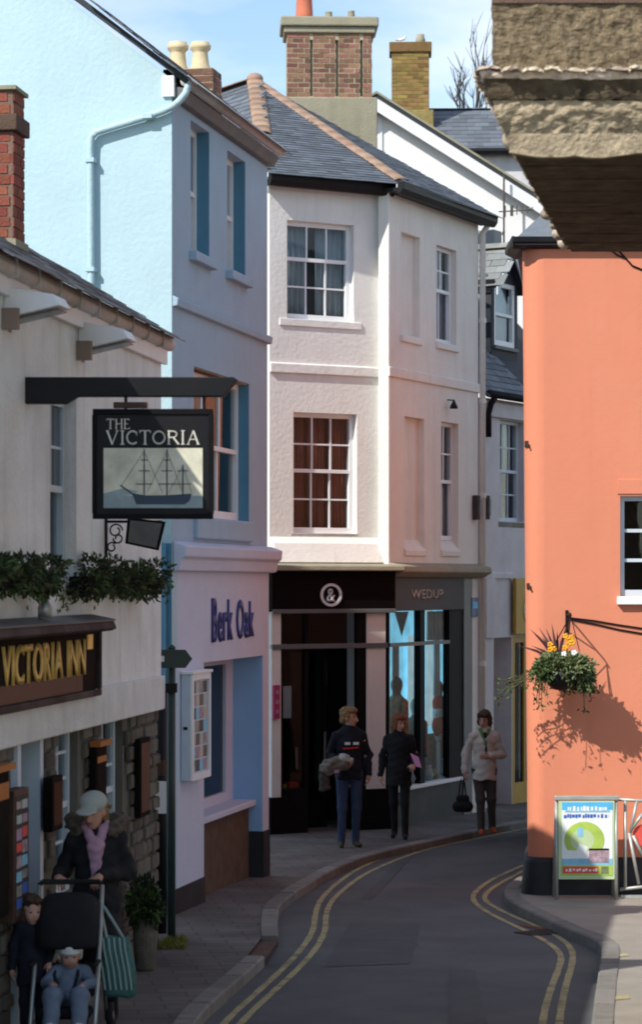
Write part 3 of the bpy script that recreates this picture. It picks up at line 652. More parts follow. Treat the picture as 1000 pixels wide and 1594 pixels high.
stripe('red_patch', [(812,1440),(830,1445),(850,1447)], .10, -.0775, 'red_mark')
for nm, q in (('yellow_dash_upper', [(943,1489),(978,1486)]), ('yellow_dash_lower', [(938,1556),(980,1552)])):
    a, b = gpt(*q[0]), gpt(*q[1]); structure(sheet(nm, [Vector((p.x, p.y, gz(p.y, .005))) for p in (a+Vector((0,-.08,0)), b+Vector((0,-.08,0)), b+Vector((0,.08,0)), a+Vector((0,.08,0)))], 'yellow_line'))
pt = [gpt(q[0], q[1], -.085) for q in ((505,1505),(640,1500),(655,1440),(545,1437))]
for k_, q_ in enumerate((((560,1400),(580,1400),(650,1325),(636,1325)), ((700,1594),(760,1594),(740,1510),(700,1508)))):
    structure(sheet(['trench_patch_far', 'trench_patch_near'][k_], [Vector((p.x, p.y, gz(p.y, -.0812))) for p in (gpt(*q, -.085) for q in q_)], 'asphalt_patch'))
structure(sheet('road_patch', [Vector((p.x, p.y, gz(p.y, -.081))) for p in pt], 'asphalt_patch'))
# ------------------------------------------------------------------ the white inn
I = Fr((-2.1, 16.8), (.133, .991), gz(16.8)); inn = I.house('inn', 'white rendered two-storey inn with rubble stone ground floor and gold lettered fascia', 'inn')
xe = I.x(251); ze = 5.06; x_near = -6.0
zb = I.z(250, 1082); 
hw = (I.x(78), I.x(119), I.z(90, 905), I.z(90, 612))
MB().wall(x_near, xe, zb, ze+.1, [hw], .14).build('wall', 'inn_white', inn, I)
window(inn, I, hw[0], hw[1], hw[2], hw[3], .085, 2, (1, 2), 'cool_paint', fw=.07, curtain=('curtain_white', [(0, 1, 0, .5)]), sill=('white_paint', .1, .02, .06), depth=.7)
# far end wall and back, so that the house stands as a body
MB().prism([(.14, -.3), (5.2, -.3), (5.2, ze+.1), (2.7, ze+1.75), (.14, ze+.12)], 'x', xe-.14, xe).build('gable_wall', 'inn_white', inn, I)
MB().prism([(.14, -.3), (5.2, -.3), (5.2, ze+.1), (2.7, ze+1.75), (.14, ze+.12)], 'x', x_near, x_near+.14).build('gable_wall', 'inn_white', inn, I)
box(x_near, xe, 5.2, 5.34, -.3, ze+.1).build('back_wall', 'inn_white', inn, I)
# ground floor openings
gd = (I.x(30), I.x(74), -.3, zb-.02); g1 = (I.x(97), I.x(131), .75, zb-.03); g2 = (I.x(164), I.x(200), .72, zb-.03)
gw = MB().wall(x_near, xe-.002, -.3, zb-.001, [gd, g1, g2], .22, .05).build('stone_wall', 'stone_mortar', inn, I)
sm = []
for k in range(7):
    q = MB(); a = [(-.5+rnd.uniform(0,.12), 0+rnd.uniform(0,.12)), (.5-rnd.uniform(0,.12), rnd.uniform(0,.15)), (.5-rnd.uniform(0,.1), 1-rnd.uniform(0,.16)), (rnd.uniform(-.1,.2), 1), (-.5+rnd.uniform(0,.1), 1-rnd.uniform(0,.16))]
    vs = [(x*.94, .15, .03+z*.94) for x, z in a]+[(x*.99, .6, z) for x, z in a]+[(x*.8, 0, .1+z*.8) for x, z in a]; n5 = 5
    fs = [(0+i, (i+1) % 5, 5+(i+1) % 5, 5+i) for i in range(5)]+[(10+i, 10+(i+1) % 5, (i+1) % 5, i) for i in range(5)]+[(14, 13, 12, 11, 10)]
    sm.append(q.add(vs, fs).mesh('stone', 'stone'))
z = -.12
while z < zb-.03:
    h = rnd.uniform(.09, .15); h = min(h, zb-.004-z); x = I.x(-60)
    while x < xe-.04:
        wd = min(rnd.uniform(.14, .36), xe-.005-x); cx = x+wd/2
        if not any(a-.02 < cx+wd*.42 and cx-wd*.42 < b+.02 and z+h > c+.03 and z < d for a, b, c, d in (gd, g1, g2)):
            link('stone', sm[rnd.randrange(7)], gw, matrix=Matrix.Translation((cx, .012+rnd.uniform(-.01, .012), z)) @ Matrix.Diagonal((wd*.98, .06, h*.97, 1)))
        x += wd
    z += h
for g in (g1, g2):
    window(inn, I, g[0], g[1], g[2], g[3], .11, 2, (2, 3), 'cool_paint', fw=.065, sill=('cool_paint', .09, .0, .06), depth=.7, curtain=('curtain_cream', [(.1, .35, .2, 1)]))
# doorway
do = MB().box(gd[0]-.04, gd[0]+.05, .0, .16, -.25, gd[3]).box(gd[1]-.09, gd[1]+.0, .03, .2, -.25, gd[3]).build('door_frame', 'cool_paint', inn, I)
dd_ = box(gd[0]+.05, gd[1]-.09, .2, .24, -.25, gd[3]-.03).build('door', 'dark_wood', inn, I)
box(gd[0]+.15, gd[1]-.2, .185, .199, .9, 1.75).build('pane', 'glass_dark', dd_)
box(gd[0]+.15, gd[1]-.2, .185, .199, .05, .75).build('panel', 'brown_wood', dd_)
# render band, ledge
box(x_near, xe+.004, -.035, -.002, zb-.12, zb+.17).build('band', 'band_white', inn, I, bevel=.012)
# gutter, eaves board and hood lights
gy = -.05
gt = MB().tube([(x_near, gy, ze+.04), (xe+.1, gy, ze+.04)], .062, 10).build('gutter', 'gutter_grey', inn, I, smooth=True)
x = I.x(-40)
while x < xe: box(x, x+.035, gy-.068, gy+.066, ze-.03, ze+.108).build('gutter_joint', 'gutter_grey', gt, bevel=.006); x += .62
box(x_near, xe+.03, -.05, -.012, ze-.14, ze+.02).build('eaves_board', 'white_paint', inn, I); box(x_near, xe+.05, -.10, -.001, ze+.021, ze+.098).build('tilting_fillet', 'gutter_brown', inn, I)
# roof: slates on the street slope
e0, e1, r0, r1 = (x_near, -.12, ze+.09), (xe+.06, -.12, ze+.09), (xe+.06, 2.7, ze+1.84), (x_near, 2.7, ze+1.84)
rf = MB().hexa([e0, e1, (xe+.06, 5.3, ze+.05), (x_near, 5.3, ze+.05), (x_near, -.12, ze+.11), (xe+.06, -.12, ze+.11), (xe+.06, 5.3, ze+.07), (x_near, 5.3, ze+.07)])
rf = MB().add([e0, e1, r0, r1], [(0, 1, 2, 3)]).add([r1, r0, (xe+.06, 5.45, ze+.0), (x_near, 5.45, ze+.0)], [(0, 1, 2, 3)]).build('roof', 'slate_dark', inn, I)
slates(rf, [(I.x(-30), -.12, ze+.09), e1, (xe+.06, .9, ze+.09+1.02*.6206), (I.x(-30), .9, ze+.09+1.02*.6206)], 'slate', .28, .17)
half_round(rf, r1, r0, 'terracotta', name='ridge_tile')
# chimney of the inn
cx1 = I.hit(37, 300, y=.55); cx0 = I.x(20, .55)
cs = brick_shaft(inn, cx0, cx1.x, .55-.0, 1.15, I.z(20, 420, .55), I.z(20, 205, .55), 'brick_red', 'mortar_dark', I, faces='fl', name='brick')
# (side facing the camera is the one towards -x)
cap = box(cx0-.04, cx1.x+.04, .51, 1.19, I.z(20, 204, .55), I.z(20, 178, .55)).build('chimney_band', 'brown_stone', inn, I, bevel=.01)
brick_shaft(inn, cx0, cx1.x, .55, 1.15, I.z(20, 177.5, .55), I.z(20, 140, .55), 'brick_red', 'mortar_dark', I, faces='fl')
box(cx0-.03, cx1.x+.03, .52, 1.18, I.z(20, 140, .55), I.z(20, 134, .55)).build('chimney_cap', 'cement', inn, I)
box(cx0-.03, cx1.x+.03, .52, 1.18, I.z(20, 428, .55), I.z(20, 372, .55)).build('chimney_base', 'cement', inn, I)

# floodlights under the eaves
for k, (px, py) in enumerate(((70, 470), (178, 522))):
    h = I.hit(px, py, y=-.24); t = thing('floodlight', ['grey wedge-shaped floodlight under the inn eaves beside the brick chimney', 'grey wedge-shaped floodlight under the inn eaves at the far end of the gutter'][k], 'floodlight', 'floodlights under the inn eaves')
    t.matrix_world = I.W @ Matrix.Translation(h)
    q = .16
    MB().prism([(.238, .09), (-.10, .03), (-.14, -.04), (.238, -.12)], 'x', -q, q).build('hood', 'white_paint', t, bevel=.008)
    MB().box(-.05, .05, .2385, .2395, -.2, .1).build('bracket', 'gutter_brown', t)
    box(-q-.06, -q-.002, .13, .238, -.2, -.06).build('joint_box', 'gutter_brown', t)
    MB().prism([(.2, -.128), (-.12, -.058), (-.12, -.064), (.2, -.134)], 'x', -q+.04, q-.04).build('lens', 'glass_dark', t)

# fascia board with its hood
fx1 = I.x(151, -.05); fz0, fz1 = I.z(150, 1072, -.05), I.z(150, 976, -.05)
fa = thing('fascia_sign', 'long dark fascia board with gold capitals VICTORIA INN on the inn', 'sign'); fa.matrix_world = I.W
box(I.x(-120), fx1, -.05, -.037, fz0, fz1).build('board', 'dark_wood', fa)
MB().box(I.x(-120), fx1+.02, -.085, -.051, fz0-.05, fz0).box(fx1-.0, fx1+.05, -.08, -.036, fz0, fz1).build('frame', 'maroon_moulding', fa, bevel=.008)
MB().box(I.x(-120), I.x(130, -.06), -.054, -.0505, fz0+.005, fz0+.13).build('lower_panel', 'brown_wood', fa)
hx = I.x(176, -.2)
MB().prism([(-.035, fz1+.08), (-.21, fz1+.045), (-.23, fz1-.005), (-.20, fz1-.022), (-.10, fz1-.035), (-.035, fz1-.04)], 'x', I.x(-120), hx).build('hood_moulding', 'maroon_moulding', fa, bevel=.006)
MB().prism([(-.034, fz1+.10), (-.22, fz1+.062), (-.215, fz1+.047), (-.034, fz1+.082)], 'x', I.x(-120), hx+.01).build('lead_flashing', 'lead', fa)
letters('VICTORIA INN', 'gold', fa, I.x(4, -.06), I.x(133, -.06), -.052, fz0+.13, fz1-.08, ext=.012)
MB().box(I.x(137,-.06), I.x(145,-.06), -.06, -.0505, fz1-.16, fz1-.05).build('gold_mark', 'gold', fa)

# hanging sign
zs = I.hit(42, 605).x
hs = thing('hanging_sign', 'black hanging pub sign THE VICTORIA with a sailing ship picture on a beam', 'sign')
bw_ = I.W @ Vector((zs, 0, 0)); Ys = bw_.y
hs.matrix_world = Matrix.Translation((bw_.x, Ys, 0))
def hp(px, py): p = at(px, py, Ys); return p.x-bw_.x, p.z
xb0, zb0 = hp(42, 629); xb1, zt = hp(371, 588); zl = hp(0, 618)[1]
MB().prism([(-.03, zb0), (.27, zb0), (.35, zl), (xb1-.1, zl), (xb1, zt-.02), (xb1-.03, zt), (-.03, zt)], 'y', -.055, .055).build('beam', 'black_paint', hs, bevel=.006)
sx0, sz0 = hp(145, 807); sx1, sz1 = hp(332, 638)
bd = MB().box(sx0, sx1, -.03, .03, sz0, sz1).build('board', 'black_paint', hs, bevel=.005)
fr_ = MB()
for a in ((sx0, sx1, -.042, .042, sz1-.035, sz1+.004), (sx0, sx1, -.042, .042, sz0-.004, sz0+.03)): fr_.box(*a)
for a in ((sx0-.004, sx0+.03, -.0415, .0415, sz0+.0305, sz1-.0355), (sx1-.03, sx1+.004, -.0415, .0415, sz0+.0305, sz1-.0355)): fr_.box(*a)
fr_.build('frame', 'shop_black', hs, bevel=.004)
for px in (196, 318):
    x_, z_ = hp(px, 620); MB().tube([(x_, 0, zl+.01), (x_, 0, sz1-.01)], .011, 6).build('hanger', 'black_paint', hs)
x_, z_ = hp(200, 626); MB().box(x_-.1, x_+.13, -.04, .04, sz1+.012, sz1+.05).build('lamp_block', 'brown_wood', hs)
px0, pz0 = hp(162, 791); px1, pz1 = hp(316, 698)
pic = box(px0, px1, -.036, -.0305, pz0, pz1).build('picture', 'pic_sky', hs)
W_, H_ = px1-px0, pz1-pz0
def pp(u, v): return px0+W_*u, pz0+H_*v
MB().prism([pp(0, 0), pp(1, 0), pp(1, .2), pp(.7, .22), pp(.3, .2), pp(0, .25)], 'y', -.0375, -.0365).build('sea', 'pic_sea', pic)
MB().prism([pp(0, .24), pp(.2, .33), pp(.35, .28), pp(.3, .22), pp(0, .22)], 'y', -.0372, -.0366).build('far_shore', 'pic_sea', pic)
MB().prism([pp(.33, .06), pp(.82, .06), pp(.87, .12), pp(.89, .24), pp(.62, .21), pp(.42, .21), pp(.28, .25), pp(.30, .19)], 'y', -.0405, -.038).build('hull', 'pic_hull', pic)
for u, v in ((.41, .98), (.64, .98), (.80, .72)):
    a = pp(u, .2); b = pp(u, v); box(a[0]-.0045, a[0]+.0045, -.0405, -.038, a[1], b[1]).build('mast', 'pic_line', pic)
    for v2 in (.4, .62, .8):
        if v2 < v: c = pp(u, v2); box(c[0]-.05*(1.1-v2)*1.6, c[0]+.05*(1.1-v2)*1.6, -.0415, -.041, c[1]-.003, c[1]+.003).build('yard', 'pic_line', pic)
def lineq(a, b, w, nm, m='pic_line'):
    a, b = Vector(a), Vector(b); d = (b-a).normalized(); q = Vector((-d.y, d.x))*w
    MB().prism([tuple(a-q), tuple(b-q), tuple(b+q), tuple(a+q)], 'y', -.0425, -.042).build(nm, m, pic)
lineq(pp(.30, .23), pp(.17, .38), .005, 'bowsprit')
for a, b in (((.41, .95), (.18, .37)), ((.41, .95), (.60, .24)), ((.64, .95), (.44, .26)), ((.64, .95), (.80, .26)), ((.80, .7), (.66, .26)), ((.80, .7), (.89, .25))): lineq(pp(*a), pp(*b), .0012, 'rigging')
roman('THE', 'silver_letter', hs, hp(167, 0)[0], hp(202, 0)[0], -.031, hp(0, 668)[1], hp(0, 653)[1])
roman('VICTORIA', 'silver_letter', hs, hp(166, 0)[0], hp(311, 0)[0], -.031, hp(0, 692)[1], hp(0, 671)[1])

# the smaller swinging sign further along
p0 = I.hit(163, 840); tY = (I.W @ p0).y; ws = thing('swing_sign', 'small grey panel sign hanging tilted from a black scroll bracket behind the pub sign', 'sign')
ws.matrix_world = Matrix.Translation((I.W @ p0).xyz-Vector((0, 0, (I.W @ p0).z)))
def wp(px, py): p = at(px, py, tY); return p.x-(I.W @ p0).x, p.z
b = MB(); q = wp(163, 812); e = wp(252, 812)
b.tube([(0, 0, q[1]), (e[0], 0, e[1])], .012, 6); b.tube([(.012, 0, q[1]+.02), (.012, 0, wp(163, 868)[1])], .012, 6)
for c, rr, a0, a1 in ((wp(180, 826), .055, 0, 420), (wp(184, 838), .04, 180, 560), (wp(174, 852), .04, 40, 430)):
    b.tube([(c[0]+rr*(1-.5*i/18)*math.cos(R(a0+(a1-a0)*i/18)), 0, c[1]+rr*(1-.5*i/18)*math.sin(R(a0+(a1-a0)*i/18))) for i in range(19)], .007, 5)
b.build('bracket', 'black_paint', ws)
P4 = [wp(195, 846), wp(247, 857), wp(258, 812), wp(199, 806)]
MB().prism(P4, 'y', -.02, .02).build('frame', 'dark_wood', ws)
c = (sum(p[0] for p in P4)/4, sum(p[1] for p in P4)/4)
MB().prism([(c[0]+(p[0]-c[0])*.84, c[1]+(p[1]-c[1])*.84) for p in P4], 'y', -.026, -.0205).build('panel', 'lead', ws)
MB().tube([(c[0], 0, c[1]+.09), (c[0], 0, q[1])], .006, 5).build('hanger', 'black_paint', ws)

# planters
def planter(px0, px1, py0, py1, seed, label):
    y0 = -.05; a, b2 = I.x(px0, -.15), I.x(px1, -.15); zc0, zc1 = I.z((px0+px1)/2, py1, -.15), I.z((px0+px1)/2, py0, -.15)
    t = thing('window_box', label, 'planter', 'window boxes along the inn front'); t.matrix_world = I.W @ Matrix.Translation((0, 0, 0))
    box(a+.04, b2-.04, -.19, -.04, zc0+.03, zc0+.13).build('trough', 'dark_wood', t, bevel=.01)
    for xx in (a+.15, b2-.15): MB().box(xx, xx+.03, -.18, -.002, zc0-.01, zc0+.028).build('bracket', 'black_paint', t)
    bl = []; n = max(3, int((b2-a)/.22)); r = random.Random(seed)
    for i in range(n): bl.append(((a+(b2-a)*(i+.5)/n, -.13+r.uniform(-.03, .03), zc0+.11+.05*math.sin(i*1.9+seed)+r.uniform(-.02, .03)), (.18, .12, (zc1-zc0)*.33*r.uniform(.75, 1.2))))
    leaves(2600, .042, blobs(bl), seed).build('foliage', 'leaf_dark', t)
    leaves(420, .07, blobs([(c, (q[0]*1.1, q[1]*1.15, q[2]*1.15)) for c, q in bl]), seed+5, narrow=.35).build('young_leaves', 'leaf_mid', t)
    leaves(160, .06, blobs([(c, (q[0]*1.05, q[1]*1.05, q[2]*1.05)) for c, q in bl]), seed+6).build('dead_leaves', 'stem', t)
    tr = MB(); lf = []
    for i in range(6):
        xx = r.uniform(a, b2+.06); y_ = r.uniform(-.3, -.2); L_ = r.uniform(.06, .17)
        pts = [(xx+.02*k*r.uniform(-1, 1), y_-.006*k, zc0+.08-L_*k/3) for k in range(4)]; tr.tube(pts, .004, 4); lf += pts
    tr.build('trailing_stem', 'stem', t)
    def fn(r_): p = Vector(r_.choice(lf)); return p+Vector((r_.gauss(0, .02), r_.gauss(0, .02), r_.gauss(0, .03))), Vector((0, -.3, -.5))
    leaves(110, .04, fn, seed+9).build('trailing_leaves', 'leaf_mid', t)
planter(-60, 84, 872, 924, 3, 'window box of dark trailing plants beside the pub sash window, under the beam')
planter(128, 252, 870, 924, 4, 'window box of dark trailing plants under the small swing sign at the inn end')
# pots and lamp on the hood
h = I.hit(70, 945, y=-.12); t = thing('sign_lamp', 'small grey lamp standing on the fascia hood beneath the plants', 'lamp'); t.matrix_world = I.W @ Matrix.Translation(h)
MB().lathe([(.05, -.075), (.05, .0), (.035, .03), (.02, .08)], n=12).build('body', 'metal_grey', t, smooth=True); MB().tube([(0, 0, .07), (0, .115, .11)], .009, 6).build('arm', 'black_paint', t)

# boards and lanterns on the inn's ground floor
def wall_box(name, label, cat, px0, px1, py0, py1, m, proj=.08, inner=None, group=None, cap=None, extra=None):
    x0, x1 = I.x(px0, -proj), I.x(px1, -proj); z0, z1 = I.z((px0+px1)/2, py1, -proj), I.z((px0+px1)/2, py0, -proj)
    if x1 < x0+.06: x1 = x0+.06
    t = thing(name, label, cat, group); t.matrix_world = I.W
    box(x0, x1, -proj, .0, z0, z1).build('case', m, t, bevel=.006)
    if inner: box(x0+.03, x1-.03, -proj-.004, -proj-.0005, z0+.04, z1-.04).build('panel', inner, t)
    if cap: box(x0-.03, x1+.03, -proj-.04, .0, z1, z1+.04).build('cap', cap, t)
    if extra: extra(t, x0, x1, z0, z1, proj)
    return t
def posters(t, x0, x1, z0, z1, pr):
    ms = ['poster_mix', 'poster_blue', 'photo_tiles', 'poster_red', 'photo_tiles', 'paper', 'pink_cloth', 'poster_sea', 'ochre', 'curtain_grey']; n = 8; r_ = random.Random(2)
    for i in range(n):
        for c in range(2):
            a = z0+.06+(z1-z0-.12)*i/n; xm = x0+.04+(x1-x0-.09)*c/2
            box(xm+r_.uniform(0, .012), xm+(x1-x0-.09)/2-.012, -pr-.007, -pr-.0045, a+r_.uniform(.008, .03), a+(z1-z0-.12)/n-r_.uniform(.0, .015)).build('poster', ms[(i*3+c*7+1) % 10], t)
wall_box('notice_board', 'tall brown framed board of colourful posters beside the inn doorway', 'notice board', 22, 45, 1228, 1432, 'brown_wood', .10, 'brown_cloth', extra=posters)
def amber(t, x0, x1, z0, z1, pr): box(x0+.02, x1-.02, -pr-.006, -pr-.0045, z0+(z1-z0)*.80, z1-.08).build('amber_panel', 'lantern_orange', t)
wall_box('menu_case', 'narrow dark menu case with amber top hung between the inn windows', 'menu case', 150, 166, 1160, 1290, 'dark_wood', .045, 'dark_wood', cap='lantern_orange', extra=amber)
wall_box('menu_case', 'narrow dark brown menu case on the stones at the end of the inn', 'menu case', 219, 234, 1148, 1270, 'dark_wood', .045, 'brown_wood')
wall_box('wall_lantern', 'dark wall lantern with a pale glass front below the first sash window', 'lantern', 82, 98, 1208, 1292, 'dark_wood', .07, 'glass_dark')
wall_box('menu_case', 'dark menu case with amber lettering on the near side of the inn doorway', 'menu case', -12, 14, 1200, 1430, 'dark_wood', .09, 'dark_wood', cap='lantern_orange', extra=amber)

# shrub against the inn and weeds
p = Vector((at(226, 0, 20.6).x, 20.6, gz(20.6))); t = thing('shrub', 'leafy green and yellow shrub in a barrel planter against the inn stone wall', 'shrub', None, p); t.scale = (.58, .58, .80)
MB().lathe([(.11, 0), (.14, .02), (.17, .3), (.165, .52), (.145, .52), (.14, .4)], (0, 0, 0), 16).build('pot', 'stone', t, smooth=True)
leaves(700, .10, blobs([((-.02, 0, .72), (.18, .17, .20)), ((.06, -.05, .60), (.15, .14, .14)), ((-.06, -.05, .58), (.14, .13, .13))]), 21).build('foliage', 'leaf_dark', t)
leaves(240, .11, blobs([((.0, -.05, .66), (.2, .17, .17))]), 22).build('yellow_leaves', 'leaf_mid', t)
MB().tube([(0, 0, .38), (-.02, 0, .72)], .015, 5).build('stem', 'stem', t)
def weed(r): q = gpt(r.uniform(196, 290), r.uniform(1462, 1478)); q.x = max(q.x, I.W.translation.x+(q.y-16.8)*.134+.02); return q+Vector((0, 0, 0)), Vector((0, 0, 1.6))
o = leaves(900, .05, weed, 31, droop=0, narrow=.25).build('weeds', 'leaf_yellow'); o['kind'] = 'stuff'; tag(o, 'low mossy weeds along the foot of the inn wall', 'weeds')

# finger post and black downpipe
p = gpt(267, 1464); t = thing('finger_post', 'slim green street finger post pointing right outside the blue shop', 'signpost', None, p)
zt = CZ-(1010-HZ)/F*p.y-p.z
MB().tube([(0, 0, 0), (0, 0, zt)], .036, 12).build('post', 'green_sign', t, smooth=True); MB().lathe([(.036, 0), (.04, .01), (.02, .035), (0.004, .04)], (0, 0, zt), 12).build('finial', 'green_sign', t, smooth=True)
sc_ = p.y/F; a0, a1, z1 = (244-267)*sc_, (300-267)*sc_, zt
MB().prism([(a0, zt-.165), (a1-.06, zt-.165), (a1, zt-.085), (a1-.06, zt-.005), (a0, zt-.005)], 'y', -.056, -.038).build('finger', 'green_sign', t, bevel=.003)
MB().box(a0+.02, a0+.07, -.059, -.0565, zt-.11, zt-.06).build('symbol', 'paper', t)
MB().box(-.05, .05, -.045, .045, zt-.38, zt-.3).build('clamp', 'black_paint', t)
p = gpt(251, 1452); dp = thing('downpipe', 'black downpipe with a pale notice strapped to it between inn and blue shop', 'pipe', None, p)
zt = CZ-(1075-HZ)/F*p.y-p.z
MB().tube([(0, 0, 0), (0, 0, zt)], .05, 12).build('pipe', 'black_paint', dp, smooth=True)
k = p.y/F
MB().box(-.056, .05, -.066, -.051, zt-(1265-1075)*k, zt-(1215-1075)*k).build('notice', 'paper', dp); MB().lathe([(.056, 0), (.056, .14)], (0, 0, zt-(1207-1075)*k), 12).build('band', 'brown_wood', dp)

# ------------------------------------------------------------------ the blue shop
B = Fr((-1.42, 24.5), (.206, .979), gz(24.5)); blue = B.house('blue_shop', 'tall blue rendered corner shop with lilac ground floor and pale blue sunlit gable', 'shop')
xr = 4.09; zeB = B.z(290, 140); zst = B.z(270, 470); zc0, zc1 = B.z(275, 890), B.z(275, 845)
w1 = (B.x(297), B.x(326), B.z(310, 397), B.z(310, 196)); w2 = (B.x(354), B.x(382), B.z(366, 426), B.z(366, 242)); w3 = (B.x(302), B.x(388), B.z(345, 826), B.z(345, 584))
MB().wall(.0, xr-.08, zc0+.1, zeB, [w1, w2, w3], .2).build('wall', 'blue_front', blue, B)
for wv in (w1, w2):
    MB().box(wv[0]+.002, wv[0]+.02, .02, .2, wv[2], wv[3]).build('reveal', 'white_paint', blue, B)
    MB().box(wv[1]-.006, wv[1]-.0005, .003, .2, wv[2], wv[3]).build('reveal', 'teal', blue, B)
    window(blue, B, wv[0], wv[1], wv[2], wv[3], .13, 1, (1, 1), 'white_paint', fw=.06, room='room_grey', curtain=('curtain_white', [(0, 1, 0, 1)]))
    box(wv[0]-.06, wv[1]+.06, -.08, .128, wv[2]-.10, wv[2]-.003).build('sill', 'blue_front', blue, B, bevel=.012)
MB().box(w3[1]-.006, w3[1]-.0005, .003, .2, w3[2], w3[3]).build('reveal', 'teal', blue, B)
window(blue, B, w3[0], w3[1], w3[2]+.12, w3[3], .12, 3, (1, 1), 'white_paint', fw=.07, bw=.05, room='room_grey', curtain=('curtain_grey', [(.0, .35, 0, 1)]), sill=('white_paint', .09, .0, .07))
box(w3[0]-.02, w3[1]+.03, -.05, .119, w3[2]-.1, w3[2]+.118).build('sill_block', 'blue_front', blue, B, bevel=.02)
bl_ = box(w3[0], w3[1]-.01, .02, .19, w3[3]-.012, w3[3]-.002).build('lintel', 'mortar', blue, B)
for i in range(9): box(w3[0]+.01+i*.13, w3[0]+.12+i*.13, .03, .185, w3[3]-.02, w3[3]-.0125).build('brick', 'brick', bl_)
MB().prism([(-.0, zst-.05), (-.05, zst-.04), (-.06, zst+.03), (-.0, zst+.06)], 'x', .0, xr-.06).build('string_course', 'blue_front', blue, B, bevel=.008)
co = MB().prism([(-.0, zc0), (-.07, zc0+.01), (-.09, zc0+.12), (-.13, zc0+.15), (-.14, zc1-.03), (-.0, zc1+.02)], 'x', .02, xr+.08).build('shop_cornice', 'lilac', blue, B, bevel=.012)
# shop front
dh = (B.x(318), B.x(410), -.5, B.z(360, 1026)); pl = .42
MB().wall(.006, xr, -.35, zc0+.1, [dh], .2, .002).build('shop_wall', 'lilac', blue, B)
# recess: right-hand cheek in blue, soffit, inner shop window
box(dh[1]-.003, dh[1]+.06, .012, .62, -.35, dh[3]).build('recess_cheek', 'mid_blue', blue, B)
box(dh[0]-.05, dh[1]+.05, .203, .62, dh[3]+.002, dh[3]+.05).build('recess_ceiling', 'teal', blue, B)
zsil = B.z(330, 1262, .25)
box(dh[0]-.05, dh[1]-.004, .16, .5, -.35, zsil-.05).build('stall_riser', 'brown_stone', blue, B, bevel=.01)
box(dh[0]-.0, dh[1]-.004, .08, .52, zsil-.049, zsil+.02).build('sill', 'lilac', blue, B, bevel=.012)
window(blue, B, dh[0]+.0, dh[1]-.25, zsil+.02, dh[3]-.005, .34, 2, (1,), 'lilac', fw=.08, room='teal', glass='glass_dark')
box(dh[1]-.25, dh[1]-.004, .34, .44, -.35, dh[3]-.002).build('jamb', 'lilac', blue, B)
plz = B.z(300, 1372)
box(-.012, dh[0]+.012, -.012, .19, -.35, plz).build('plinth', 'black_plinth', blue, B, bevel=.006)
box(dh[1]-.018, xr+.012, -.012, .64, -.35, B.z(385, 1304)).build('plinth', 'black_plinth', blue, B, bevel=.006)
# sunlit gable towards the camera and the far one
rdg = 2.9; zr = zeB+rdg*.77
gab = [(.0, -.35), (5.8, -.35), (5.8, zeB), (rdg, zr), (.0, zeB)]
MB().prism([(max(a, .0015), b) for a, b in gab], 'x', -.006, .19).build('gable_wall', 'blue_side', blue, B)
MB().prism([(.201, -.35), (5.8, -.35), (5.8, zeB), (rdg, zr), (.201, zeB)], 'x', xr-.28, xr-.081).build('gable_wall', 'blue_side', blue, B)
box(.2, xr-.2, 5.6, 5.8, -.35, zeB).build('back_wall', 'blue_side', blue, B)
rb = MB().add([(-.06, -.18, zeB-.02), (xr-.05, -.18, zeB-.02), (xr-.05, rdg, zr+.12), (-.06, rdg, zr+.12)], [(0, 1, 2, 3)]).add([(-.06, rdg, zr+.12), (xr-.05, rdg, zr+.12), (xr-.05, 6, zeB-.02), (-.06, 6, zeB-.02)], [(0, 1, 2, 3)]).build('roof', 'slate_dark', blue, B)
so = rb.modifiers.new('t', 'SOLIDIFY'); so.thickness = .05; so.offset = -1
slates(rb, [(-.07, -.18, zeB-.02), (xr-.05, -.18, zeB-.02), (xr-.05, .9, zeB-.02+1.08*.8117), (-.07, .9, zeB-.02+1.08*.8117)], 'slate', .26, .17)
MB().prism([(-.12, zeB-.03), (-.12, zeB+.03), (rdg, zr+.1), (rdg, zr+.03)], 'x', -.045, -.001).build('verge', 'black_paint', blue, B)
gb = MB().tube([(-.05, -.15, zeB-.03), (xr-.03, -.15, zeB-.03)], .058, 10).build('gutter', 'gutter_grey', blue, B, smooth=True)
MB().prism([(-.0, zeB-.2), (-.07, zeB-.19), (-.13, zeB-.09), (-.0, zeB-.06)], 'x', .0, xr-.03).build('eaves_moulding', 'lead', blue, B, bevel=.008)
box(-.04, .03, -.03, .09, zeB-.17, zeB+.03).build('gutter_end', 'white_paint', blue, B, bevel=.006)
def gp(px, py): h_ = B.hit(px, py, x=-.07); return (h_.x, h_.y, h_.z)
pp_ = [(-.03, -.17, zeB-.06), (-.05, -.12, zeB-.18), gp(255, 173), gp(160, 203), gp(146, 210), gp(141, 226), gp(141, 300), gp(142, 480)]
pipe = MB().tube(catmull(pp_, 5), .034, 10).build('downpipe', 'blue_side', blue, B, smooth=True)
for q in ((231, 182), (141, 250), (141, 420)):
    c = gp(*q); MB().box(c[0]-.045, -.001, c[1]-.045, c[1]+.045, c[2]-.02, c[2]+.02).build('pipe_clip', 'blue_side', pipe)
xg = gp(253, 1000); MB().tube([(-.06, .09, -.3), (-.06, .09, B.z(262, 845))], .045, 10).build('downpipe', 'teal', blue, B, smooth=True)
box(-.012, -.0065, .004, .45, -.3, B.z(262, 845)).build('side_shade', 'teal', blue, B)  # dark teal sheet paints the shade on the pale blue gable's lower side
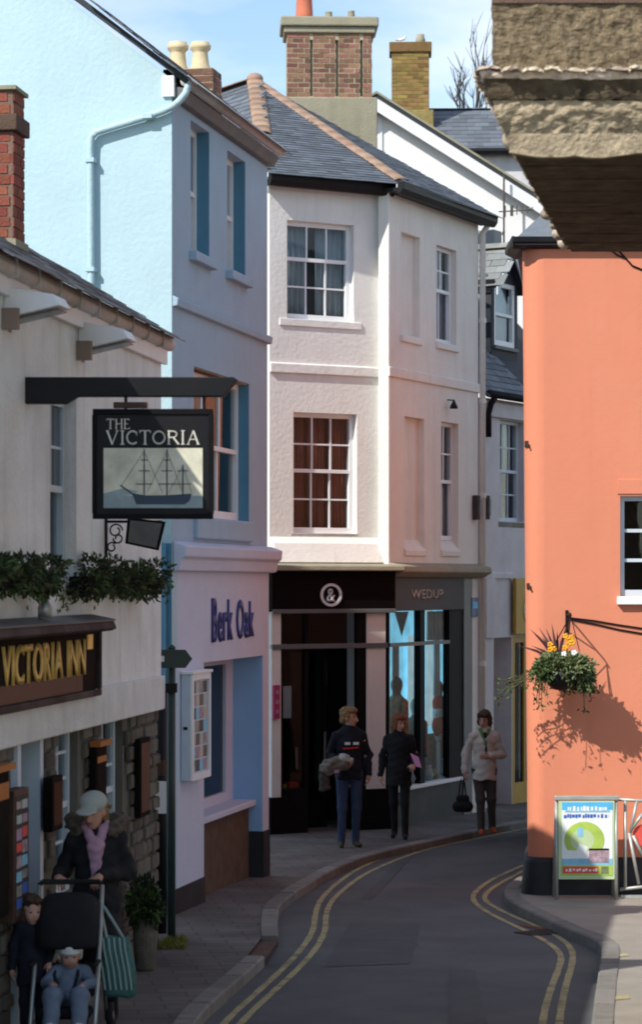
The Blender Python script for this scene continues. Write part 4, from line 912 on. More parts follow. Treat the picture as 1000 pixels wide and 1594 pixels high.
# chimney with two pots at the far gable
cY = B.hit(272, 110, x=xr-.45); cxa = xr-.5
ca = B.hit(331, 125, x=cxa).y; cb = B.hit(268, 125, x=cxa).y; zt_ = B.hit(300, 107, x=cxa).z
ck = brick_shaft(rb, cxa, cxa+.4, ca, cb+.1, zeB-.02, zt_, 'brick', 'mortar', None, faces='fl')
for px in (277, 312):
    yy = B.hit(px, 100, x=cxa+.2).y; zp = B.hit(px, 64, x=cxa+.2).z
    pr_ = [(.12, 0), (.12, .05), (.098, .1), (.085, (zp-zt_)*.62), (.085, (zp-zt_)*.70), (.115, (zp-zt_)*.78), (.12, (zp-zt_)*.9), (.10, (zp-zt_)*.93), (.10, zp-zt_), (.07, zp-zt_), (.07, zp-zt_-.2)]
    MB().lathe(pr_, (cxa+.2, yy, zt_-.02), 16).build('chimney_pot', 'pot_cream', rb, smooth=True)
# lettering, display case
bs = thing('shop_lettering', 'tall dark blue hand-painted letters on the lilac shop wall', 'lettering'); bs.matrix_world = B.W
letters('Berk Oak', 'blue_letter', bs, B.x(332, -.02), B.x(397, -.02), -.002, B.z(333, 996), B.z(333, 932), ext=.014, zfun=lambda t: (B.z(332+65*t, 998-10*t), B.z(332+65*t, 931+5*t)))
dc = thing('display_case', 'white wall-mounted display case of small photographs on the lilac shop wall', 'display case'); dc.matrix_world = B.W
d0, d1 = B.x(300, -.12), B.x(329, -.12); q0, q1 = B.z(300, 1216, -.12), B.z(300, 1050, -.12)
MB().box(d0, d1, -.09, -.0015, q0, q1).build('case', 'cool_paint', dc, bevel=.008)
MB().box(d0, d0+.06, -.12, -.0905, q0, q1).box(d1-.06, d1, -.12, -.0905, q0, q1).box(d0+.06, d1-.06, -.12, -.0905, q0, q0+.06).box(d0+.06, d1-.06, -.12, -.0905, q1-.06, q1).build('frame', 'white_paint', dc, bevel=.005)
ms = ['photo_tiles', 'poster_mix', 'curtain_grey', 'poster_sea', 'bag_beige', 'room_grey', 'cream_cloth']
nc, nr_ = 4, 7
for i in range(nc):
    for j in range(nr_):
        cw, ch = (d1-d0-.14)/nc, (q1-q0-.14)/nr_
        box(d0+.07+cw*i+.006, d0+.07+cw*(i+1)-.006, -.096, -.0905, q0+.07+ch*j+.008, q0+.07+ch*(j+1)-.008).build('photograph', ms[(i*5+j*3) % 7], dc)
box(d0-.02, d1+.02, -.135, .0, q1+.001, q1+.03).build('hood', 'white_paint', dc, bevel=.005)
box(d0-.01, d0-.0005, -.07, -.03, (q0+q1)/2-.02, (q0+q1)/2+.01).build('catch', 'black_paint', dc)

# iron drain grate in the gutter of the road and a manhole cover
p = gpt(842, 1452, -.085); t = thing('drain_grate', 'iron drain grate in the gutter by the right kerb', 'drain', None, (p.x, p.y, gz(p.y, -.0835)), R(35))
MB().box(-.20, .20, -.16, .16, 0, .002).build('pit', 'shop_black', t)
for i in range(7): MB().box(-.19+i*.058, -.16+i*.058, -.15, .15, .002, .010).build('bar', 'brown_cloth', t)
p = gpt(600, 1470, -.085); t = thing('manhole_cover', 'round iron manhole cover set in the road at the bend', 'manhole', None, (p.x, p.y, gz(p.y, -.0845)))
t.rotation_euler = (-math.atan(.0171), 0, 0)
MB().lathe([(.30, 0), (.30, .003), (.27, .006), (.265, .003), (.0, .004)], n=28).build('cover', 'asphalt_patch', t)

# ------------------------------------------------------------------ the pink corner house with two shops
P = Fr((-.69, 34.4), (.857, .516), gz(34.4)); pink = P.house('corner_house', 'three-storey pale pink corner house with hipped slate roof and dark shopfronts', 'house')
xc = P.x(590); st = .25
C2w = P.W @ Vector((xc, -st, 0)); Rr = Fr((C2w.x, C2w.y), (.4135, .9105), gz(34.4)); Rr.under(pink, P)
xR = Rr.x(745); zEP = P.z(500, 296); zL = 3.30-P.W.translation.z; zS = P.z(500, 575)
t1 = (P.x(447), P.x(551), P.z(500, 499), P.z(500, 347)); t2 = (P.x(457), P.x(556), P.z(500, 830), P.z(500, 643))
MB().wall(0, xc, zL, zEP, [t1, t2], .17).build('wall', 'pale_pink', pink, P)
box(xc, xc+.012, -st, .17, zL, zEP).build('return_wall', 'pale_pink', pink, P)
box(-.0, .17, .171, 5.2, -.6, zEP).build('side_wall', 'pale_pink', pink, P)
r1_ = (Rr.x(625), Rr.x(654), Rr.z(640, 524), Rr.z(640, 366)); r2_ = (Rr.x(680), Rr.x(711), Rr.z(695, 535), Rr.z(695, 386))
r3_ = (Rr.x(630), Rr.x(661), Rr.z(645, 855), Rr.z(645, 650)); r4_ = (Rr.x(687), Rr.x(714), Rr.z(700, 856), Rr.z(700, 658))
MB().wall(0, xR, zL, zEP, [r1_, r2_, r3_, r4_], .15).build('wall', 'pink', pink, Rr)
for h in (r1_, r3_): box(h[0]-.02, h[1]+.02, .10, .149, h[2]-.02, h[3]+.02).build('blind_panel', 'pink', pink, Rr)
for h in (r1_, r2_): box(h[0]-.03, h[1]+.04, -.04, .099, h[2]-.10, h[2]-.002).build('sill', 'pale_pink', pink, Rr, bevel=.012)
for h in (r3_, r4_): MB().prism([(-.03, h[2]-.02), (.098, h[2]+.14), (.098, h[2]-.01), (-.001, h[2]-.10), (-.03, h[2]-.09)], 'x', h[0]-.01, h[1]+.02).build('sill', 'pink', pink, Rr, bevel=.008)
window(pink, Rr, r2_[0], r2_[1], r2_[2], r2_[3], .09, 2, (1, 2), 'white_paint', fw=.05, room='room_grey', curtain=('curtain_white', [(0, 1, 0, .55)]), meet=.55)
window(pink, Rr, r4_[0], r4_[1], r4_[2]+.14, r4_[3], .09, 2, (1, 2), 'white_paint', fw=.05, room='room_grey', curtain=('curtain_white', [(0, 1, 0, .45)]), meet=.5)
window(pink, P, t1[0], t1[1], t1[2], t1[3], .10, 3, (2, 1), 'white_paint', fw=.06, room='room_grey', curtain=('curtain_grey', [(0, .42, 0, 1), (.55, 1, 0, 1)]), meet=.62, sill=('pale_pink', .12, .12, .10))
window(pink, P, t2[0], t2[1], t2[2], t2[3], .10, 3, (2, 2), 'white_paint', fw=.06, room='reflected_red', curtain=('reflected_red', [(0, .3, 0, 1), (.36, .62, .0, 1), (.7, 1, 0, 1)]), meet=.52, sill=('pale_pink', .10, .04, .05))  # red room and curtains paint in the orange wall's reflection
MB().prism([(-.002, t2[2]-.05), (-.10, t2[2]-.14), (-.2, zL+.02), (-.002, zL+.02)], 'x', .0, xc-.001).build('apron', 'pale_pink', pink, P, bevel=.01)
for fr, x1 in ((P, xc-.001), (Rr, xR)): MB().prism([(0, zS-.08), (-.035, zS-.07), (-.035, zS+.05), (0, zS+.07)], 'x', -.0 if fr is P else -.035, x1).build('string_course', 'pale_pink' if fr is P else 'pink', pink, fr, bevel=.006)
box(xR-.15, xR, .151, 3., -.6, zEP).build('end_wall', 'pink', pink, Rr)
# eaves and gutters
GE = .20
def gut(fr, x0, x1, off):
    MB().box(x0, x1, off-GE+.03, off+.02, zEP-.0, zEP+.05).build('soffit', 'black_paint', pink, fr)
    MB().prism([(off-GE-.06, zEP+.03), (off-GE-.07, zEP+.13), (off-GE+.03, zEP+.15), (off-GE+.035, zEP-.04), (off-GE-.02, zEP-.035)], 'x', x0, x1).build('gutter', 'black_paint', pink, fr, bevel=.01)
gut(P, -.12, xc+.12, 0.); gut(Rr, -.1, xR+.14, 0.)
# hipped roof meeting at one apex
ap = P.Wi @ at(397, 126, 39.4)
def toP(v): return P.Wi @ (Rr.W @ Vector(v))
zr_ = zEP+.13
EL = Vector((-.16, -GE-.03, zr_)); E1 = P.hit(611, 272, y=-GE-.03); EC = Vector((xc+.20, -GE-.03, zr_)); ER = toP((xR+.16, -GE-.03, zr_)); EC2 = toP((-.02, -GE-.03, zr_))
EC = (EC+EC2)/2; BL = Vector((-.16, 6.5, zr_)); 
apv = Vector(ap); NR = apv+Vector((0, 4.2, 0)); BL.y = EL.y+6.5
rfp = MB().add([EL, EC, apv], [(0, 1, 2)]).add([EC, ER, apv], [(0, 1, 2)]).add([BL, EL, apv, NR], [(0, 1, 2, 3)]).build('roof', 'slate_dark', pink, P)
n1 = slates(rfp, [EL, EC, apv], 'slate', .20, .125); n2 = slates(rfp, [EC, ER, apv], 'slate', .20, .125)
slates(rfp, [BL, EL, apv, NR], 'slate', .24, .15, keep=lambda p: p.z > apv.z-1.1)
half_round(rfp, EC+Vector((0, 0, .03)), apv, 'terracotta', r=.11, step=.34, name='hip_tile'); half_round(rfp, apv+(EL-apv)*.62, apv, 'terracotta', r=.13, step=.34, name='hip_tile'); half_round(rfp, NR, apv, 'terracotta', r=.14, step=.4, name='ridge_tile')
MB().ball(apv+Vector((0, 0, .02)), (.13, .13, .1)).build('hip_cap', 'terracotta', rfp, smooth=True)
# shop ledge (lead covered) and dark fascias
yF = -st-.06                                        # the shopfront stands forward on the left face
xs0, xs1 = P.x(421, yF), xc+.02
ld = MB().prism([(.0, zL+.03), (yF-.16, zL-.02), (yF-.17, zL-.09), (.0, zL-.10)], 'x', xs0-.05, xs1+.11).build('ledge', 'cement', pink, P, bevel=.015)
MB().prism([(.0, zL+.03), (-.20, zL-.02), (-.22, zL-.10), (-.10, zL-.17), (.0, zL-.19)], 'x', .0, xR+.02).build('ledge', 'cement', pink, Rr, bevel=.015)
zf0, zf1 = P.z(500, 952, yF), zL-.10
fl = box(xs0, xs1+.02, yF-.05, -.003, zf0, zf1).build('fascia', 'shop_maroon', pink, P)
MB().box(xs0, xs1+.02, yF-.075, yF-.0505, zf0-.02, zf0+.035).build('fascia_moulding', 'grey_trim', pink, P, bevel=.006)
em = thing('shop_emblem', 'round pale ring emblem on the dark shop fascia', 'emblem'); em.matrix_world = P.W
ex, ez = P.hit(516, 926, y=yF-.06).x, P.hit(516, 926, y=yF-.06).z; er = .155
vs = []; fs = []
for i in range(33):
    t = 2*math.pi*i/32
    for rr, yy in ((er, yF-.0505), (er, yF-.065), (er-.035, yF-.065), (er-.035, yF-.0505)): vs.append((ex+rr*1.08*math.cos(t), yy, ez+rr*math.sin(t)))
for i in range(32):
    for j in range(4): fs.append((i*4+j, i*4+(j+1) % 4, i*4+4+(j+1) % 4, i*4+4+j))
MB().add(vs, fs).build('ring', 'paper', em)
letters('&', 'paper', em, ex-.07, ex+.07, yF-.0505, ez-.09, ez+.09, ext=.012)
zg0, zg1 = zf0+.0, zL-.19
xg1 = Rr.x(718)
box(.03, xg1, -.05, -.001, zg0, zg1).build('fascia', 'grey_fascia', pink, Rr, bevel=.006)
gl_ = thing('fascia_lettering', 'faint cream lettering on the grey shop fascia', 'lettering'); gl_.matrix_world = Rr.W
letters('WEDUP', 'cream_cloth', gl_, Rr.x(640, -.05), Rr.x(690, -.05), -.0515, (zg0+zg1)/2-.06, (zg0+zg1)/2+.07, ext=.006)
# left shopfront
zt_ = P.z(500, 1006, yF); zsr = P.z(500, 1226, yF)
def X(px): return P.x(px, yF)
j0, j1, w0, wE, dE, p0_, p1_ = xs0+.02, X(438), X(440), X(476), X(560), X(571), X(601)
box(j0, j1, yF, .2, zsr-.1, zf0-.02).build('pilaster', 'pale_pink', pink, P, bevel=.006)
box(p0_, p1_, yF, .2, zsr-.05, zf0-.02).build('pilaster', 'pale_pink', pink, P, bevel=.006)
box(j0-.03, w0+.02, yF-.015, .2, -.6, zsr-.101).build('plinth', 'shop_black', pink, P)
box(w0+.02, wE+.05, yF+.01, .2, -.6, zsr).build('stall_riser', 'shop_black', pink, P, bevel=.01)
box(dE-.02, xs1+.04, yF-.01, .2, -.6, zsr-.051).build('stall_riser', 'shop_black', pink, P, bevel=.01)
box(j0, p1_+.02, yF-.03, yF+.05, zt_-.03, zt_+.035).build('transom', 'grey_trim', pink, P, bevel=.006)
MB().box(j1, w0+.015, yF+.01, yF+.09, zsr, zf0).box(wE, wE+.05, yF+.01, yF+.09, zsr, zf0).box(dE-.03, p0_, yF+.01, yF+.09, -.2, zf0).build('shop_frame', 'shop_black', pink, P)
for za, zb_ in ((zsr+.001, zt_-.031), (zt_+.036, zf0)): box(w0+.016, wE-.001, yF+.05, yF+.055, za, zb_).build('pane', 'glass_shop', pink, P)
box(wE+.051, dE-.031, yF+.05, yF+.055, zt_+.036, zf0).build('pane', 'glass_shop', pink, P)
# recessed door
dr_ = MB().box(wE+.12, wE+.19, .42, .47, -.15, zt_).box(dE-.14, dE-.07, .42, .47, -.15, zt_).box(wE+.19, dE-.14, .42, .47, -.15, .35).box(wE+.19, dE-.14, .42, .47, zt_-.1, zt_).build('door', 'shop_black', pink, P)
box(wE+.191, dE-.141, .44, .446, .351, zt_-.101).build('pane', 'glass_shop', dr_)
box(wE+.26, wE+.29, .39, .42, .8, 1.1).build('handle', 'metal_grey', dr_)
box(wE+.02, dE-.0, .0, .7, -.3, -.13).build('doorstep', 'brown_stone', pink, P)
# room behind both shops
rm = MB(); a, b = .18, 1.7
rm.add([(.18, .2, -.25), (xc+.1, .2, -.25), (xc+.1, 3, -.25), (.18, 3, -.25), (.18, .2, zf0+.1), (xc+.1, .2, zf0+.1), (xc+.1, 3, zf0+.1), (.18, 3, zf0+.1)], [(0,1,2,3), (4,7,6,5), (3,2,6,7), (0,3,7,4)]).add([(xc+.1, .45, -.25), (xc+.1, 3, -.25), (xc+.1, 3, zf0+.1), (xc+.1, .45, zf0+.1)], [(0, 1, 2, 3)]).build('shop_room', 'room_dark', pink, P)
box(.25, .95, 1.2, 1.6, -.24, .85).build('counter', 'brown_wood', pink, P, bevel=.01)
for i, zz in enumerate((.9, 1.35, 1.8)): box(.3, 1.5, 2.5, 2.9, zz, zz+.03).build('shelf', 'brown_wood', pink, P)
pst = thing('window_poster', 'small pale notice hung in the dark left shop window', 'notice'); pst.matrix_world = P.W
box(X(443), X(459), yF+.09, yF+.095, P.z(450, 1118, yF), P.z(450, 1068, yF)).build('sheet', 'display_white', pst)
ms_ = thing('hanging_sign', 'narrow magenta sign on the pale jamb beside the blue shop', 'sign'); ms_.matrix_world = P.W
box(X(424), X(434), yF-.045, yF-.0005, P.z(430, 1118, yF), P.z(430, 1066, yF)).build('panel', 'magenta_sign', ms_, bevel=.004)
for i in range(3): box(X(427), X(432), yF-.049, yF-.0455, P.z(430, 1110-i*15, yF), P.z(430, 1104-i*15, yF)).build('letter_mark', 'pink_cloth', ms_)
to = thing('toy_display', 'red and yellow goods on the ledge of the dark shop window', 'goods'); to.matrix_world = P.W
box(X(457), X(472), yF+.1, yF+.24, zsr, zsr+.085).build('red_box', 'red_trim', to, bevel=.01); box(X(446), X(453), yF+.1, yF+.2, zsr, zsr+.06).build('yellow_box', 'ochre', to, bevel=.01)
# right shopfront
zq = Rr.z(690, 1213); ztr = zt_
A_ = [.04, Rr.x(655), Rr.x(662), Rr.x(700), Rr.x(721), Rr.x(734)]
MB().box(.0, A_[0], .0, .1, zq, zg0).box(A_[1], A_[2], .0, .1, zq, zg0).box(A_[3], A_[4], .0, .1, zq, zg0).build('shop_frame', 'shop_black', pink, Rr)
box(A_[0], A_[3], -.012, .06, ztr-.025, ztr+.025).build('transom', 'grey_trim', pink, Rr)
for a, b in ((A_[0], A_[1]), (A_[2], A_[3])):
    for za, zb_ in ((zq, ztr-.026), (ztr+.026, zg0)): box(a+.001, b-.001, .05, .056, za, zb_).build('pane', 'glass_shop', pink, Rr)
box(A_[4], A_[5], -.02, .2, -.6, zg1).build('pilaster', 'grey_trim', pink, Rr, bevel=.006)
box(A_[5], xR, .0, .15, -.6, zL-.19).build('end_pier', 'pink', pink, Rr)
box(.0, A_[4], .0, .2, -.6, zq-.051).build('stall_riser', 'black_plinth', pink, Rr)
box(.0, A_[4], -.06, .45, zq-.05, zq-.001).build('sill', 'white_paint', pink, Rr, bevel=.008)
# window display
dsp = thing('window_display', 'self-glowing cyan window backdrop with hangings behind the right shop glass', 'display'); dsp.matrix_world = Rr.W
def cloth(x0, x1, z0, z1, y, m, nm, amp=.03):
    n = 30; vs = []; fs = []
    for i in range(n+1): xx = x0+(x1-x0)*i/n; dy = amp*math.sin(i*.9)+amp*.4*math.sin(i*2.1); vs += [(xx, y+dy, z0), (xx, y+dy*.7, z1)]
    for i in range(n): fs.append((2*i, 2*i+2, 2*i+3, 2*i+1))
    o = MB().add(vs, fs).build(nm, m, dsp, smooth=True); so = o.modifiers.new('t', 'SOLIDIFY'); so.thickness = .004
cloth(.25, xR-.17, zq+.62, zg0+.05, .40, 'display_cyan_glow', 'backdrop')  # cloth glows by itself in place of light mirrored by the glass
cloth(Rr.x(614, .2), Rr.x(624, .2), zq+.9, ztr, .22, 'cream_cloth', 'banner', .01)
MB().wall(.2, xR-.16, -.2, zg0+.1, [], .02, .48).build('back_panel', 'room_dark', dsp)
box(.3, xR-.17, .30, .47, -.2, zq+.1).build('plinth', 'brown_wood', dsp)
def tri(px, py0, py1, w_, m, nm, y=.15):
    xx, z0, z1 = Rr.x(px, y), Rr.z(px, py1, y), Rr.z(px, py0, y); MB().prism([(xx-w_/2, z1), (xx+w_/2, z1), (xx, z0)], 'y', y, y+.006).build(nm, m, dsp)
tri(626, 952, 990, .5, 'room_grey', 'pennant'); cloth(Rr.x(667, .1), Rr.x(694, .1), ztr+.03, zg0-.02, .10, 'curtain_grey', 'valance', .03)
cloth(Rr.x(636, .3), Rr.x(650, .3), zq+.95, ztr+.1, .30, 'display_pale_glow', 'glow_drape', .015)
cloth(Rr.x(664, .3), Rr.x(674, .3), zq+.75, zg0, .30, 'display_pale_glow', 'glow_drape', .015); cloth(Rr.x(677, .12), Rr.x(684, .12), zq+1.2, ztr+.05, .12, 'display_white', 'garment', .02)
cloth(Rr.x(668, .25), Rr.x(698, .25), zq+.1, zq+.62, .28, 'display_print', 'rug', .01); cloth(Rr.x(630, .25), Rr.x(652, .25), zq+.1, zq+.75, .28, 'brown_cloth', 'rug', .01)
for i, (px, hh, mm) in enumerate(((668, .22, 'display_white'), (676, .15, 'ochre'), (692, .28, 'poster_sea'), (697, .14, 'red_trim'), (640, .2, 'display_white'))):
    xx = Rr.x(px, .12); MB().lathe([(.05, 0), (.07, hh*.4), (.035, hh*.8), (.04, hh)], (xx, .12, zq), 12).build('ornament', mm, dsp, smooth=True)
def manikin(px, pyt, label, coat, head):
    xx = Rr.x(px, .2); zt = Rr.z(px, pyt, .2); t = thing('mannequin', label, 'mannequin'); t.matrix_world = Rr.W @ Matrix.Translation((xx, .2, 0)) @ Matrix.Rotation(R(60), 4, 'Z')
    sdf_obj('torso', [(.05, [('e', (0,0,zt-.12), (.075,.09,.115), 1), ('c', (0,0,zt-.28), (0,0,zt-.2), .05, .05, 1), ('c', (-.14,0,zt-.36), (.14,0,zt-.36), .06, .06, 0), ('c', (0,0,zt-.4), (0,0,zt-.85), .14, .15, 0), ('c', (-.19,0,zt-.38), (-.22,.0,zt-.8), .05, .04, 0), ('c', (.19,0,zt-.38), (.22,0,zt-.8), .05, .04, 0)])], [coat, head], .02, t)
    MB().tube([(0, 0, zq-.0), (0, 0, zt-.8)], .02, 6).build('stand', 'metal_grey', t)
manikin(618, 1052, 'brown headed shop mannequin in a dark coat in the right shop window', 'display_print', 'brown_wood')
manikin(648, 1085, 'slim pale mannequin against the cyan backdrop in the right shop window', 'bag_beige', 'cream_cloth')
gt_ = thing('gift_stack', 'red and white patterned figure-shaped stack in the right shop window', 'decoration'); xx = Rr.x(685, .16); gt_.matrix_world = Rr.W @ Matrix.Translation((xx, .18, zq))
zz = Rr.z(686, 1128, .2)-zq
sdf_obj('body', [(.05, [('e', (0,0,zz), (.17,.08,.15), 0), ('e', (0,0,zz+.18), (.15,.08,.09), 1), ('e', (0,0,zz+.32), (.13,.08,.14), 0), ('e', (0,0,zz+.54), (.08,.07,.11), 0), ('c', (0,0,zz-.2), (0,0,zz), .05, .06, 1)])], ['red_trim', 'display_white'], .016, gt_)
MB().lathe([(.12, 0), (.12, .02), (.03, .05), (.03, zz-.15)], n=12).build('base', 'display_white', gt_, smooth=True)
# fittings on the wall
lp_ = thing('wall_lamp', 'small black conical lamp on the pink wall above the narrow window', 'lamp'); h = Rr.hit(707, 633, y=-.1); lp_.matrix_world = Rr.W @ Matrix.Translation(h)
MB().lathe([(.06, -.03), (.055, 0), (.02, .07), (.012, .1)], n=12).build('shade', 'black_paint', lp_, smooth=True); MB().tube([(0, 0, .09), (0, .1, .1)], .01, 6).build('arm', 'black_paint', lp_)
pq = thing('plaque', 'blue rectangular plaque on the pink pier beside the shopfront', 'plaque'); h = Rr.hit(739, 945, y=-.02); pq.matrix_world = Rr.W @ Matrix.Translation(h)
box(-.13, .13, -.01, .0195, -.14, .14).build('plate', 'blue_plaque', pq, bevel=.005); box(-.1, .1, -.014, -.0105, -.02, .08).build('print', 'poster_cyan', pq)
dp = MB().tube([(xR+.05, -.05, -.4), (xR+.05, -.05, zEP-.12), (xR+.05, -.16, zEP+.02)], .045, 10).build('downpipe', 'pink', pink, Rr, smooth=True)
for q in (.9, 2.1, 3.4, 4.6, 6.0, 7.2): MB().lathe([(.056, 0), (.056, .07)], (xR+.05, -.05, q), 10).build('pipe_collar', 'pink', dp)
for k, (px, off) in enumerate(((744, 0), (757, 1))):
    pass
# the big chimney behind the hip
cY_ = 41.2; ch0 = at(447, 152, cY_); ch1 = at(579, 152, cY_); zc_t = at(500, 52, cY_).z; zc_b = at(500, 152, cY_).z
CH = Fr((ch0.x, cY_), (1, .04), 0.); CH.under(pink, P)
wd_ = ch1.x-ch0.x; dpt = .75
stb = box(-.06, wd_+.09, -.06, dpt+.06, zEP-.3, zc_b).build('chimney_base', 'cement', pink, CH, bevel=.02)
slots = [CH.x(q)-0 for q in (485, 525)]+[CH.x(563)]
zsl0, zsl1 = zc_b+.02, at(0, 62, cY_).z
cc = MB().wall(0, wd_, zc_b, zc_t, [(s-.022, s+.022, zsl0, zsl1) for s in slots], .10, 0).box(0.002, wd_-.002, .101, dpt, zc_b, zc_t).build('chimney', 'mortar', pink, CH)
edges = [0.]+slots+[wd_]
for ea, eb in zip(edges, edges[1:]):                  # brickwork of each panel between the slots
    a = ea+(.026 if ea else 0); b = eb-(.026 if eb < wd_ else 0)
    brick_shaft(pink, a, b, 0, dpt, zc_b, zc_t, 'brick', cc, None, faces='f', bl=(b-a)/max(1, round((b-a)/.21))-.012)
brick_shaft(pink, 0, wd_, 0, dpt, zc_b, zc_t, 'brick', cc, None, faces='r')
cp = box(-.05, wd_+.06, -.05, dpt+.05, zc_t, zc_t+.10).build('chimney_corbel', 'cement', pink, CH, bevel=.02); box(-.10, wd_+.11, -.10, dpt+.1, zc_t+.101, at(0, 27, cY_).z).build('chimney_cap', 'cement', pink, CH, bevel=.025)
zk = at(0, 27, cY_).z
for px, m, r_, h_ in ((474, 'pot_red', .14, .55), (512, 'cement', .06, .15), (547, 'cement', .06, .17)):
    MB().lathe([(r_*1.05, -.02), (r_, .1), (r_*.86, h_*.8), (r_*.95, h_*.85), (r_*.95, h_), (r_*.7, h_), (r_*.7, h_-.2 if h_ > .3 else h_*.6)], (CH.x(px, .3), .3, zk), 16).build('chimney_pot', m, pink, CH, smooth=True)

# ------------------------------------------------------------------ white cottage beyond
C = Fr((2.4375+.06, 39.0), (.47, .882), gz(39)); cot = C.house('white_cottage', 'grey white cottage with slated dormer and yellow shopfront beyond the corner house', 'cottage')
zeC = C.z(775, 622); xC1 = 4.2
v1 = (C.x(779), C.x(816), C.z(795, 812), C.z(795, 655)); v2 = (C.x(769), C.x(797), -.6, C.z(785, 992)); v3 = (C.x(798), C.x(845), -.6, C.z(810, 990))
MB().wall(-.05, xC1, -.6, zeC, [v1, v2, v3], .2).build('wall', 'cottage_white', cot, C)
window(cot, C, v1[0], v1[1], v1[2], v1[3], .1, 3, (2, 2), 'cool_paint', fw=.05, room='room_grey', curtain=('curtain_cream', [(.0, 1, .5, 1)]), sill=('cement', .1, .08, .1))
box(v2[0]-.1, v2[1]+.1, .55, .6, -.6, v2[3]+.1).build('porch_wall', 'cottage_white', cot, C); box(v2[0]-.1, v2[0]-.0, .201, .55, -.6, v2[3]+.1).build('porch_wall', 'cottage_white', cot, C); box(v2[1]+.0, v2[1]+.1, .201, .55, -.6, v2[3]+.1).build('porch_wall', 'cottage_white', cot, C)
MB().prism([(-.0, C.z(775, 898)), (-.04, C.z(775, 900)), (-.04, C.z(775, 893)), (0, C.z(775, 890))], 'x', -.05, v3[0]-.05).build('string_course', 'cottage_white', cot, C)
box(-.05, v2[0]-.01, -.04, -.001, v2[3], C.z(775, 900)).build('signless_board', 'cottage_white', cot, C, bevel=.006)
fb = box(v3[0]-.08, v3[1]+1.2, -.10, -.041, v3[3]+.03, C.z(808, 900)).build('fascia', 'ochre', cot, C, bevel=.01); MB().lathe([(.22, 0), (.22, .012)], n=20).build('emblem', 'curtain_cream', fb, matrix=Matrix.Translation((v3[0]+.42, -.101, v3[3]+.4)) @ Matrix.Rotation(R(90), 4, 'X'))
yd = MB().box(v3[0], v3[0]+.1, .0, .09, -.2, v3[3]).box(v3[0]+.1, v3[1], .02, .08, v3[3]-.1, v3[3]).box(v3[0]+.1, v3[1], .02, .08, -.2, .3).box(v3[0]+.5, v3[0]+.58, .02, .08, .3, v3[3]-.1).build('shop_frame', 'ochre', cot, C)
box(v3[0]+.101, v3[1], .05, .055, .301, v3[3]-.101).build('pane', 'glass_dark', yd); box(v3[0], v3[1]+.2, .5, .55, -.2, v3[3]).build('inner_panel', 'ochre_dark', yd)
# roof and dormer
pc = 1.05                                            # slope of the cottage roof
RC = [(-.3, -.12, zeC+.06), (xC1, -.12, zeC+.06), (xC1, 3, zeC+.06+3.12*pc), (-.3, 3, zeC+.06+3.12*pc)]
rc = MB().add(RC, [(0, 1, 2, 3)]).add([RC[3], RC[2], (xC1, 6.2, zeC), (-.3, 6.2, zeC)], [(0, 1, 2, 3)]).build('roof', 'slate_dark', cot, C)
slates(rc, [RC[0], (1.6, -.12, zeC+.06), (1.6, 1.6, zeC+.06+1.72*pc), (-.3, 1.6, zeC+.06+1.72*pc)], 'slate', .24, .15)
MB().tube([(-.25, -.17, zeC+.04), (xC1, -.17, zeC+.04)], .06, 8).build('gutter', 'black_paint', cot, C, smooth=True)
MB().tube([(-.02, -.17, zeC+.0), (-.02, -.1, zeC-.1), (-.02, -.06, zeC-.25), (-.02, -.06, zeC-.6)], .05, 8).build('downpipe', 'black_paint', cot, C, smooth=True)
box(-.05, xC1, -.06, -.001, zeC-.28, zeC-.06).build('eaves_band', 'cottage_white', cot, C, bevel=.01)
MB().prism([(.2, -.6), (6, -.6), (6, zeC), (3, zeC+3.1*pc), (.2, zeC+.2)], 'x', -.05, .1).build('gable_wall', 'cottage_white', cot, C)
yD = .55; dx0, dx1 = C.x(766, yD), C.x(806, yD); dz0, dz1 = C.z(775, 551, yD), C.z(768, 434, yD); dzr = C.z(787, 384, yD-.1); dxm = (dx0+dx1)/2
dm = MB().wall(dx0, dx1, dz0-.1, dz1, [(dx0+.1, dx1-.1, dz0+.13, dz1-.03)], .06, yD).prism([(dx0, dz1), (dx1, dz1), (dxm, dzr-.1)], 'y', yD+.002, yD+.05).build('dormer', 'slate_dark', cot, C)
dw = window(cot, C, dx0+.1, dx1-.1, dz0+.13, dz1-.03, yD+.01, 1, (1, 1), 'white_paint', fw=.07, room='room_grey', curtain=('curtain_white', [(.3, 1, 0, 1)]), sill=('lead', .06, .05, .06), depth=.5)
ck_ = box(dx0-.02, dx0+.02, yD+.0, 2.6, dz0-.1, dz1).build('cheek', 'slate_dark', cot, C)
nr2 = 5; hh = (dz1-dz0)/nr2
for j in range(nr2):
    x_ = yD
    for i in range(5): box(dx0-.034, dx0-.021, x_+.012+(.1 if j % 2 else 0), x_+.40+(.1 if j % 2 else 0), dz0+hh*j+.01, dz0+hh*(j+1)-.004).build('hung_slate', 'pale_slate', ck_); x_ += .41
sl_ = (dzr-dz1)/(dxm-dx0)
dl = [(dx0-.14, yD-.14, dz1-.14*sl_), (dx0-.14, 3.2, dz1-.14*sl_), (dxm, 3.2, dzr), (dxm, yD-.14, dzr)]; dr2 = [(dx1+.14, yD-.14, dz1-.14*sl_), (dx1+.14, 3.2, dz1-.14*sl_), (dxm, 3.2, dzr), (dxm, yD-.14, dzr)]
dro = MB().add(dl, [(0, 1, 2, 3)]).add(dr2, [(3, 2, 1, 0)]).build('dormer_roof', 'slate_dark', cot, C); so = dro.modifiers.new('t', 'SOLIDIFY'); so.thickness = .03; so.offset = -1
slates(dro, dl, 'pale_slate', .26, .16, over=0)
half_round(dro, (dxm, yD-.14, dzr), (dxm, 3.2, dzr), 'cement', r=.09, step=.4)
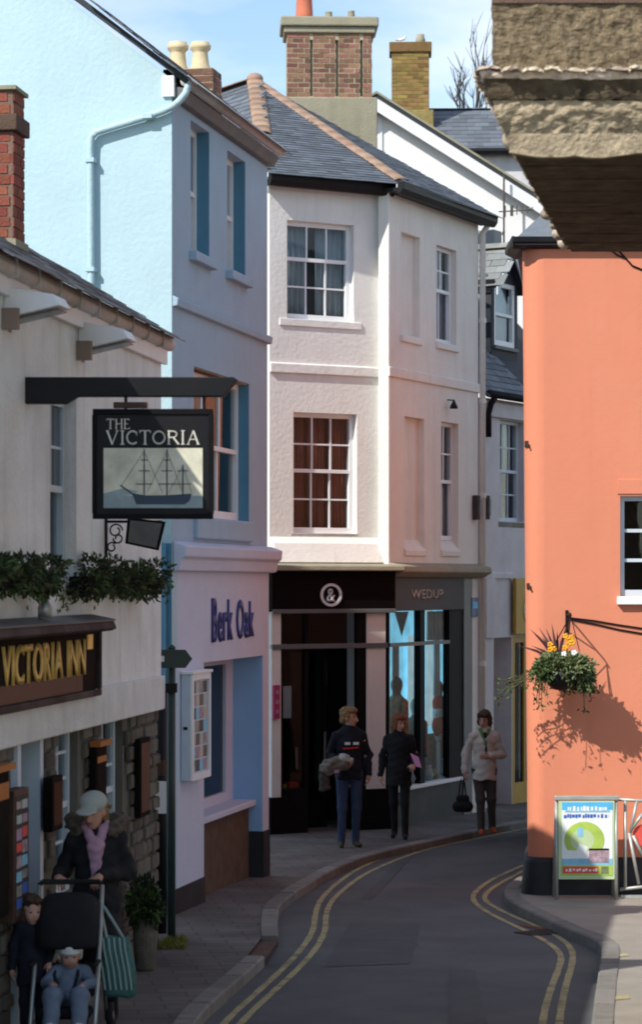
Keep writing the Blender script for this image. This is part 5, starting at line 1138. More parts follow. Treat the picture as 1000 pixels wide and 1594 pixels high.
for sg, xx in ((1, dx0-.14), (-1, dx1+.14)): MB().prism([(xx, dz1-.14*sl_-.13), (xx, dz1-.14*sl_-.01), (dxm, dzr-.01), (dxm, dzr-.13)], 'y', yD-.17, yD-.142).build('bargeboard', 'cool_paint', cot, C)
box(dx0-.1, dx0-.04, yD-.1, 1.9, dz1-.16, dz1-.09).build('dormer_fascia', 'white_paint', cot, C); box(dx0-.13, dx0-.1005, yD-.1, 1.9, dz1-.10, dz1-.03).build('dormer_gutter', 'black_paint', cot, C)
hv = C.hit(768, 372, y=2.2); box(hv.x-.16, hv.x+.16, 2.1, 2.5, hv.z-.6, hv.z+.14).build('flue_box', 'pale_slate', cot, C, bevel=.02)
for k, px in enumerate((746, 758)):
    h = C.hit(px, 790, y=-.05) if k else Rr.hit(743, 790, y=-.05); W_ = C.W if k else Rr.W
    t = thing('wall_bracket', ['dark upright wall plate beside the pink downpipe', 'dark upright wall plate on the white cottage wall'][k], 'bracket'); t.matrix_world = W_ @ Matrix.Translation(h)
    box(-.07, .07, -.03, .049, -.18, .18).build('plate', 'brown_cloth', t, bevel=.01); box(-.03, .03, -.06, -.031, -.12, .12).build('rib', 'lead', t)

# ------------------------------------------------------------------ houses far behind
G2 = Fr((at(560, 0, 46.5).x, 46.5), (1, .05), 0.); gh = G2.house('white_gable_house', 'tall white house with a long sunlit gable and white bargeboards behind the slate roofs', 'house')
gx0 = G2.x(585); a = G2.hit(590, 158); b_ = G2.hit(835, 312); slp = (a.z-b_.z)/(b_.x-a.x); apx = gx0; apz = a.z+(a.x-apx)*slp
xl, xr2 = apx-3.2, apx+6.2
pg = [(xl, -.5), (xr2, -.5), (xr2, apz-(xr2-apx)*slp), (apx, apz), (xl, apz-(apx-xl)*slp)]
MB().prism(pg, 'y', 0, .3).build('gable_wall', 'gable_white', gh, G2)
for s_, xx in ((-1, xl), (1, xr2)):
    zz = apz-abs(xx-apx)*slp; q = s_*.18; zz2 = zz-.18*slp
    MB().add([(apx, -.25, apz+.05), (xx+q, -.25, zz2+.05), (xx+q, 5, zz2+.05), (apx, 5, apz+.05)], [(0, 1, 2, 3)]).build('roof', 'slate_dark', gh, G2).modifiers.new('t', 'SOLIDIFY').thickness = .06
    MB().prism([(apx, apz+.03), (xx+q, zz2+.03), (xx+q, zz2-.24), (apx, apz-.26)], 'y', -.24, -.2).build('bargeboard', 'white_paint', gh, G2)
    MB().prism([(apx, apz+.10), (xx+q, zz2+.10), (xx+q, zz2+.055), (apx, apz+.055)], 'y', -.27, -.05).build('verge_tile', 'cement', gh, G2)
box(gx0-.1, gx0+.12, -.03, -.001, -.2, apz-.3).build('corner_board', 'white_paint', gh, G2)
box(xl, xl+.3, .3, 5, -.5, apz-(apx-xl)*slp).build('side_wall', 'gable_white', gh, G2); box(xr2-.3, xr2, .3, 5, -.5, apz-(xr2-apx)*slp).build('side_wall', 'gable_white', gh, G2)
ae = thing('television_aerial', 'thin television aerial on a mast against the white gable', 'aerial'); h = at(785, 372, 46.25); ae.location = h
k = 46.25/F
MB().tube([(0, 0, -.35), (0, 0, 100*k)], .018, 6).build('mast', 'twig', ae); MB().tube([(-8*k, 0, 42*k), (48*k, .1, 46*k)], .012, 5).build('boom', 'twig', ae)
for i, q in enumerate((2, 12, 20, 28, 36, 44)): MB().tube([(q*k, -.05, (42+q*.07-9+i)*k), (q*k, -.05, (42+q*.07+9-i)*k)], .010 if i != 1 else .03, 5).build('element', 'twig', ae)
box(-.02, .02, -.02, .27, -.30, -.26).build('wall_bracket', 'twig', ae); box(-.02, .02, -.02, .27, .1, .14).build('wall_bracket', 'twig', ae)
S2 = Fr((at(650, 0, 53).x, 53), (1, -.03), 0.); sh = S2.house('slate_house', 'grey slate roofed house with a yellow lichened brick chimney far behind', 'house')
q0 = S2.hit(640, 236); q1 = S2.hit(640, 172, y=2.2); x0, x1 = S2.x(560), S2.x(900)
sr = [(x0, 0, q0.z), (x1, 0, q0.z), (x1, 2.2, q1.z), (x0, 2.2, q1.z)]
rs = MB().add(sr, [(0, 1, 2, 3)]).add([sr[3], sr[2], (x1, 4.4, q0.z), (x0, 4.4, q0.z)], [(0, 1, 2, 3)]).build('roof', 'slate_dark', sh, S2)
slates(rs, [(S2.x(640), 0, q0.z), (S2.x(800), 0, q0.z), (S2.x(800), 2.2, q1.z), (S2.x(640), 2.2, q1.z)], 'slate', .3, .24)
half_round(rs, (x0, 2.2, q1.z), (x1, 2.2, q1.z), 'slate', r=.1, step=.45)
box(x0+.1, x1-.1, .15, 4.2, -1, q0.z).build('wall', 'cottage_white', sh, S2)
MB().tube([(x0, -.08, q0.z-.02), (x1, -.08, q0.z-.02)], .07, 8).build('gutter', 'black_paint', sh, S2)
yc = 1.2; cA, cB = S2.x(610, yc), S2.x(668, yc); zA, zB = S2.z(640, 172, yc), S2.z(640, 82, yc)
LC = brick_shaft(sh, cA, cB, yc, yc+.6, zA, zB, 'brick_lichen', 'mortar_lichen', S2, faces='fr')
box(cA-.06, cB+.1, yc-.06, yc+.66, q0.z, zA-.001).build('chimney_base', 'mortar_lichen', sh, S2, bevel=.02); box(cA-.05, cB+.06, yc-.05, yc+.65, zB, S2.z(640, 66, yc)).build('chimney_cap', 'brick_lichen', sh, S2, bevel=.02)
MB().lathe([(.11, 0), (.1, .12), (.08, .16), (.08, .22), (.05, .22)], (S2.x(655, yc+.3), yc+.3, S2.z(640, 66, yc)), 12).build('chimney_pot', 'cement', sh, S2, smooth=True)
gu = thing('gull', 'white gull perched on the lichened chimney', 'gull'); hq = S2.W @ Vector((S2.x(625, yc+.2), yc+.2, S2.z(640, 66, yc))); gu.location = hq; gu.scale = (.55, .55, .55)
sdf_obj('body', [(.03, [('c', (-.08,0,.16), (.1,0,.2), .05, .06, 0), ('e', (.14,0,.27), (.04,.035,.04), 0), ('c', (.11,0,.21), (.14,0,.27), .04, .03, 0), ('c', (-.1,0,.16), (-.22,0,.13), .03, .012, 1), ('c', (.17,0,.265), (.21,0,.255), .012, .006, 2), ('c', (0,-.02,.13), (0,-.02,.0), .012, .01, 2), ('c', (0,.03,.13), (0,.03,.0), .012, .01, 2)])], ['white_paint', 'room_grey', 'ochre'], .012, gu)
# bare tree
tb = thing('bare_tree', 'leafless tree with thin upright twigs behind the rooftops', 'tree'); base = at(735, 0, 60); tb.location = (base.x, 60, -.8)
tw = MB(); zt0 = at(735, 178, 60).z+.8; r = random.Random(5)
MB().tube([(0, 0, 0), (.1, 0, zt0*.5), (0, 0, zt0-.5)], .22, 8, .12).build('trunk', 'twig', tb)
def twig(p, d, l, rr, n):
    pts = [p]; q = p
    for i in range(3): d = (d+Vector((r.gauss(0, .06), r.gauss(0, .06), .04))).normalized(); q = q+d*l/3; pts.append(q)
    tw.tube(pts, rr, 4, rr*.4, cap=False)
    if n:
        for i in range(3): s_ = r.uniform(.3, .95); twig(pts[0].lerp(pts[-1], s_), (d+Vector((r.gauss(0, .38), r.gauss(0, .3), .1))).normalized(), l*r.uniform(.45, .7), rr*.6, n-1)
for i in range(9): twig(Vector((0, 0, zt0-.55)), Vector((r.uniform(-.75, .6), r.uniform(-.4, .4), 1)).normalized(), r.uniform(1.2, 2.0), .03, 2)
tw.build('crown', 'twig', tb)

# ------------------------------------------------------------------ orange house
O = Fr((2.115, 26.4), (1, .0), gz(26.4)); org = O.house('orange_house', 'bright orange rendered house with black plinth at the road bend', 'house')
zeO = O.z(820, 384); wO = (O.x(966), O.x(1048), O.z(990, 928), O.z(990, 772))
# wall leaf with a rounded, slightly battered street corner
MB().wall(.18, 6, -.3, zeO, [wO], .2).build('wall', 'orange', org, O)
nv = 8; vs = []; fs = []
zz = [-.3, .6, 1.6, 2.8, zeO]; sd2 = Vector((.095, .995, 0))
for z in zz:
    lean = .06*(z/zeO)-.03
    ring = [(.18, .0)]+[(.18-(.18+lean)*math.sin(R(90*i/nv)) , .2-.2*math.cos(R(90*i/nv))) for i in range(1, nv+1)]
    ring.append((ring[-1][0]+.9, 9.4)); vs += [(x, y, z) for x, y in ring]
k = nv+2
for j in range(len(zz)-1):
    for i in range(k-1): fs.append((j*k+i, (j+1)*k+i, (j+1)*k+i+1, j*k+i+1))
MB().add(vs, fs).build('corner_wall', 'orange', org, O, smooth=True)
box(1.0, 6, 9.2, 9.4, -.3, zeO).build('back_wall', 'orange', org, O)
window(org, O, wO[0], wO[1], wO[2], wO[3], .06, 2, (3,), 'cool_paint', fw=.05, bw=.035, glass='glass', room='room_dark', sill=None)
box(wO[0]-.035, wO[1]+.05, -.07, .059, wO[2]-.085, wO[2]-.001).build('sill', 'white_paint', org, O, bevel=.006)
box(wO[0]-.03, wO[1]+.03, -.012, -.001, wO[3]+.02, wO[3]+.17).build('lintel', 'orange', org, O, bevel=.004)
pz = O.z(900, 1334)
box(.2, 6, -.025, -.001, -.3, pz).build('plinth', 'black_plinth', org, O, bevel=.01)
vs = []; fs = []; zz = [-.3, .06, pz-.05, pz]
for z, bulge in zip(zz, (.075, .07, .04, .012)):           # rounded plinth round the street corner
    lean = .06*(z/zeO)-.03; rr = .18+lean+bulge
    ring = [(.24, -bulge-.004)]+[(.18-rr*math.sin(R(90*q/nv)), .2-(.2+bulge)*math.cos(R(90*q/nv))) for q in range(nv+1)]; ring.append((ring[-1][0]+.1, 1.3)); vs += [(x, y, z) for x, y in ring]
k = nv+3
for q in range(len(zz)-1):
    for r_ in range(k-1): fs.append((q*k+r_, (q+1)*k+r_, (q+1)*k+r_+1, q*k+r_+1))
MB().add(vs, fs).build('corner_plinth', 'black_plinth', org, O, smooth=True).modifiers.new('t', 'SOLIDIFY').thickness = .01
ro = MB().add([(-.14, -.12, zeO+.05), (6, -.12, zeO+.05), (6, 4, zeO+2.2), (1.9, 4, zeO+2.2)], [(0, 1, 2, 3)]).add([(-.14, -.12, zeO+.05), (1.9, 4, zeO+2.2), (.82, 9.5, zeO+.05)], [(0, 1, 2)]).add([(.82, 9.5, zeO+.05), (1.9, 4, zeO+2.2), (6, 4, zeO+2.2), (6, 9.5, zeO+.05)], [(0, 1, 2, 3)]).build('roof', 'slate', org, O); ro.modifiers.new('t', 'SOLIDIFY').thickness = .05
MB().prism([(-.002, zeO-.03), (-.09, zeO+.0), (-.13, zeO+.03), (-.13, zeO+.09), (-.002, zeO+.045)], 'x', -.15, 6).build('gutter', 'black_paint', org, O, bevel=.01)
MB().prism([(-.06, zeO-.02), (-.16, zeO+.03), (-.16, zeO+.10), (.0, zeO+.06), (.0, zeO-.02)], 'y', -.10, .9).build('gutter', 'black_paint', org, O, bevel=.01)
# hanging basket
bk = thing('hanging_basket', 'hanging basket of trailing greenery and yellow flowers on the orange wall', 'hanging basket'); dY = -.42
hb_ = O.hit(878, 1040, y=dY); bk.matrix_world = O.W @ Matrix.Translation(hb_)
def lb(px, py, y=dY): return O.hit(px, py, y=y)-hb_
tp = lb(889, 958); wz = tp.z
MB().tube([(tp.x, -dY-.001, wz+.0), (tp.x, .02, wz+.02), (tp.x, -.03, wz-.0)], .009, 6).box(tp.x-.015, tp.x+.015, -dY-.015, -dY-.001, wz-.18, wz+.05).tube([(tp.x, -dY-.01, wz-.16), (tp.x, .12, wz+.005)], .007, 6).build('bracket', 'black_paint', bk)
ch = MB()
for a in (30, 150, 270): ch.tube([(tp.x, 0, wz), (.24*math.cos(R(a)), .2*math.sin(R(a)), .02)], .006, 4)
ch.build('chain', 'black_paint', bk)
MB().lathe([(.02, -.20), (.12, -.18), (.19, -.10), (.235, .0), (.22, .0), (.18, -.09), (.1, -.16)], (0, 0, -.03), 18).build('basket', 'black_paint', bk, smooth=True)
leaves(1500, .055, blobs([((0, 0, .02), (.28, .24, .12)), ((-.14, -.05, .0), (.16, .16, .12)), ((.16, -.02, -.05), (.13, .15, .16))]), 41).build('foliage', 'leaf_mid', bk)
leaves(900, .05, blobs([((.08, -.12, .02), (.24, .16, .12)), ((-.1, -.1, .05), (.18, .14, .1)), ((.2, -.05, -.1), (.10, .12, .16))]), 42).build('grey_foliage', 'leaf_grey', bk)
tr = MB(); lf = []; r = random.Random(8)
for i in range(24):
    a = r.uniform(0, 6.28); rr = r.uniform(.2, .27); L_ = r.uniform(.12, .42); o_ = r.uniform(.02, .12); pts = []
    for q in range(5): t = q/4; pts.append((math.cos(a)*(rr+o_*t), math.sin(a)*(rr+o_*t)*.85, .0-L_*t*t)); 
    tr.tube(pts, .004, 4); lf += pts[1:]
for i in range(4):                                    # long runners towards the road
    pts = [(-.22-.11*q, -.03*i+.03, .0-.035*q*(1+.4*i)+.02*math.sin(q*2+i)) for q in range(5)]; tr.tube(pts, .005, 4); lf += pts
tr.build('trailing_stem', 'stem', bk)
def fn(r_): return Vector(r_.choice(lf))+Vector((r_.gauss(0, .02), r_.gauss(0, .02), r_.gauss(0, .02))), Vector((0, -.2, -.4))
leaves(620, .05, fn, 44).build('trailing_leaves', 'leaf_mid', bk)
sp = MB()
for i in range(13):
    a = r.uniform(-1.2, .25); L_ = r.uniform(.3, .46); d = Vector((math.sin(a), r.uniform(-.25, .25), math.cos(a))); b0 = Vector((-.06, .02, .05)); tpnt = b0+d*L_; mid = b0+d*L_*.5+Vector((0, 0, .03)); s_ = Vector((d.z, 0, -d.x)).normalized()*.014
    sp.add([b0-s_*.7, b0+s_*.7, mid+s_, tpnt, mid-s_], [(0, 1, 2, 4), (4, 2, 3)])
sp.build('spiky_leaves', 'leaf_purple', bk)
fy = random.Random(3)
for i, (px, py) in enumerate([(882, 990), (888, 996), (884, 1003), (892, 1000), (858, 1003), (862, 1010), (856, 1011), (880, 1008), (890, 992), (894, 1016), (878, 1018)]):
    c = lb(px+fy.uniform(-2, 2), py, dY-.16); f = MB(); m = 'petal_white' if i > 8 else 'petal_yellow'
    for k in range(5): t = 2*math.pi*k/5; f.ball((c.x+.017*math.cos(t), c.y+fy.uniform(-.006, .006), c.z+.017*math.sin(t)), (.016, .006, .013), 8, 5)
    f.build('flower', m, bk, smooth=True)
# cables over the orange wall
for k, pts in enumerate(([(890, 962), (925, 966), (960, 972), (1000, 978), (1060, 984)], [(890, 964), (930, 972), (965, 980), (1000, 986), (1060, 995)], [(960, 386), (975, 403), (985, 414), (1000, 420), (1060, 424)], [(945, 384), (962, 398), (974, 402)])):
    o = MB().tube([O.hit(px, py, y=-.012) for px, py in pts], .009, 5).build('cable', 'black_paint'); o.matrix_world = O.W; tag(o, ['upper thin black cable running right from the basket bracket on the orange wall', 'lower thin black cable running right from the basket bracket on the orange wall', 'thin slack cable high on the orange wall under the overhang', 'short cable end high on the orange wall under the overhang'][k], 'cable')
for px, py, lab in ((823, 690, 'small rusty iron hook high on the orange wall corner'), (826, 912, 'small rusty iron hook on the orange wall corner above the basket')):
    h = O.hit(px, py, y=-.02); t = thing('wall_hook', lab, 'hook'); t.matrix_world = O.W @ Matrix.Translation(h); MB().tube([(0, .22, 0), (0, .06, 0), (0, .05, -.03), (.02, .06, -.05)], .010, 5).build('hook', 'brown_wood', t); MB().box(-.025, .025, .10, .22, -.03, .03).build('plate', 'brown_wood', t)

# poster stand and railing beside the plinth
Q = Fr((at(866, 0, 25.95).x, 25.95), (1, .02), gz(25.95)); psd = thing('poster_stand', 'metal framed pavement poster with green circle on a white sheet before the orange wall', 'poster stand'); psd.matrix_world = Q.W
def qx(px): return Q.x(px)
def qz(py): return Q.z(900, py)
a, b = qx(867), qx(960); zt, zb_ = qz(1246), qz(1368)
for xx in (a, b): MB().tube([(xx, 0, 0), (xx, .02, zt)], .018, 8).build('leg', 'galvanised', psd, smooth=True); MB().tube([(xx, .28, 0), (xx, .03, zt-.02)], .016, 8).build('back_leg', 'galvanised', psd, smooth=True)
bd = MB().box(a+.019, b-.019, -.01, .02, zb_, zt).build('panel', 'poster_lime', psd)
u0, u1, v0, v1 = qx(875), qx(954), qz(1360), qz(1248)
sh_ = box(u0, u1, -.013, -.0105, v0, v1).build('poster', 'poster_white', psd)
def U(px): return qx(px)
def flat(nm, px0, px1, py0, py1, m, y=-.014): return box(U(px0), U(px1), y-.001, y, qz(py1), qz(py0)).build(nm, m, sh_)
flat('sky_strip', 875, 954, 1248, 1260, 'poster_cyan'); flat('sky_strip', 880, 950, 1260.3, 1264, 'poster_sea')
flat('sea_strip', 875, 954, 1336, 1346, 'poster_sea'); flat('base_strip', 875, 954, 1346.3, 1362, 'poster_green'); flat('red_strip', 876, 932, 1348, 1359, 'poster_red', -.0152)
flat('picture', 917, 948, 1322, 1342, 'poster_mix', -.0172); flat('picture_top', 917, 948, 1320, 1323, 'parka', -.0184); flat('logo', 936, 948, 1348, 1360, 'leaf_grey', -.0152)
cx_, cz_ = U(910), qz(1307); rr = (U(941)-U(879))/2
MB().prism([(cx_+rr*math.cos(R(t)), cz_+rr*.92*math.sin(R(t))) for t in range(-35, 216, 8)], 'y', -.0162, -.0152).build('green_disc', 'poster_green', sh_)
MB().prism([(cx_+rr*.6*math.cos(R(t))-.02, cz_+rr*.55*math.sin(R(t))) for t in range(0, 360, 15)], 'y', -.0170, -.0164).build('pale_disc', 'poster_lime', sh_)
MB().prism([(U(893), qz(1335)), (U(902), qz(1312)), (U(915), qz(1318)), (U(912), qz(1335))], 'y', -.0178, -.0172).build('pale_figure', 'poster_white', sh_); flat('blue_figure', 899, 908, 1288, 1302, 'poster_sea', -.0178)
def scribble(px0, px1, py0, py1, m, seed, y):
    r_ = random.Random(seed); x = px0
    while x < px1: w_ = r_.uniform(2.0, 4.5); flat('letter_mark', x, min(x+w_, px1), py0+r_.uniform(0, 2), py1-r_.uniform(0, 1.5), m, y); x += w_+r_.choice((.9, .9, .9, 2.6))
scribble(884, 946, 1254, 1262, 'poster_white', 1, -.0156); scribble(878, 948, 1266, 1273, 'poster_blue', 2, -.0152); scribble(881, 930, 1351, 1356, 'poster_white', 3, -.0166)
MB().box(a-.02, b+.03, -.02, .05, zt+.005, zt+.05).build('top_rail', 'galvanised', psd, bevel=.008)
rl = thing('sign_rack', 'grey tubular metal rack with a letter K shape beside the poster stand', 'rack'); rl.matrix_world = Q.W @ Matrix.Translation((0, .10, 0))
def rp_(px, py): return (Q.x(px, .1), 0, Q.z(px, py, .1))
rk = [('post', [rp_(974, 1383), rp_(974, 1246)]), ('upper_arm', [rp_(982, 1296), rp_(992, 1246)]), ('lower_arm', [rp_(980, 1296), rp_(995, 1376)]), ('upper_bar', [rp_(984, 1290), rp_(1004, 1262)]), ('lower_bar', [rp_(986, 1300), rp_(1003, 1335)]), ('foot_rail', [rp_(966, 1384), rp_(1000, 1380), rp_(1040, 1376)]), ('top_bar', [rp_(962, 1244), rp_(1000, 1246), rp_(1040, 1248)])]
for nm, pts in rk: MB().tube(pts, .017, 8).build(nm, 'galvanised', rl, smooth=True)
MB().tube([rp_(1040, 1376), rp_(1040, 1248)], .017, 8).build('post', 'galvanised', rl, smooth=True)
c = rp_(1003, 1300); MB().lathe([(.11, -.01), (.11, .01)], n=20).build('red_disc', 'poster_red', rl, matrix=Matrix.Translation((c[0], .03, c[2])) @ Matrix.Rotation(R(90), 4, 'X'))
MB().box(rp_(968, 0)[0], rp_(1040, 0)[0], -.02, .02, -.0, .03).build('base', 'galvanised', rl)

# ------------------------------------------------------------------ overhanging bay of the near house on the right
yB, dB, sl_ = 14.6, 4.6, .168
V = Fr((at(767, 0, yB).x, yB), (1, 0), 0.); bay = thing('overhanging_bay', 'weathered pebbledash bay of a near house with tiled ledge jutting over the street', 'bay'); bay.matrix_world = V.W
def loft(levels, name, m, x1=3.2, parent=bay, bevel=0., smooth=False, rough=0.):
    vs = []; fs = []
    for z, o in levels: vs += [(-o, -o, z), (x1, -o, z), (x1, dB+o, z), (-o+sl_*(dB+2*o), dB+o, z)]
    for j in range(len(levels)-1):
        for i in range(4): fs.append((j*4+i, j*4+(i+1) % 4, j*4+4+(i+1) % 4, j*4+4+i))
    n_ = len(levels)-1; fs += [(3, 2, 1, 0), (n_*4, n_*4+1, n_*4+2, n_*4+3)]
    o = MB().add(vs, fs).build(name, m, parent, bevel=bevel, smooth=smooth)
    if rough:
        bm = bmesh.new(); bm.from_mesh(o.data); bmesh.ops.triangulate(bm, faces=bm.faces)
        for _ in range(9):
            e = [q for q in bm.edges if q.calc_length() > .045]
            if not e: break
            bmesh.ops.subdivide_edges(bm, edges=e, cuts=1, use_grid_fill=False); bmesh.ops.triangulate(bm, faces=[f for f in bm.faces if len(f.verts) > 3])
        bm.to_mesh(o.data); bm.free()
        tx = bpy.data.textures.new(name, 'CLOUDS'); tx.noise_scale = .07; tx.noise_depth = 3
        md = o.modifiers.new('relief', 'DISPLACE'); md.texture = tx; md.strength = rough; md.mid_level = .5; md.texture_coords = 'LOCAL'
    return o
z_t = at(0, 118, yB).z; z_l0 = at(0, 140, yB).z; z_p1 = at(0, 156, yB).z; z_p0 = at(0, 222, yB).z
loft([(z_t, 0), (z_t+.75, 0)], 'pebbledash_wall', 'pebbledash', rough=.05)
loft([(z_t+.751, -.01), (9.2, -.01)], 'upper_wall', 'pebbledash')
box(-.005, 1.0, -.014, -.0005, at(0, 6, yB).z, at(0, 6, yB).z+.12).build('upper_band', 'brown_stone', bay)
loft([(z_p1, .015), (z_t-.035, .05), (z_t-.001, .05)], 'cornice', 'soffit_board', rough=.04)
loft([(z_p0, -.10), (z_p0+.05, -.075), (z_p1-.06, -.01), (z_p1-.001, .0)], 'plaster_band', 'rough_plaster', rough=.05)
def tile_mesh(wd):
    k = 7; vs = []; fs = []
    for y_, r_ in ((-.09, 1.), (.06, .9)):
        for ring in (1., .45):
            for i in range(k+1): t = math.pi*i/k; vs.append((wd/2*math.cos(t)*(.99 if ring == 1 else .9)+rnd.uniform(-.008, .008), y_+rnd.uniform(-.012, .012), .034*ring*r_*math.sin(t)**.5-.010+rnd.uniform(-.005, .005)))
    q = k+1
    for i in range(k): fs += [(i, i+1, 2*q+i+1, 2*q+i), (q+i, 3*q+i, 3*q+i+1, q+i+1), (i, q+i, q+i+1, i+1), (2*q+i, 2*q+i+1, 3*q+i+1, 3*q+i)]
    fs += [(0, 2*q, 3*q, q), (k, q+k, 3*q+k, 2*q+k)]
    return MB().add(vs, fs).mesh('ledge_tile', 'coping_tile')
tms = [tile_mesh(q) for q in (.12, .10, .15, .12, .10, .15, .12, .10, .15)]
x = -.10; lg = loft([(z_t-.03, .06), (z_t-.001, .075), (z_t+.012, .07)], 'ledge', 'coping_tile', rough=.05)
while x < 3.1:
    k = rnd.randrange(9); wd = (.12, .10, .15)[k % 3]; link('ledge_tile', tms[k], lg, matrix=Matrix.Translation((x+wd/2, -.02+rnd.uniform(-.02, .015), z_t+.005+rnd.uniform(-.006, .012))) @ Matrix.Rotation(rnd.uniform(-.09, .09), 4, 'Y')); x += wd*.97
y = 0.
while y < dB:
    k = rnd.randrange(9); wd = (.12, .10, .15)[k % 3]; link('ledge_tile', tms[k], lg, matrix=Matrix.Translation((-.02+sl_*(y+wd/2), y+wd/2, z_t+.005)) @ Matrix.Rotation(R(-90)-math.atan(sl_), 4, 'Z') @ Matrix.Rotation(rnd.uniform(-.08, .08), 4, 'Y')); y += wd*.97
nb = 9; y = .03
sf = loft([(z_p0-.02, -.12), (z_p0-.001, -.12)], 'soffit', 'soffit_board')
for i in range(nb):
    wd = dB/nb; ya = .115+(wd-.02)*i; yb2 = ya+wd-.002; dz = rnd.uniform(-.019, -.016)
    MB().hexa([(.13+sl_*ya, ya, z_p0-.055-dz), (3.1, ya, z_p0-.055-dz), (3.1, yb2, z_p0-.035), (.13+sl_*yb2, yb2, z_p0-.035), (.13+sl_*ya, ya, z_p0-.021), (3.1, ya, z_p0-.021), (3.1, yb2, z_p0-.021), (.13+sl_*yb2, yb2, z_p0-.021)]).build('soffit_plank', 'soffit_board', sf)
for i, ya in enumerate((.15, 2.9, 3.45, 3.9, 4.35)):
    MB().ball((.085+sl_*ya, ya, z_p0+.01+(.03 if i == 0 else 0)), (.045+.012*math.sin(i*2.3), .06, .045+.012*math.cos(i*1.7)), 10, 7).build('rafter_end', 'coping_tile', sf, smooth=True)
# stained underside lip left by the plaster's ragged lower edge
rg = MB(); n = 60; vs = []; fs = []
for i in range(n+1):
    xx = .10+2.9*i/n; dz = .02+.05*math.sin(.6+i*.12)**2+.012*math.sin(i*.61)*math.sin(i*.23)+rnd.uniform(0, .006); vs += [(xx, .055, z_p0+.06), (xx, .07, z_p0-.055-dz+.05), (xx, .12, z_p0-.055-dz+.05)]
for i in range(n): fs += [(3*i, 3*i+1, 3*i+4, 3*i+3), (3*i+1, 3*i+2, 3*i+5, 3*i+4)]
rg.add(vs, fs).build('plaster_lip', 'rough_plaster', bay)
MB().hexa([(1.12, .0, -.2), (3.2, 0, -.2), (3.2, dB, -.4), (1.12+sl_*dB, dB, -.4), (1.12, .0, z_p0-.06), (3.2, 0, z_p0-.06), (3.2, dB, z_p0-.06), (1.12+sl_*dB, dB, z_p0-.06)]).build('lower_wall', 'rough_plaster', bay)

# ------------------------------------------------------------------ people
def rotz(a): c, s = math.cos(a), math.sin(a); return np.array([[c, -s, 0], [s, c, 0], [0, 0, 1]])
def rotx(a): c, s = math.cos(a), math.sin(a); return np.array([[1, 0, 0], [0, c, -s], [0, s, c]])
def head_prims(c, yaw=0., pitch=0., k=1., m=0, young=0):
    """a head facing -y turned by yaw (positive: to +x) and tipped down by pitch"""
    Rm = rotz(yaw) @ rotx(pitch); c = np.array(c)
    def q(v): return tuple(c+Rm @ (np.array(v)*k))
    if young: return [('e', q((0, .012, .03)), tuple(np.array((.082, .096, .096))*k), m, Rm), ('e', q((0, -.025, -.03)), tuple(np.array((.066, .066, .066))*k), m, Rm), ('e', q((0, -.045, -.075)), tuple(np.array((.028, .026, .022))*k), m, Rm), ('e', q((.03, -.062, -.035)), tuple(np.array((.028, .024, .026))*k), m, Rm), ('e', q((-.03, -.062, -.035)), tuple(np.array((.028, .024, .026))*k), m, Rm), ('e', q((0, -.094, -.018)), tuple(np.array((.013, .012, .011))*k), m, Rm), ('e', q((.08, .012, -.005)), tuple(np.array((.012, .02, .028))*k), m, Rm), ('e', q((-.08, .012, -.005)), tuple(np.array((.012, .02, .028))*k), m, Rm)], q, Rm
    return [('e', q((0, .012, .025)), tuple(np.array((.076, .094, .098))*k), m, Rm), ('e', q((0, -.022, -.035)), tuple(np.array((.058, .068, .078))*k), m, Rm), ('e', q((0, -.045, -.085)), tuple(np.array((.032, .032, .03))*k), m, Rm),
            ('c', q((0, -.088, .015)), q((0, -.108, -.022)), .011*k, .016*k, m), ('e', q((.077, .012, -.005)), tuple(np.array((.012, .02, .03))*k), m, Rm), ('e', q((-.077, .012, -.005)), tuple(np.array((.012, .02, .03))*k), m, Rm)], q, Rm
def face_bits(parent, q, Rm, k=1., mouth='lip', young=0):
    Mx = Matrix([list(r) for r in Rm]).to_4x4()
    for sx in (-1, 1):
        o = MB().ball((0, 0, 0), (.013*k, .007*k, .007*k), 8, 6).build('eye', 'eye_dark', parent, smooth=True); o.matrix_local = Matrix.Translation(q((sx*.031, -.081 if young else -.079, .006 if young else .018))) @ Mx
        if young: continue
        o = MB().ball((0, 0, 0), (.02*k, .006*k, .005*k), 8, 5).build('eyebrow', 'hair_brown', parent, smooth=True); o.matrix_local = Matrix.Translation(q((sx*.032, -.083, .038))) @ Mx
    o = MB().ball((0, 0, 0), ((.016 if young else .024)*k, .008*k, .007*k), 8, 5).build('mouth', mouth, parent, smooth=True); o.matrix_local = Matrix.Translation(q((0, -.086, -.058))) @ Mx
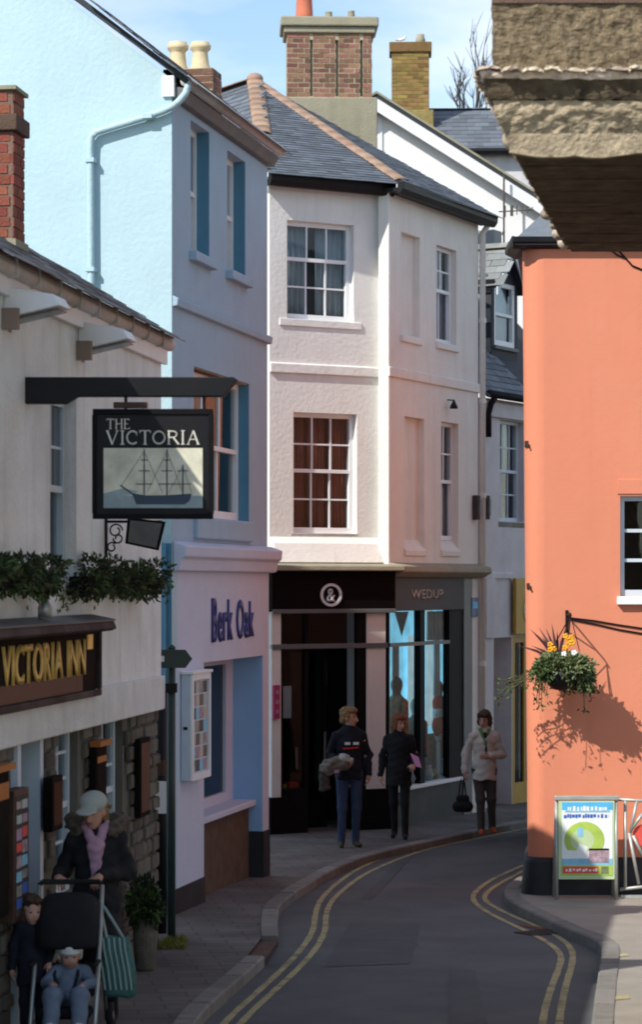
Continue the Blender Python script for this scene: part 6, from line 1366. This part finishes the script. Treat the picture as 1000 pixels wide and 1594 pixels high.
def hand(w, d, s, m=0, curl=.4, k=1., flip=1):
    """palm and five fingers from the wrist w along direction d; s is the sideways axis of the palm, thumb on its +s side"""
    w, d, s = np.array(w, float), np.array(d, float), np.array(s, float); d /= np.linalg.norm(d); s = s-d*(s@d); s /= np.linalg.norm(s); n = np.cross(d, s)*flip
    pr = [('c', tuple(w), tuple(w+d*.05*k), .026*k, .030*k, m), ('c', tuple(w+d*.075*k-s*.022*k), tuple(w+d*.075*k+s*.022*k), .018*k, .018*k, m), ('c', tuple(w+d*.03*k-s*.015*k), tuple(w+d*.03*k+s*.015*k), .021*k, .021*k, m)]
    fg = []
    for i, (o, l) in enumerate(((-.031, .060), (-.011, .076), (.010, .080), (.030, .072))):
        b = w+d*.085*k+s*o*k; c1 = b+(d*math.cos(curl)+n*math.sin(curl))*l*.5*k; c2 = c1+(d*math.cos(curl*2.3)+n*math.sin(curl*2.3))*l*.5*k
        fg += [('c', tuple(b), tuple(c1), .0095*k, .009*k, m), ('c', tuple(c1), tuple(c2), .009*k, .0075*k, m)]
    b = w+d*.03*k+s*.028*k; c1 = b+(d*.6+s*.65+n*.3)*.042*k; c2 = c1+(d*.85+s*.2+n*.4)*.035*k
    fg += [('c', tuple(b), tuple(c1), .0125*k, .011*k, m), ('c', tuple(c1), tuple(c2), .011*k, .009*k, m)]
    return pr, fg
def torso(J, m, k=1.):
    return [('c', J['pel'], J['wst'], .125*k, .115*k, m, .72), ('c', J['wst'], J['chs'], .115*k, .13*k, m, .72), ('c', J['shl'], J['shr'], .054*k, .054*k, m), ('c', J['chs'], J['nck'], .075*k, .052*k, m), ('c', J['hpl'], J['hpr'], .082*k, .082*k, m)]
def garment(J, k, hem, flare=1., sleeve=1., chest=1., collar=.068):
    hz = hem*k; tw = .158*k*chest; pel = J['pel']
    g = [('c', (0, pel[1], hz-.12), (0, pel[1], .95*k), tw*1.06*flare, tw*1.0*flare**.5, 0, .94), ('c', (0, pel[1], .95*k), J['wst'], tw*1.0*flare**.5, tw*.93, 0, .86), ('c', J['wst'], J['chs'], tw*.93, tw*1.06, 0, .74), ('c', J['shl'], J['shr'], .062*k*chest, .062*k*chest, 0), ('c', J['nck'], J['shl'], .062*k, .05*k, 0), ('c', J['nck'], J['shr'], .062*k, .05*k, 0), ('c', J['chs'], (J['nck'][0], J['nck'][1]+.012, J['nck'][2]+.005*k), .092*k, collar*k, 0)]
    for s in 'lr':
        w = tuple(np.array(J['wr'+s])*.95+np.array(J['el'+s])*.05); g += [('c', J['sh'+s], J['el'+s], .060*k*sleeve, .053*k*sleeve, 0), ('c', J['el'+s], w, .054*k*sleeve, .043*k*sleeve, 0)]
    return g
def leg(J, s, m, ms, k=1., thick=1.):
    h, kn, an, to = J['hp'+s], J['kn'+s], J['an'+s], J['to'+s]
    return [('c', h, kn, .086*k*thick, .060*k*thick, m), ('c', kn, an, .058*k*thick, .046*k*thick, m), ('c', (an[0], an[1]+.02*k, max(an[2]-.045*k, an[2]-.05)), to, .036*k, .030*k, ms)]
def arm(J, s, m, k=1., t=1.): return [('c', J['sh'+s], J['el'+s], .052*k*t, .042*k*t, m), ('c', J['el'+s], J['wr'+s], .041*k*t, .030*k*t, m)]
def body_joints(H, **kw):
    k = H/1.70
    J = dict(pel=(0,0,.93), wst=(0,0,1.08), chs=(0,0,1.28), nck=(0,.0,1.46), hd=(0,-.01,1.585), shl=(-.155,0,1.362), shr=(.155,0,1.362), ell=(-.23,.02,1.12), elr=(.23,.02,1.12), wrl=(-.25,-.03,.87), wrr=(.25,-.03,.87),
             hpl=(-.085,0,.90), hpr=(.085,0,.90), knl=(-.095,-.01,.49), knr=(.095,-.01,.49), anl=(-.10,.02,.085), anr=(.10,.02,.085), tol=(-.11,-.13,.032), tor=(.11,-.13,.032))
    J.update(kw); return {a: tuple(v*k for v in b) for a, b in J.items()}, k
def hair_cap(parent, c, Rm, k, m, prims, wob=(.007, 75), res=.009):
    P_ = []
    for p in prims:
        if p[0] == 'e': P_.append(('e', tuple(np.array(c)+Rm @ (np.array(p[1])*k)), tuple(np.array(p[2])*k), 0, Rm))
        else: P_.append(('c', tuple(np.array(c)+Rm @ (np.array(p[1])*k)), tuple(np.array(c)+Rm @ (np.array(p[2])*k)), p[3]*k, p[4]*k, 0))
    return sdf_obj('hair', [(.02, P_)], [m], res, parent, wob=wob)
SHORT = [('e', (0, .035, .055), (.088, .094, .09)), ('e', (0, -.03, .095), (.075, .06, .045)), ('e', (.062, .02, .015), (.03, .055, .06)), ('e', (-.062, .02, .015), (.03, .055, .06)), ('e', (0, .07, -.02), (.07, .045, .07))]
BOB = [('e', (0, .03, .055), (.094, .1, .092)), ('e', (0, -.035, .1), (.08, .06, .042)), ('e', (.074, .02, -.02), (.03, .06, .085)), ('e', (-.074, .02, -.02), (.03, .06, .085)), ('e', (0, .075, -.04), (.08, .045, .09))]

# --- man in a dark sports jacket
gp_ = gpt(544, 1318); man = thing('person', 'person in dark zipped jacket and blue jeans carrying a bundle, looking to the side', 'person', None, gp_, R(8))
J, k = body_joints(1.73, elr=(.24,.05,1.13), wrr=(.23,-.06,.90), ell=(-.24,.06,1.12), wrl=(-.12,-.20,1.05), knl=(-.09,-.03,.49), anl=(-.10,-.02,.085), tol=(-.12,-.17,.032), knr=(.09,-.02,.49), anr=(.085,.05,.085), tor=(.12,-.09,.032))
hp_, hq_, hR = head_prims(J['hd'], R(58), R(4), k)
ph, fh = hand(J['wrr'], (0, -.15, -1), (-.3, -1, 0), 0, .45, k); pl_, fl_ = hand(J['wrl'], (.9, -.3, .05), (0, -.3, 1), 0, .7, k)
bd = sdf_obj('body', [(.035, torso(J, 1, k)+leg(J, 'l', 1, 2, k)+leg(J, 'r', 1, 2, k)+arm(J, 'l', 0, k)+arm(J, 'r', 0, k)), (.02, hp_+[('c', J['nck'], J['hd'], .052*k, .055*k, 0)]), (.012, ph), (.004, fh), (.012, pl_), (.004, fl_)], ['skin', 'jeans', 'shoe_olive'], .0105, man, wob=(.0018, 22))
face_bits(man, hq_, hR, k); hair_cap(man, J['hd'], hR, k, 'hair_fair', SHORT)
sdf_obj('jacket', [(.028, garment(J, k, .83))], ['navy_cloth'], .0105, man, wob=(.006, 30), cut=.83*k)
for x0, x1 in ((-.075, -.01), (.03, .10)): MB().box(x0, x1, -.002, .03, 0, .032).build('chest_print', 'paper', man, matrix=Matrix.Translation((0, -.142, 1.285)))
MB().tube([(-.10, -.118, 1.235), (.0, -.128, 1.24), (.10, -.112, 1.25)], .013, 6).build('red_stripe', 'red_trim', man)
bdl = thing('shoulder_bag', 'grey and beige bundle of bags carried on the forearm of the jacketed person', 'bag'); bdl.location = gp_+Vector((-.11, -.24, 0)); bdl.rotation_euler = (0, 0, R(8))
sdf_obj('bundle', [(.03, [('e', (-.03,0,1.06), (.17,.085,.10), 0), ('e', (-.16,.02,1.0), (.09,.075,.10), 0), ('c', (-.21,.03,.93), (-.19,.03,.78), .06, .075, 1), ('c', (.02,-.04,1.13), (.12,-.02,1.10), .05, .04, 2)])], ['bag_beige', 'brown_cloth', 'cap_cloth'], .0105, bdl, wob=(.010, 34))
MB().tube([(-.20, .04, .95), (-.18, .12, 1.2), (-.16, .22, 1.44)], .012, 6).build('strap', 'brown_cloth', bdl); MB().box(-.09, -.03, -.085, -.07, .95, .99).build('pink_tag', 'pink_cloth', bdl)

# --- woman in black walking with a pink leaflet
gp_ = gpt(622, 1305); wb = thing('person', 'person all in black walking past the shop window holding a pink leaflet', 'person', None, gp_, R(-10))
J, k = body_joints(1.60, elr=(.22,.03,1.13), wrr=(.21,-.17,1.02), ell=(-.24,.06,1.12), wrl=(-.26,.02,.87), knl=(-.08,.02,.49), anl=(-.085,.13,.10), tol=(-.09,-.02,.034), knr=(.09,-.10,.50), anr=(.10,-.12,.085), tor=(.12,-.26,.04))
hp_, hq_, hR = head_prims(J['hd'], R(42), R(10), k)
ph, fh = hand(J['wrr'], (.1, -.9, -.1), (-1, 0, .2), 0, .6, k); pl_, fl_ = hand(J['wrl'], (0, -.1, -1), (.3, -1, 0), 0, .4, k, -1)
sdf_obj('body', [(.035, torso(J, 1, k)+leg(J, 'l', 1, 2, k)+leg(J, 'r', 1, 2, k)+arm(J, 'l', 0, k)+arm(J, 'r', 0, k)), (.02, hp_+[('c', J['nck'], J['hd'], .048*k, .052*k, 0)]), (.012, ph), (.004, fh), (.012, pl_), (.004, fl_)], ['skin', 'black_cloth', 'rubber'], .0105, wb, wob=(.0015, 22))
face_bits(wb, hq_, hR, k); hair_cap(wb, J['hd'], hR, k, 'hair_red', BOB)
sdf_obj('coat', [(.028, garment(J, k, .74, 1.08))], ['black_cloth'], .0105, wb, wob=(.006, 30), cut=.74*k)
lf_ = MB().add([(-.02, 0, .10), (.09, -.02, .05), (.13, .0, -.09), (.05, .03, -.07), (-.02, .012, .10), (.09, -.008, .05), (.13, .012, -.09), (.05, .042, -.07)], [(0, 1, 2, 3), (7, 6, 5, 4), (0, 4, 5, 1), (1, 5, 6, 2), (2, 6, 7, 3), (3, 7, 4, 0)]).build('leaflet', 'pink_paper'); lf_.location = gp_+Vector((.15, -.30, 1.03)); tag(lf_, 'folded pink leaflet held by the person in black', 'leaflet')

# --- woman in a cream jacket with orange shoes
gp_ = gpt(754, 1298); wc = thing('person', 'person in cream jacket, green scarf and orange shoes walking at the kerb', 'person', None, gp_, R(6))
J, k = body_joints(1.62, elr=(.27,.05,1.10), wrr=(.05,-.20,1.09), ell=(-.25,.05,1.12), wrl=(-.27,-.0,.86), knl=(-.06,-.06,.49), anl=(-.05,-.06,.085), tol=(-.07,-.2,.034), knr=(.10,-.02,.49), anr=(.13,.10,.10), tor=(.15,-.05,.04))
hp_, hq_, hR = head_prims(J['hd'], R(-30), R(16), k)
ph, fh = hand(J['wrr'], (-.9, -.3, .05), (0, -.2, 1), 0, .5, k); pl_, fl_ = hand(J['wrl'], (0, -.1, -1), (.3, -1, 0), 0, .8, k, -1)
sdf_obj('body', [(.035, torso(J, 1, k)+leg(J, 'l', 1, 2, k, 1.08)+leg(J, 'r', 1, 2, k, 1.08)+arm(J, 'l', 0, k)+arm(J, 'r', 0, k)), (.02, hp_+[('c', J['nck'], J['hd'], .048*k, .052*k, 0)]), (.012, ph), (.004, fh), (.012, pl_), (.004, fl_)], ['skin', 'brown_cloth', 'shoe_orange'], .0105, wc, wob=(.002, 22))
face_bits(wc, hq_, hR, k); hair_cap(wc, J['hd'], hR, k, 'hair_brown', BOB)
sdf_obj('jacket', [(.028, garment(J, k, .76, 1.12, 1.08))], ['cream_cloth'], .0105, wc, wob=(.006, 28), cut=.76*k)
sdf_obj('top', [(.02, [('c', (0, -.085, 1.33), (.01, -.112, 1.05), .03, .014, 0), ('c', (.01, -.118, 1.02), (.015, -.118, .76), .012, .05, 0, .6)])], ['parka'], .009, wc, cut=.735)
sdf_obj('scarf', [(.02, [('c', (-.055, -.05, 1.38), (.0, -.11, 1.22), .028, .022, 0), ('c', (.05, -.05, 1.38), (.0, -.11, 1.20), .024, .02, 0), ('c', (-.06, .0, 1.40), (.06, .0, 1.40), .045, .045, 1)])], ['green_scarf', 'cream_cloth'], .010, wc)
hbg = thing('handbag', 'black handbag hanging from the hand of the person in cream', 'handbag'); hbg.location = Vector((gp_.x-.29, gp_.y-.05, gp_.z))
sdf_obj('pouch', [(.03, [('c', (-.06,0,.37), (.07,0,.37), .075, .075, 0), ('c', (-.04,0,.48), (.05,0,.48), .045, .045, 0)])], ['black_cloth'], .012, hbg)
MB().tube([(-.05, 0, .5), (-.03, 0, .68), (.0, .0, .80), (.03, 0, .68), (.05, 0, .5)], .010, 6).build('handle', 'black_cloth', hbg)

# --- woman pushing the pushchair
bx, by = -1.535, 17.55; bz = gz(by); wf = thing('person', 'person in dark fur-hooded parka, pale cap and pink scarf pushing a pushchair', 'person', None, (bx, by, bz), R(0))
J, k = body_joints(1.62, nck=(0,-.03,1.455), hd=(-.015,-.09,1.57), chs=(0,-.02,1.28), ell=(-.245,.06,1.13), wrl=(-.25,-.245,1.125), elr=(.225,.06,1.13), wrr=(.045,-.245,1.13), knl=(-.09,-.08,.49), anl=(-.10,-.03,.085), tol=(-.11,-.18,.034), knr=(.10,.02,.49), anr=(.10,.14,.10), tor=(.11,.0,.04))
hp_, hq_, hR = head_prims(J['hd'], R(-16), R(17), k)
ph, fh = hand(J['wrr'], (-.2, -.9, -.22), (-1, .2, .1), 0, .8, k); pl_, fl_ = hand(J['wrl'], (.2, -.9, -.22), (1, .2, .1), 0, .8, k, -1)
sdf_obj('body', [(.035, torso(J, 1, k)+leg(J, 'l', 1, 2, k)+leg(J, 'r', 1, 2, k)+arm(J, 'l', 0, k)+arm(J, 'r', 0, k)), (.02, hp_+[('c', J['nck'], J['hd'], .048*k, .052*k, 0)]), (.012, ph), (.0035, fh), (.012, pl_), (.0035, fl_)], ['skin', 'navy_cloth', 'rubber'], .009, wf, wob=(.0012, 22))
face_bits(wf, hq_, hR, k)
hair_cap(wf, J['hd'], hR, k, 'hair_fair', [('e', (0, .045, .03), (.086, .085, .085)), ('e', (.06, .05, -.03), (.035, .045, .06)), ('c', (0, .12, .03), (.05, .19, -.03), .03, .02)], res=.009)
def hq2(v): return tuple(np.array(J['hd'])+hR @ (np.array(v)*k))
sdf_obj('cap', [(.012, [('e', hq2((0, .015, .068)), (.096, .108, .075), 0, hR), ('e', hq2((0, -.125, .052)), (.075, .07, .014), 0, hR)])], ['cap_cloth'], .009, wf)
sdf_obj('parka', [(.03, garment(J, k, .42, 1.08, 1.12, 1.02, .08))], ['parka'], .0105, wf, wob=(.007, 27), cut=.42*k)
sdf_obj('fur_hood', [(.03, [('c', (-.12, -.06, 1.37), (-.16, .06, 1.42), .045, .055, 0), ('c', (-.16, .06, 1.42), (0, .15, 1.40), .055, .07, 0), ('c', (0, .15, 1.40), (.16, .06, 1.42), .07, .055, 0), ('c', (.16, .06, 1.42), (.12, -.06, 1.37), .055, .045, 0)])], ['fur'], .011, wf, wob=(.012, 60))
sdf_obj('scarf', [(.02, [('c', (-.06, -.085, 1.385), (.0, -.145, 1.25), .034, .034, 0), ('c', (.06, -.08, 1.39), (.02, -.145, 1.24), .034, .034, 0), ('c', (.005, -.140, 1.26), (.015, -.14, 1.04), .052, .030, 0, .6), ('c', (-.06, -.02, 1.40), (.06, -.02, 1.40), .045, .045, 0)])], ['pink_cloth'], .010, wf, wob=(.005, 45))

# --- the pushchair
pc_ = thing('pushchair', 'black pushchair with folded hood and silver frame outside the inn', 'pushchair', None, (bx-.14, by-.62, gz(by-.62)), 0)
for sx in (-.21, .21):
    MB().tube([(sx, .62, .06), (sx, .30, .50), (sx*1.0, .20, .64)], .014, 8).build('rear_leg', 'metal_grey', pc_, smooth=True)
    MB().tube([(sx, -.34, .10), (sx, -.1, .42), (sx, .12, .72), (sx, .26, 1.02)], .015, 8).build('frame_tube', 'metal_grey', pc_, smooth=True)
    for yy, r_ in ((.62, .085), (-.36, .085)):
        wh = MB().lathe([(.03, -.02), (r_, -.022), (r_+.008, 0), (r_, .022), (.03, .02)], n=18).build('wheel', 'rubber', pc_, smooth=True, matrix=Matrix.Translation((sx*1.12, yy, r_+.006)) @ Matrix.Rotation(R(90), 4, 'Y'))
        MB().lathe([(.03, -.024), (.03, .024)], n=10).build('hub', 'metal_grey', wh)
    MB().tube([(sx, .02, .55), (sx*.98, -.26, .56)], .016, 8).build('arm_rest', 'black_cloth', pc_, smooth=True)
MB().tube([(-.21, .26, 1.02), (-.19, .285, 1.04), (.19, .285, 1.04), (.21, .26, 1.02)], .018, 8).build('handle', 'rubber', pc_, smooth=True)
MB().tube([(-.21, -.34, .10), (.21, -.34, .10)], .012, 6).build('foot_bar', 'metal_grey', pc_)
MB().box(-.17, .17, -.46, -.30, .12, .14).build('footrest', 'rubber', pc_, bevel=.01)
sdf_obj('seat', [(.03, [('c', (-.14, -.20, .24), (.14, -.20, .24), .035, .035, 0), ('c', (-.14, .04, .22), (.14, .04, .22), .035, .035, 0), ('c', (-.13, -.08, .22), (.13, -.08, .22), .04, .04, 0), ('c', (-.15, .10, .34), (.15, .10, .34), .04, .04, 0), ('c', (-.16, .14, .48), (.16, .14, .48), .04, .04, 0), ('c', (-.16, .19, .66), (.16, .19, .66), .04, .04, 0), ('c', (-.16, .22, .80), (.16, .22, .80), .04, .04, 0)])], ['black_cloth'], .012, pc_)
n = 14; vs = []; fs = []                               # the hood: a curved shell over the seat
for i in range(n+1):
    t = R(-10+i*115/n)
    for j in range(9):
        s_ = (j/8-.5)*2; w_ = .205; a = abs(s_); y_ = .20-.30*math.cos(t)*(1-.25*a**3); z_ = .69+.29*math.sin(t)*(1-.22*a**4)
        vs.append((w_*s_, y_, z_))
for i in range(n):
    for j in range(8): fs.append((i*9+j, i*9+j+1, (i+1)*9+j+1, (i+1)*9+j))
ho = MB().add(vs, fs).build('hood', 'black_cloth', pc_, smooth=True); so = ho.modifiers.new('t', 'SOLIDIFY'); so.thickness = .012
for sx in (-.07, .07): MB().tube([(sx, .06, .54), (sx*1.1, -.06, .47), (sx*.7, -.10, .37)], .012, 5).build('harness', 'navy_cloth', pc_)
# --- toddler seated in it
td = thing('person', 'toddler in white hat and pale blue suit seated in the pushchair', 'person', None, (bx-.12, by-.62, gz(by-.62)), 0)
T = dict(pel=(0,-.02,.33), chs=(0,.03,.46), nck=(0,.015,.515))
hp_, hq_, hR = head_prims((0, -.015, .595), R(10), R(12), .80, 0, 1)
tl = [('c', T['pel'], T['chs'], .085, .08, 1), ('c', T['chs'], T['nck'], .07, .045, 1), ('c', (-.08,.02,.485), (.08,.02,.485), .04, .04, 1), ('c', (-.06,-.04,.32), (-.09,-.27,.36), .068, .062, 1), ('c', (.06,-.04,.32), (.09,-.27,.36), .068, .062, 1), ('c', (-.09,-.27,.36), (-.09,-.34,.19), .062, .050, 1), ('c', (.09,-.27,.36), (.09,-.34,.19), .062, .050, 1), ('c', (-.09,-.34,.175), (-.095,-.41,.165), .036, .03, 2), ('c', (.09,-.34,.175), (.095,-.41,.165), .036, .03, 2),
      ('c', (-.10,.01,.48), (-.15,-.08,.42), .040, .034, 1), ('c', (-.15,-.08,.42), (-.10,-.17,.42), .034, .027, 1), ('c', (.10,.01,.48), (.155,-.08,.42), .040, .034, 1), ('c', (.155,-.08,.42), (.10,-.16,.415), .034, .027, 1)]
ph, fh = hand((-.10,-.17,.42), (.3, -.9, -.1), (1, .3, 0), 0, .6, .55); pl_, fl_ = hand((.10,-.16,.415), (-.3, -.9, -.1), (-1, .3, 0), 0, .6, .55)
sdf_obj('body', [(.025, tl), (.018, hp_+[('c', T['nck'], (0, -.015, .595), .042, .045, 0)]), (.01, ph), (.003, fh), (.01, pl_), (.003, fl_)], ['skin', 'babygrow', 'white_hat'], .0085, td, wob=(.002, 40))
face_bits(td, hq_, hR, .8, young=1)
c = np.array((0, -.015, .595)); sdf_obj('hat', [(.012, [('e', tuple(c+hR@np.array((0, .014, .046))), (.080, .092, .068), 0, hR), ('e', tuple(c+hR@np.array((0, .004, .032))), (.081, .093, .018), 0, hR), ('c', tuple(c+hR@np.array((.064, .02, -.02))), tuple(c+hR@np.array((.068, .02, .04))), .022, .022, 0), ('c', tuple(c+hR@np.array((-.064, .02, -.02))), tuple(c+hR@np.array((-.068, .02, .04))), .022, .022, 0)])], ['white_hat'], .0085, td)
sb = thing('striped_bag', 'green striped shopping bag hanging from the pushchair handle', 'bag'); sb.location = (bx+.14, by-.42, gz(by)+.02); sb.scale = (.80, .80, .92)
bgm = MB(); vs = []; fs = []
for z_, w_, d_ in ((.30, .11, .05), (.33, .145, .07), (.5, .15, .075), (.66, .13, .06), (.74, .11, .035)):
    for i in range(16): t = 2*math.pi*i/16; vs.append((.03+(.035*(.75-z_)*3)+w_*.95*abs(math.cos(t))**.6*(1 if math.cos(t) > 0 else -1), d_*abs(math.sin(t))**.7*(1 if math.sin(t) > 0 else -1)+.008*math.sin(i*2.1+z_*30), z_+.01*math.sin(i*1.3)))
for j in range(4):
    for i in range(16): fs.append((j*16+i, j*16+(i+1) % 16, j*16+16+(i+1) % 16, j*16+16+i))
fs += [tuple(range(16))[::-1]]
bgm.add(vs, fs).build('sack', 'bag_stripe', sb, smooth=True)
for i, xx in enumerate((-.07, -.025, .02, .065, .11, .15)): MB().tube([(xx+.02, -.083, .36), (xx, -.085, .5), (xx-.035, -.072, .65), (xx-.045, -.05, .73)], .010, 5).build('stripe', 'bag_pale', sb)
MB().tube([(-.04, -.03, .73), (-.09, -.02, .93), (-.10, .0, .99), (-.05, .0, .93), (.10, .0, .72)], .012, 6).build('handle', 'bag_pale', sb)
# --- child walking beside
cp_ = thing('person', 'small child in dark navy coat walking beside the pushchair', 'person', None, (-1.915, 17.0, gz(17.0)), R(5)); cp_.scale = (.86, .86, .94)
K = 1.04/1.70
J, k = body_joints(1.04, nck=(0,0,1.36), hd=(0,-.02,1.545), wrr=(.22,-.12,.95), elr=(.24,0,1.12), knl=(-.09,-.07,.49), anl=(-.1,-.04,.085), tol=(-.11,-.19,.034))
hp_, hq_, hR = head_prims((0, -.012, .925), R(18), R(2), .88, 0, 1)
ph, fh = hand(J['wrr'], (0, -.5, -.8), (-1, 0, 0), 0, .5, .62); pl_, fl_ = hand(J['wrl'], (0, -.1, -1), (.3, -1, 0), 0, .4, .62, -1)
sdf_obj('body', [(.03, torso(J, 1, k)+leg(J, 'l', 1, 2, k, 1.1)+leg(J, 'r', 1, 2, k, 1.1)+arm(J, 'l', 0, k, 1.1)+arm(J, 'r', 0, k, 1.1)), (.02, hp_+[('c', J['nck'], (0, 0, .90), .042, .045, 0)]), (.01, ph), (.003, fh), (.01, pl_), (.003, fl_)], ['skin', 'navy_cloth', 'rubber'], .0085, cp_)
face_bits(cp_, hq_, hR, .88, young=1); hair_cap(cp_, (0, -.012, .925), hR, .88, 'hair_brown', BOB, res=.009)
sdf_obj('coat', [(.022, garment(J, k, .68, 1.12, 1.2, 1.06))], ['navy_cloth'], .0095, cp_, wob=(.004, 34), cut=.68*k)
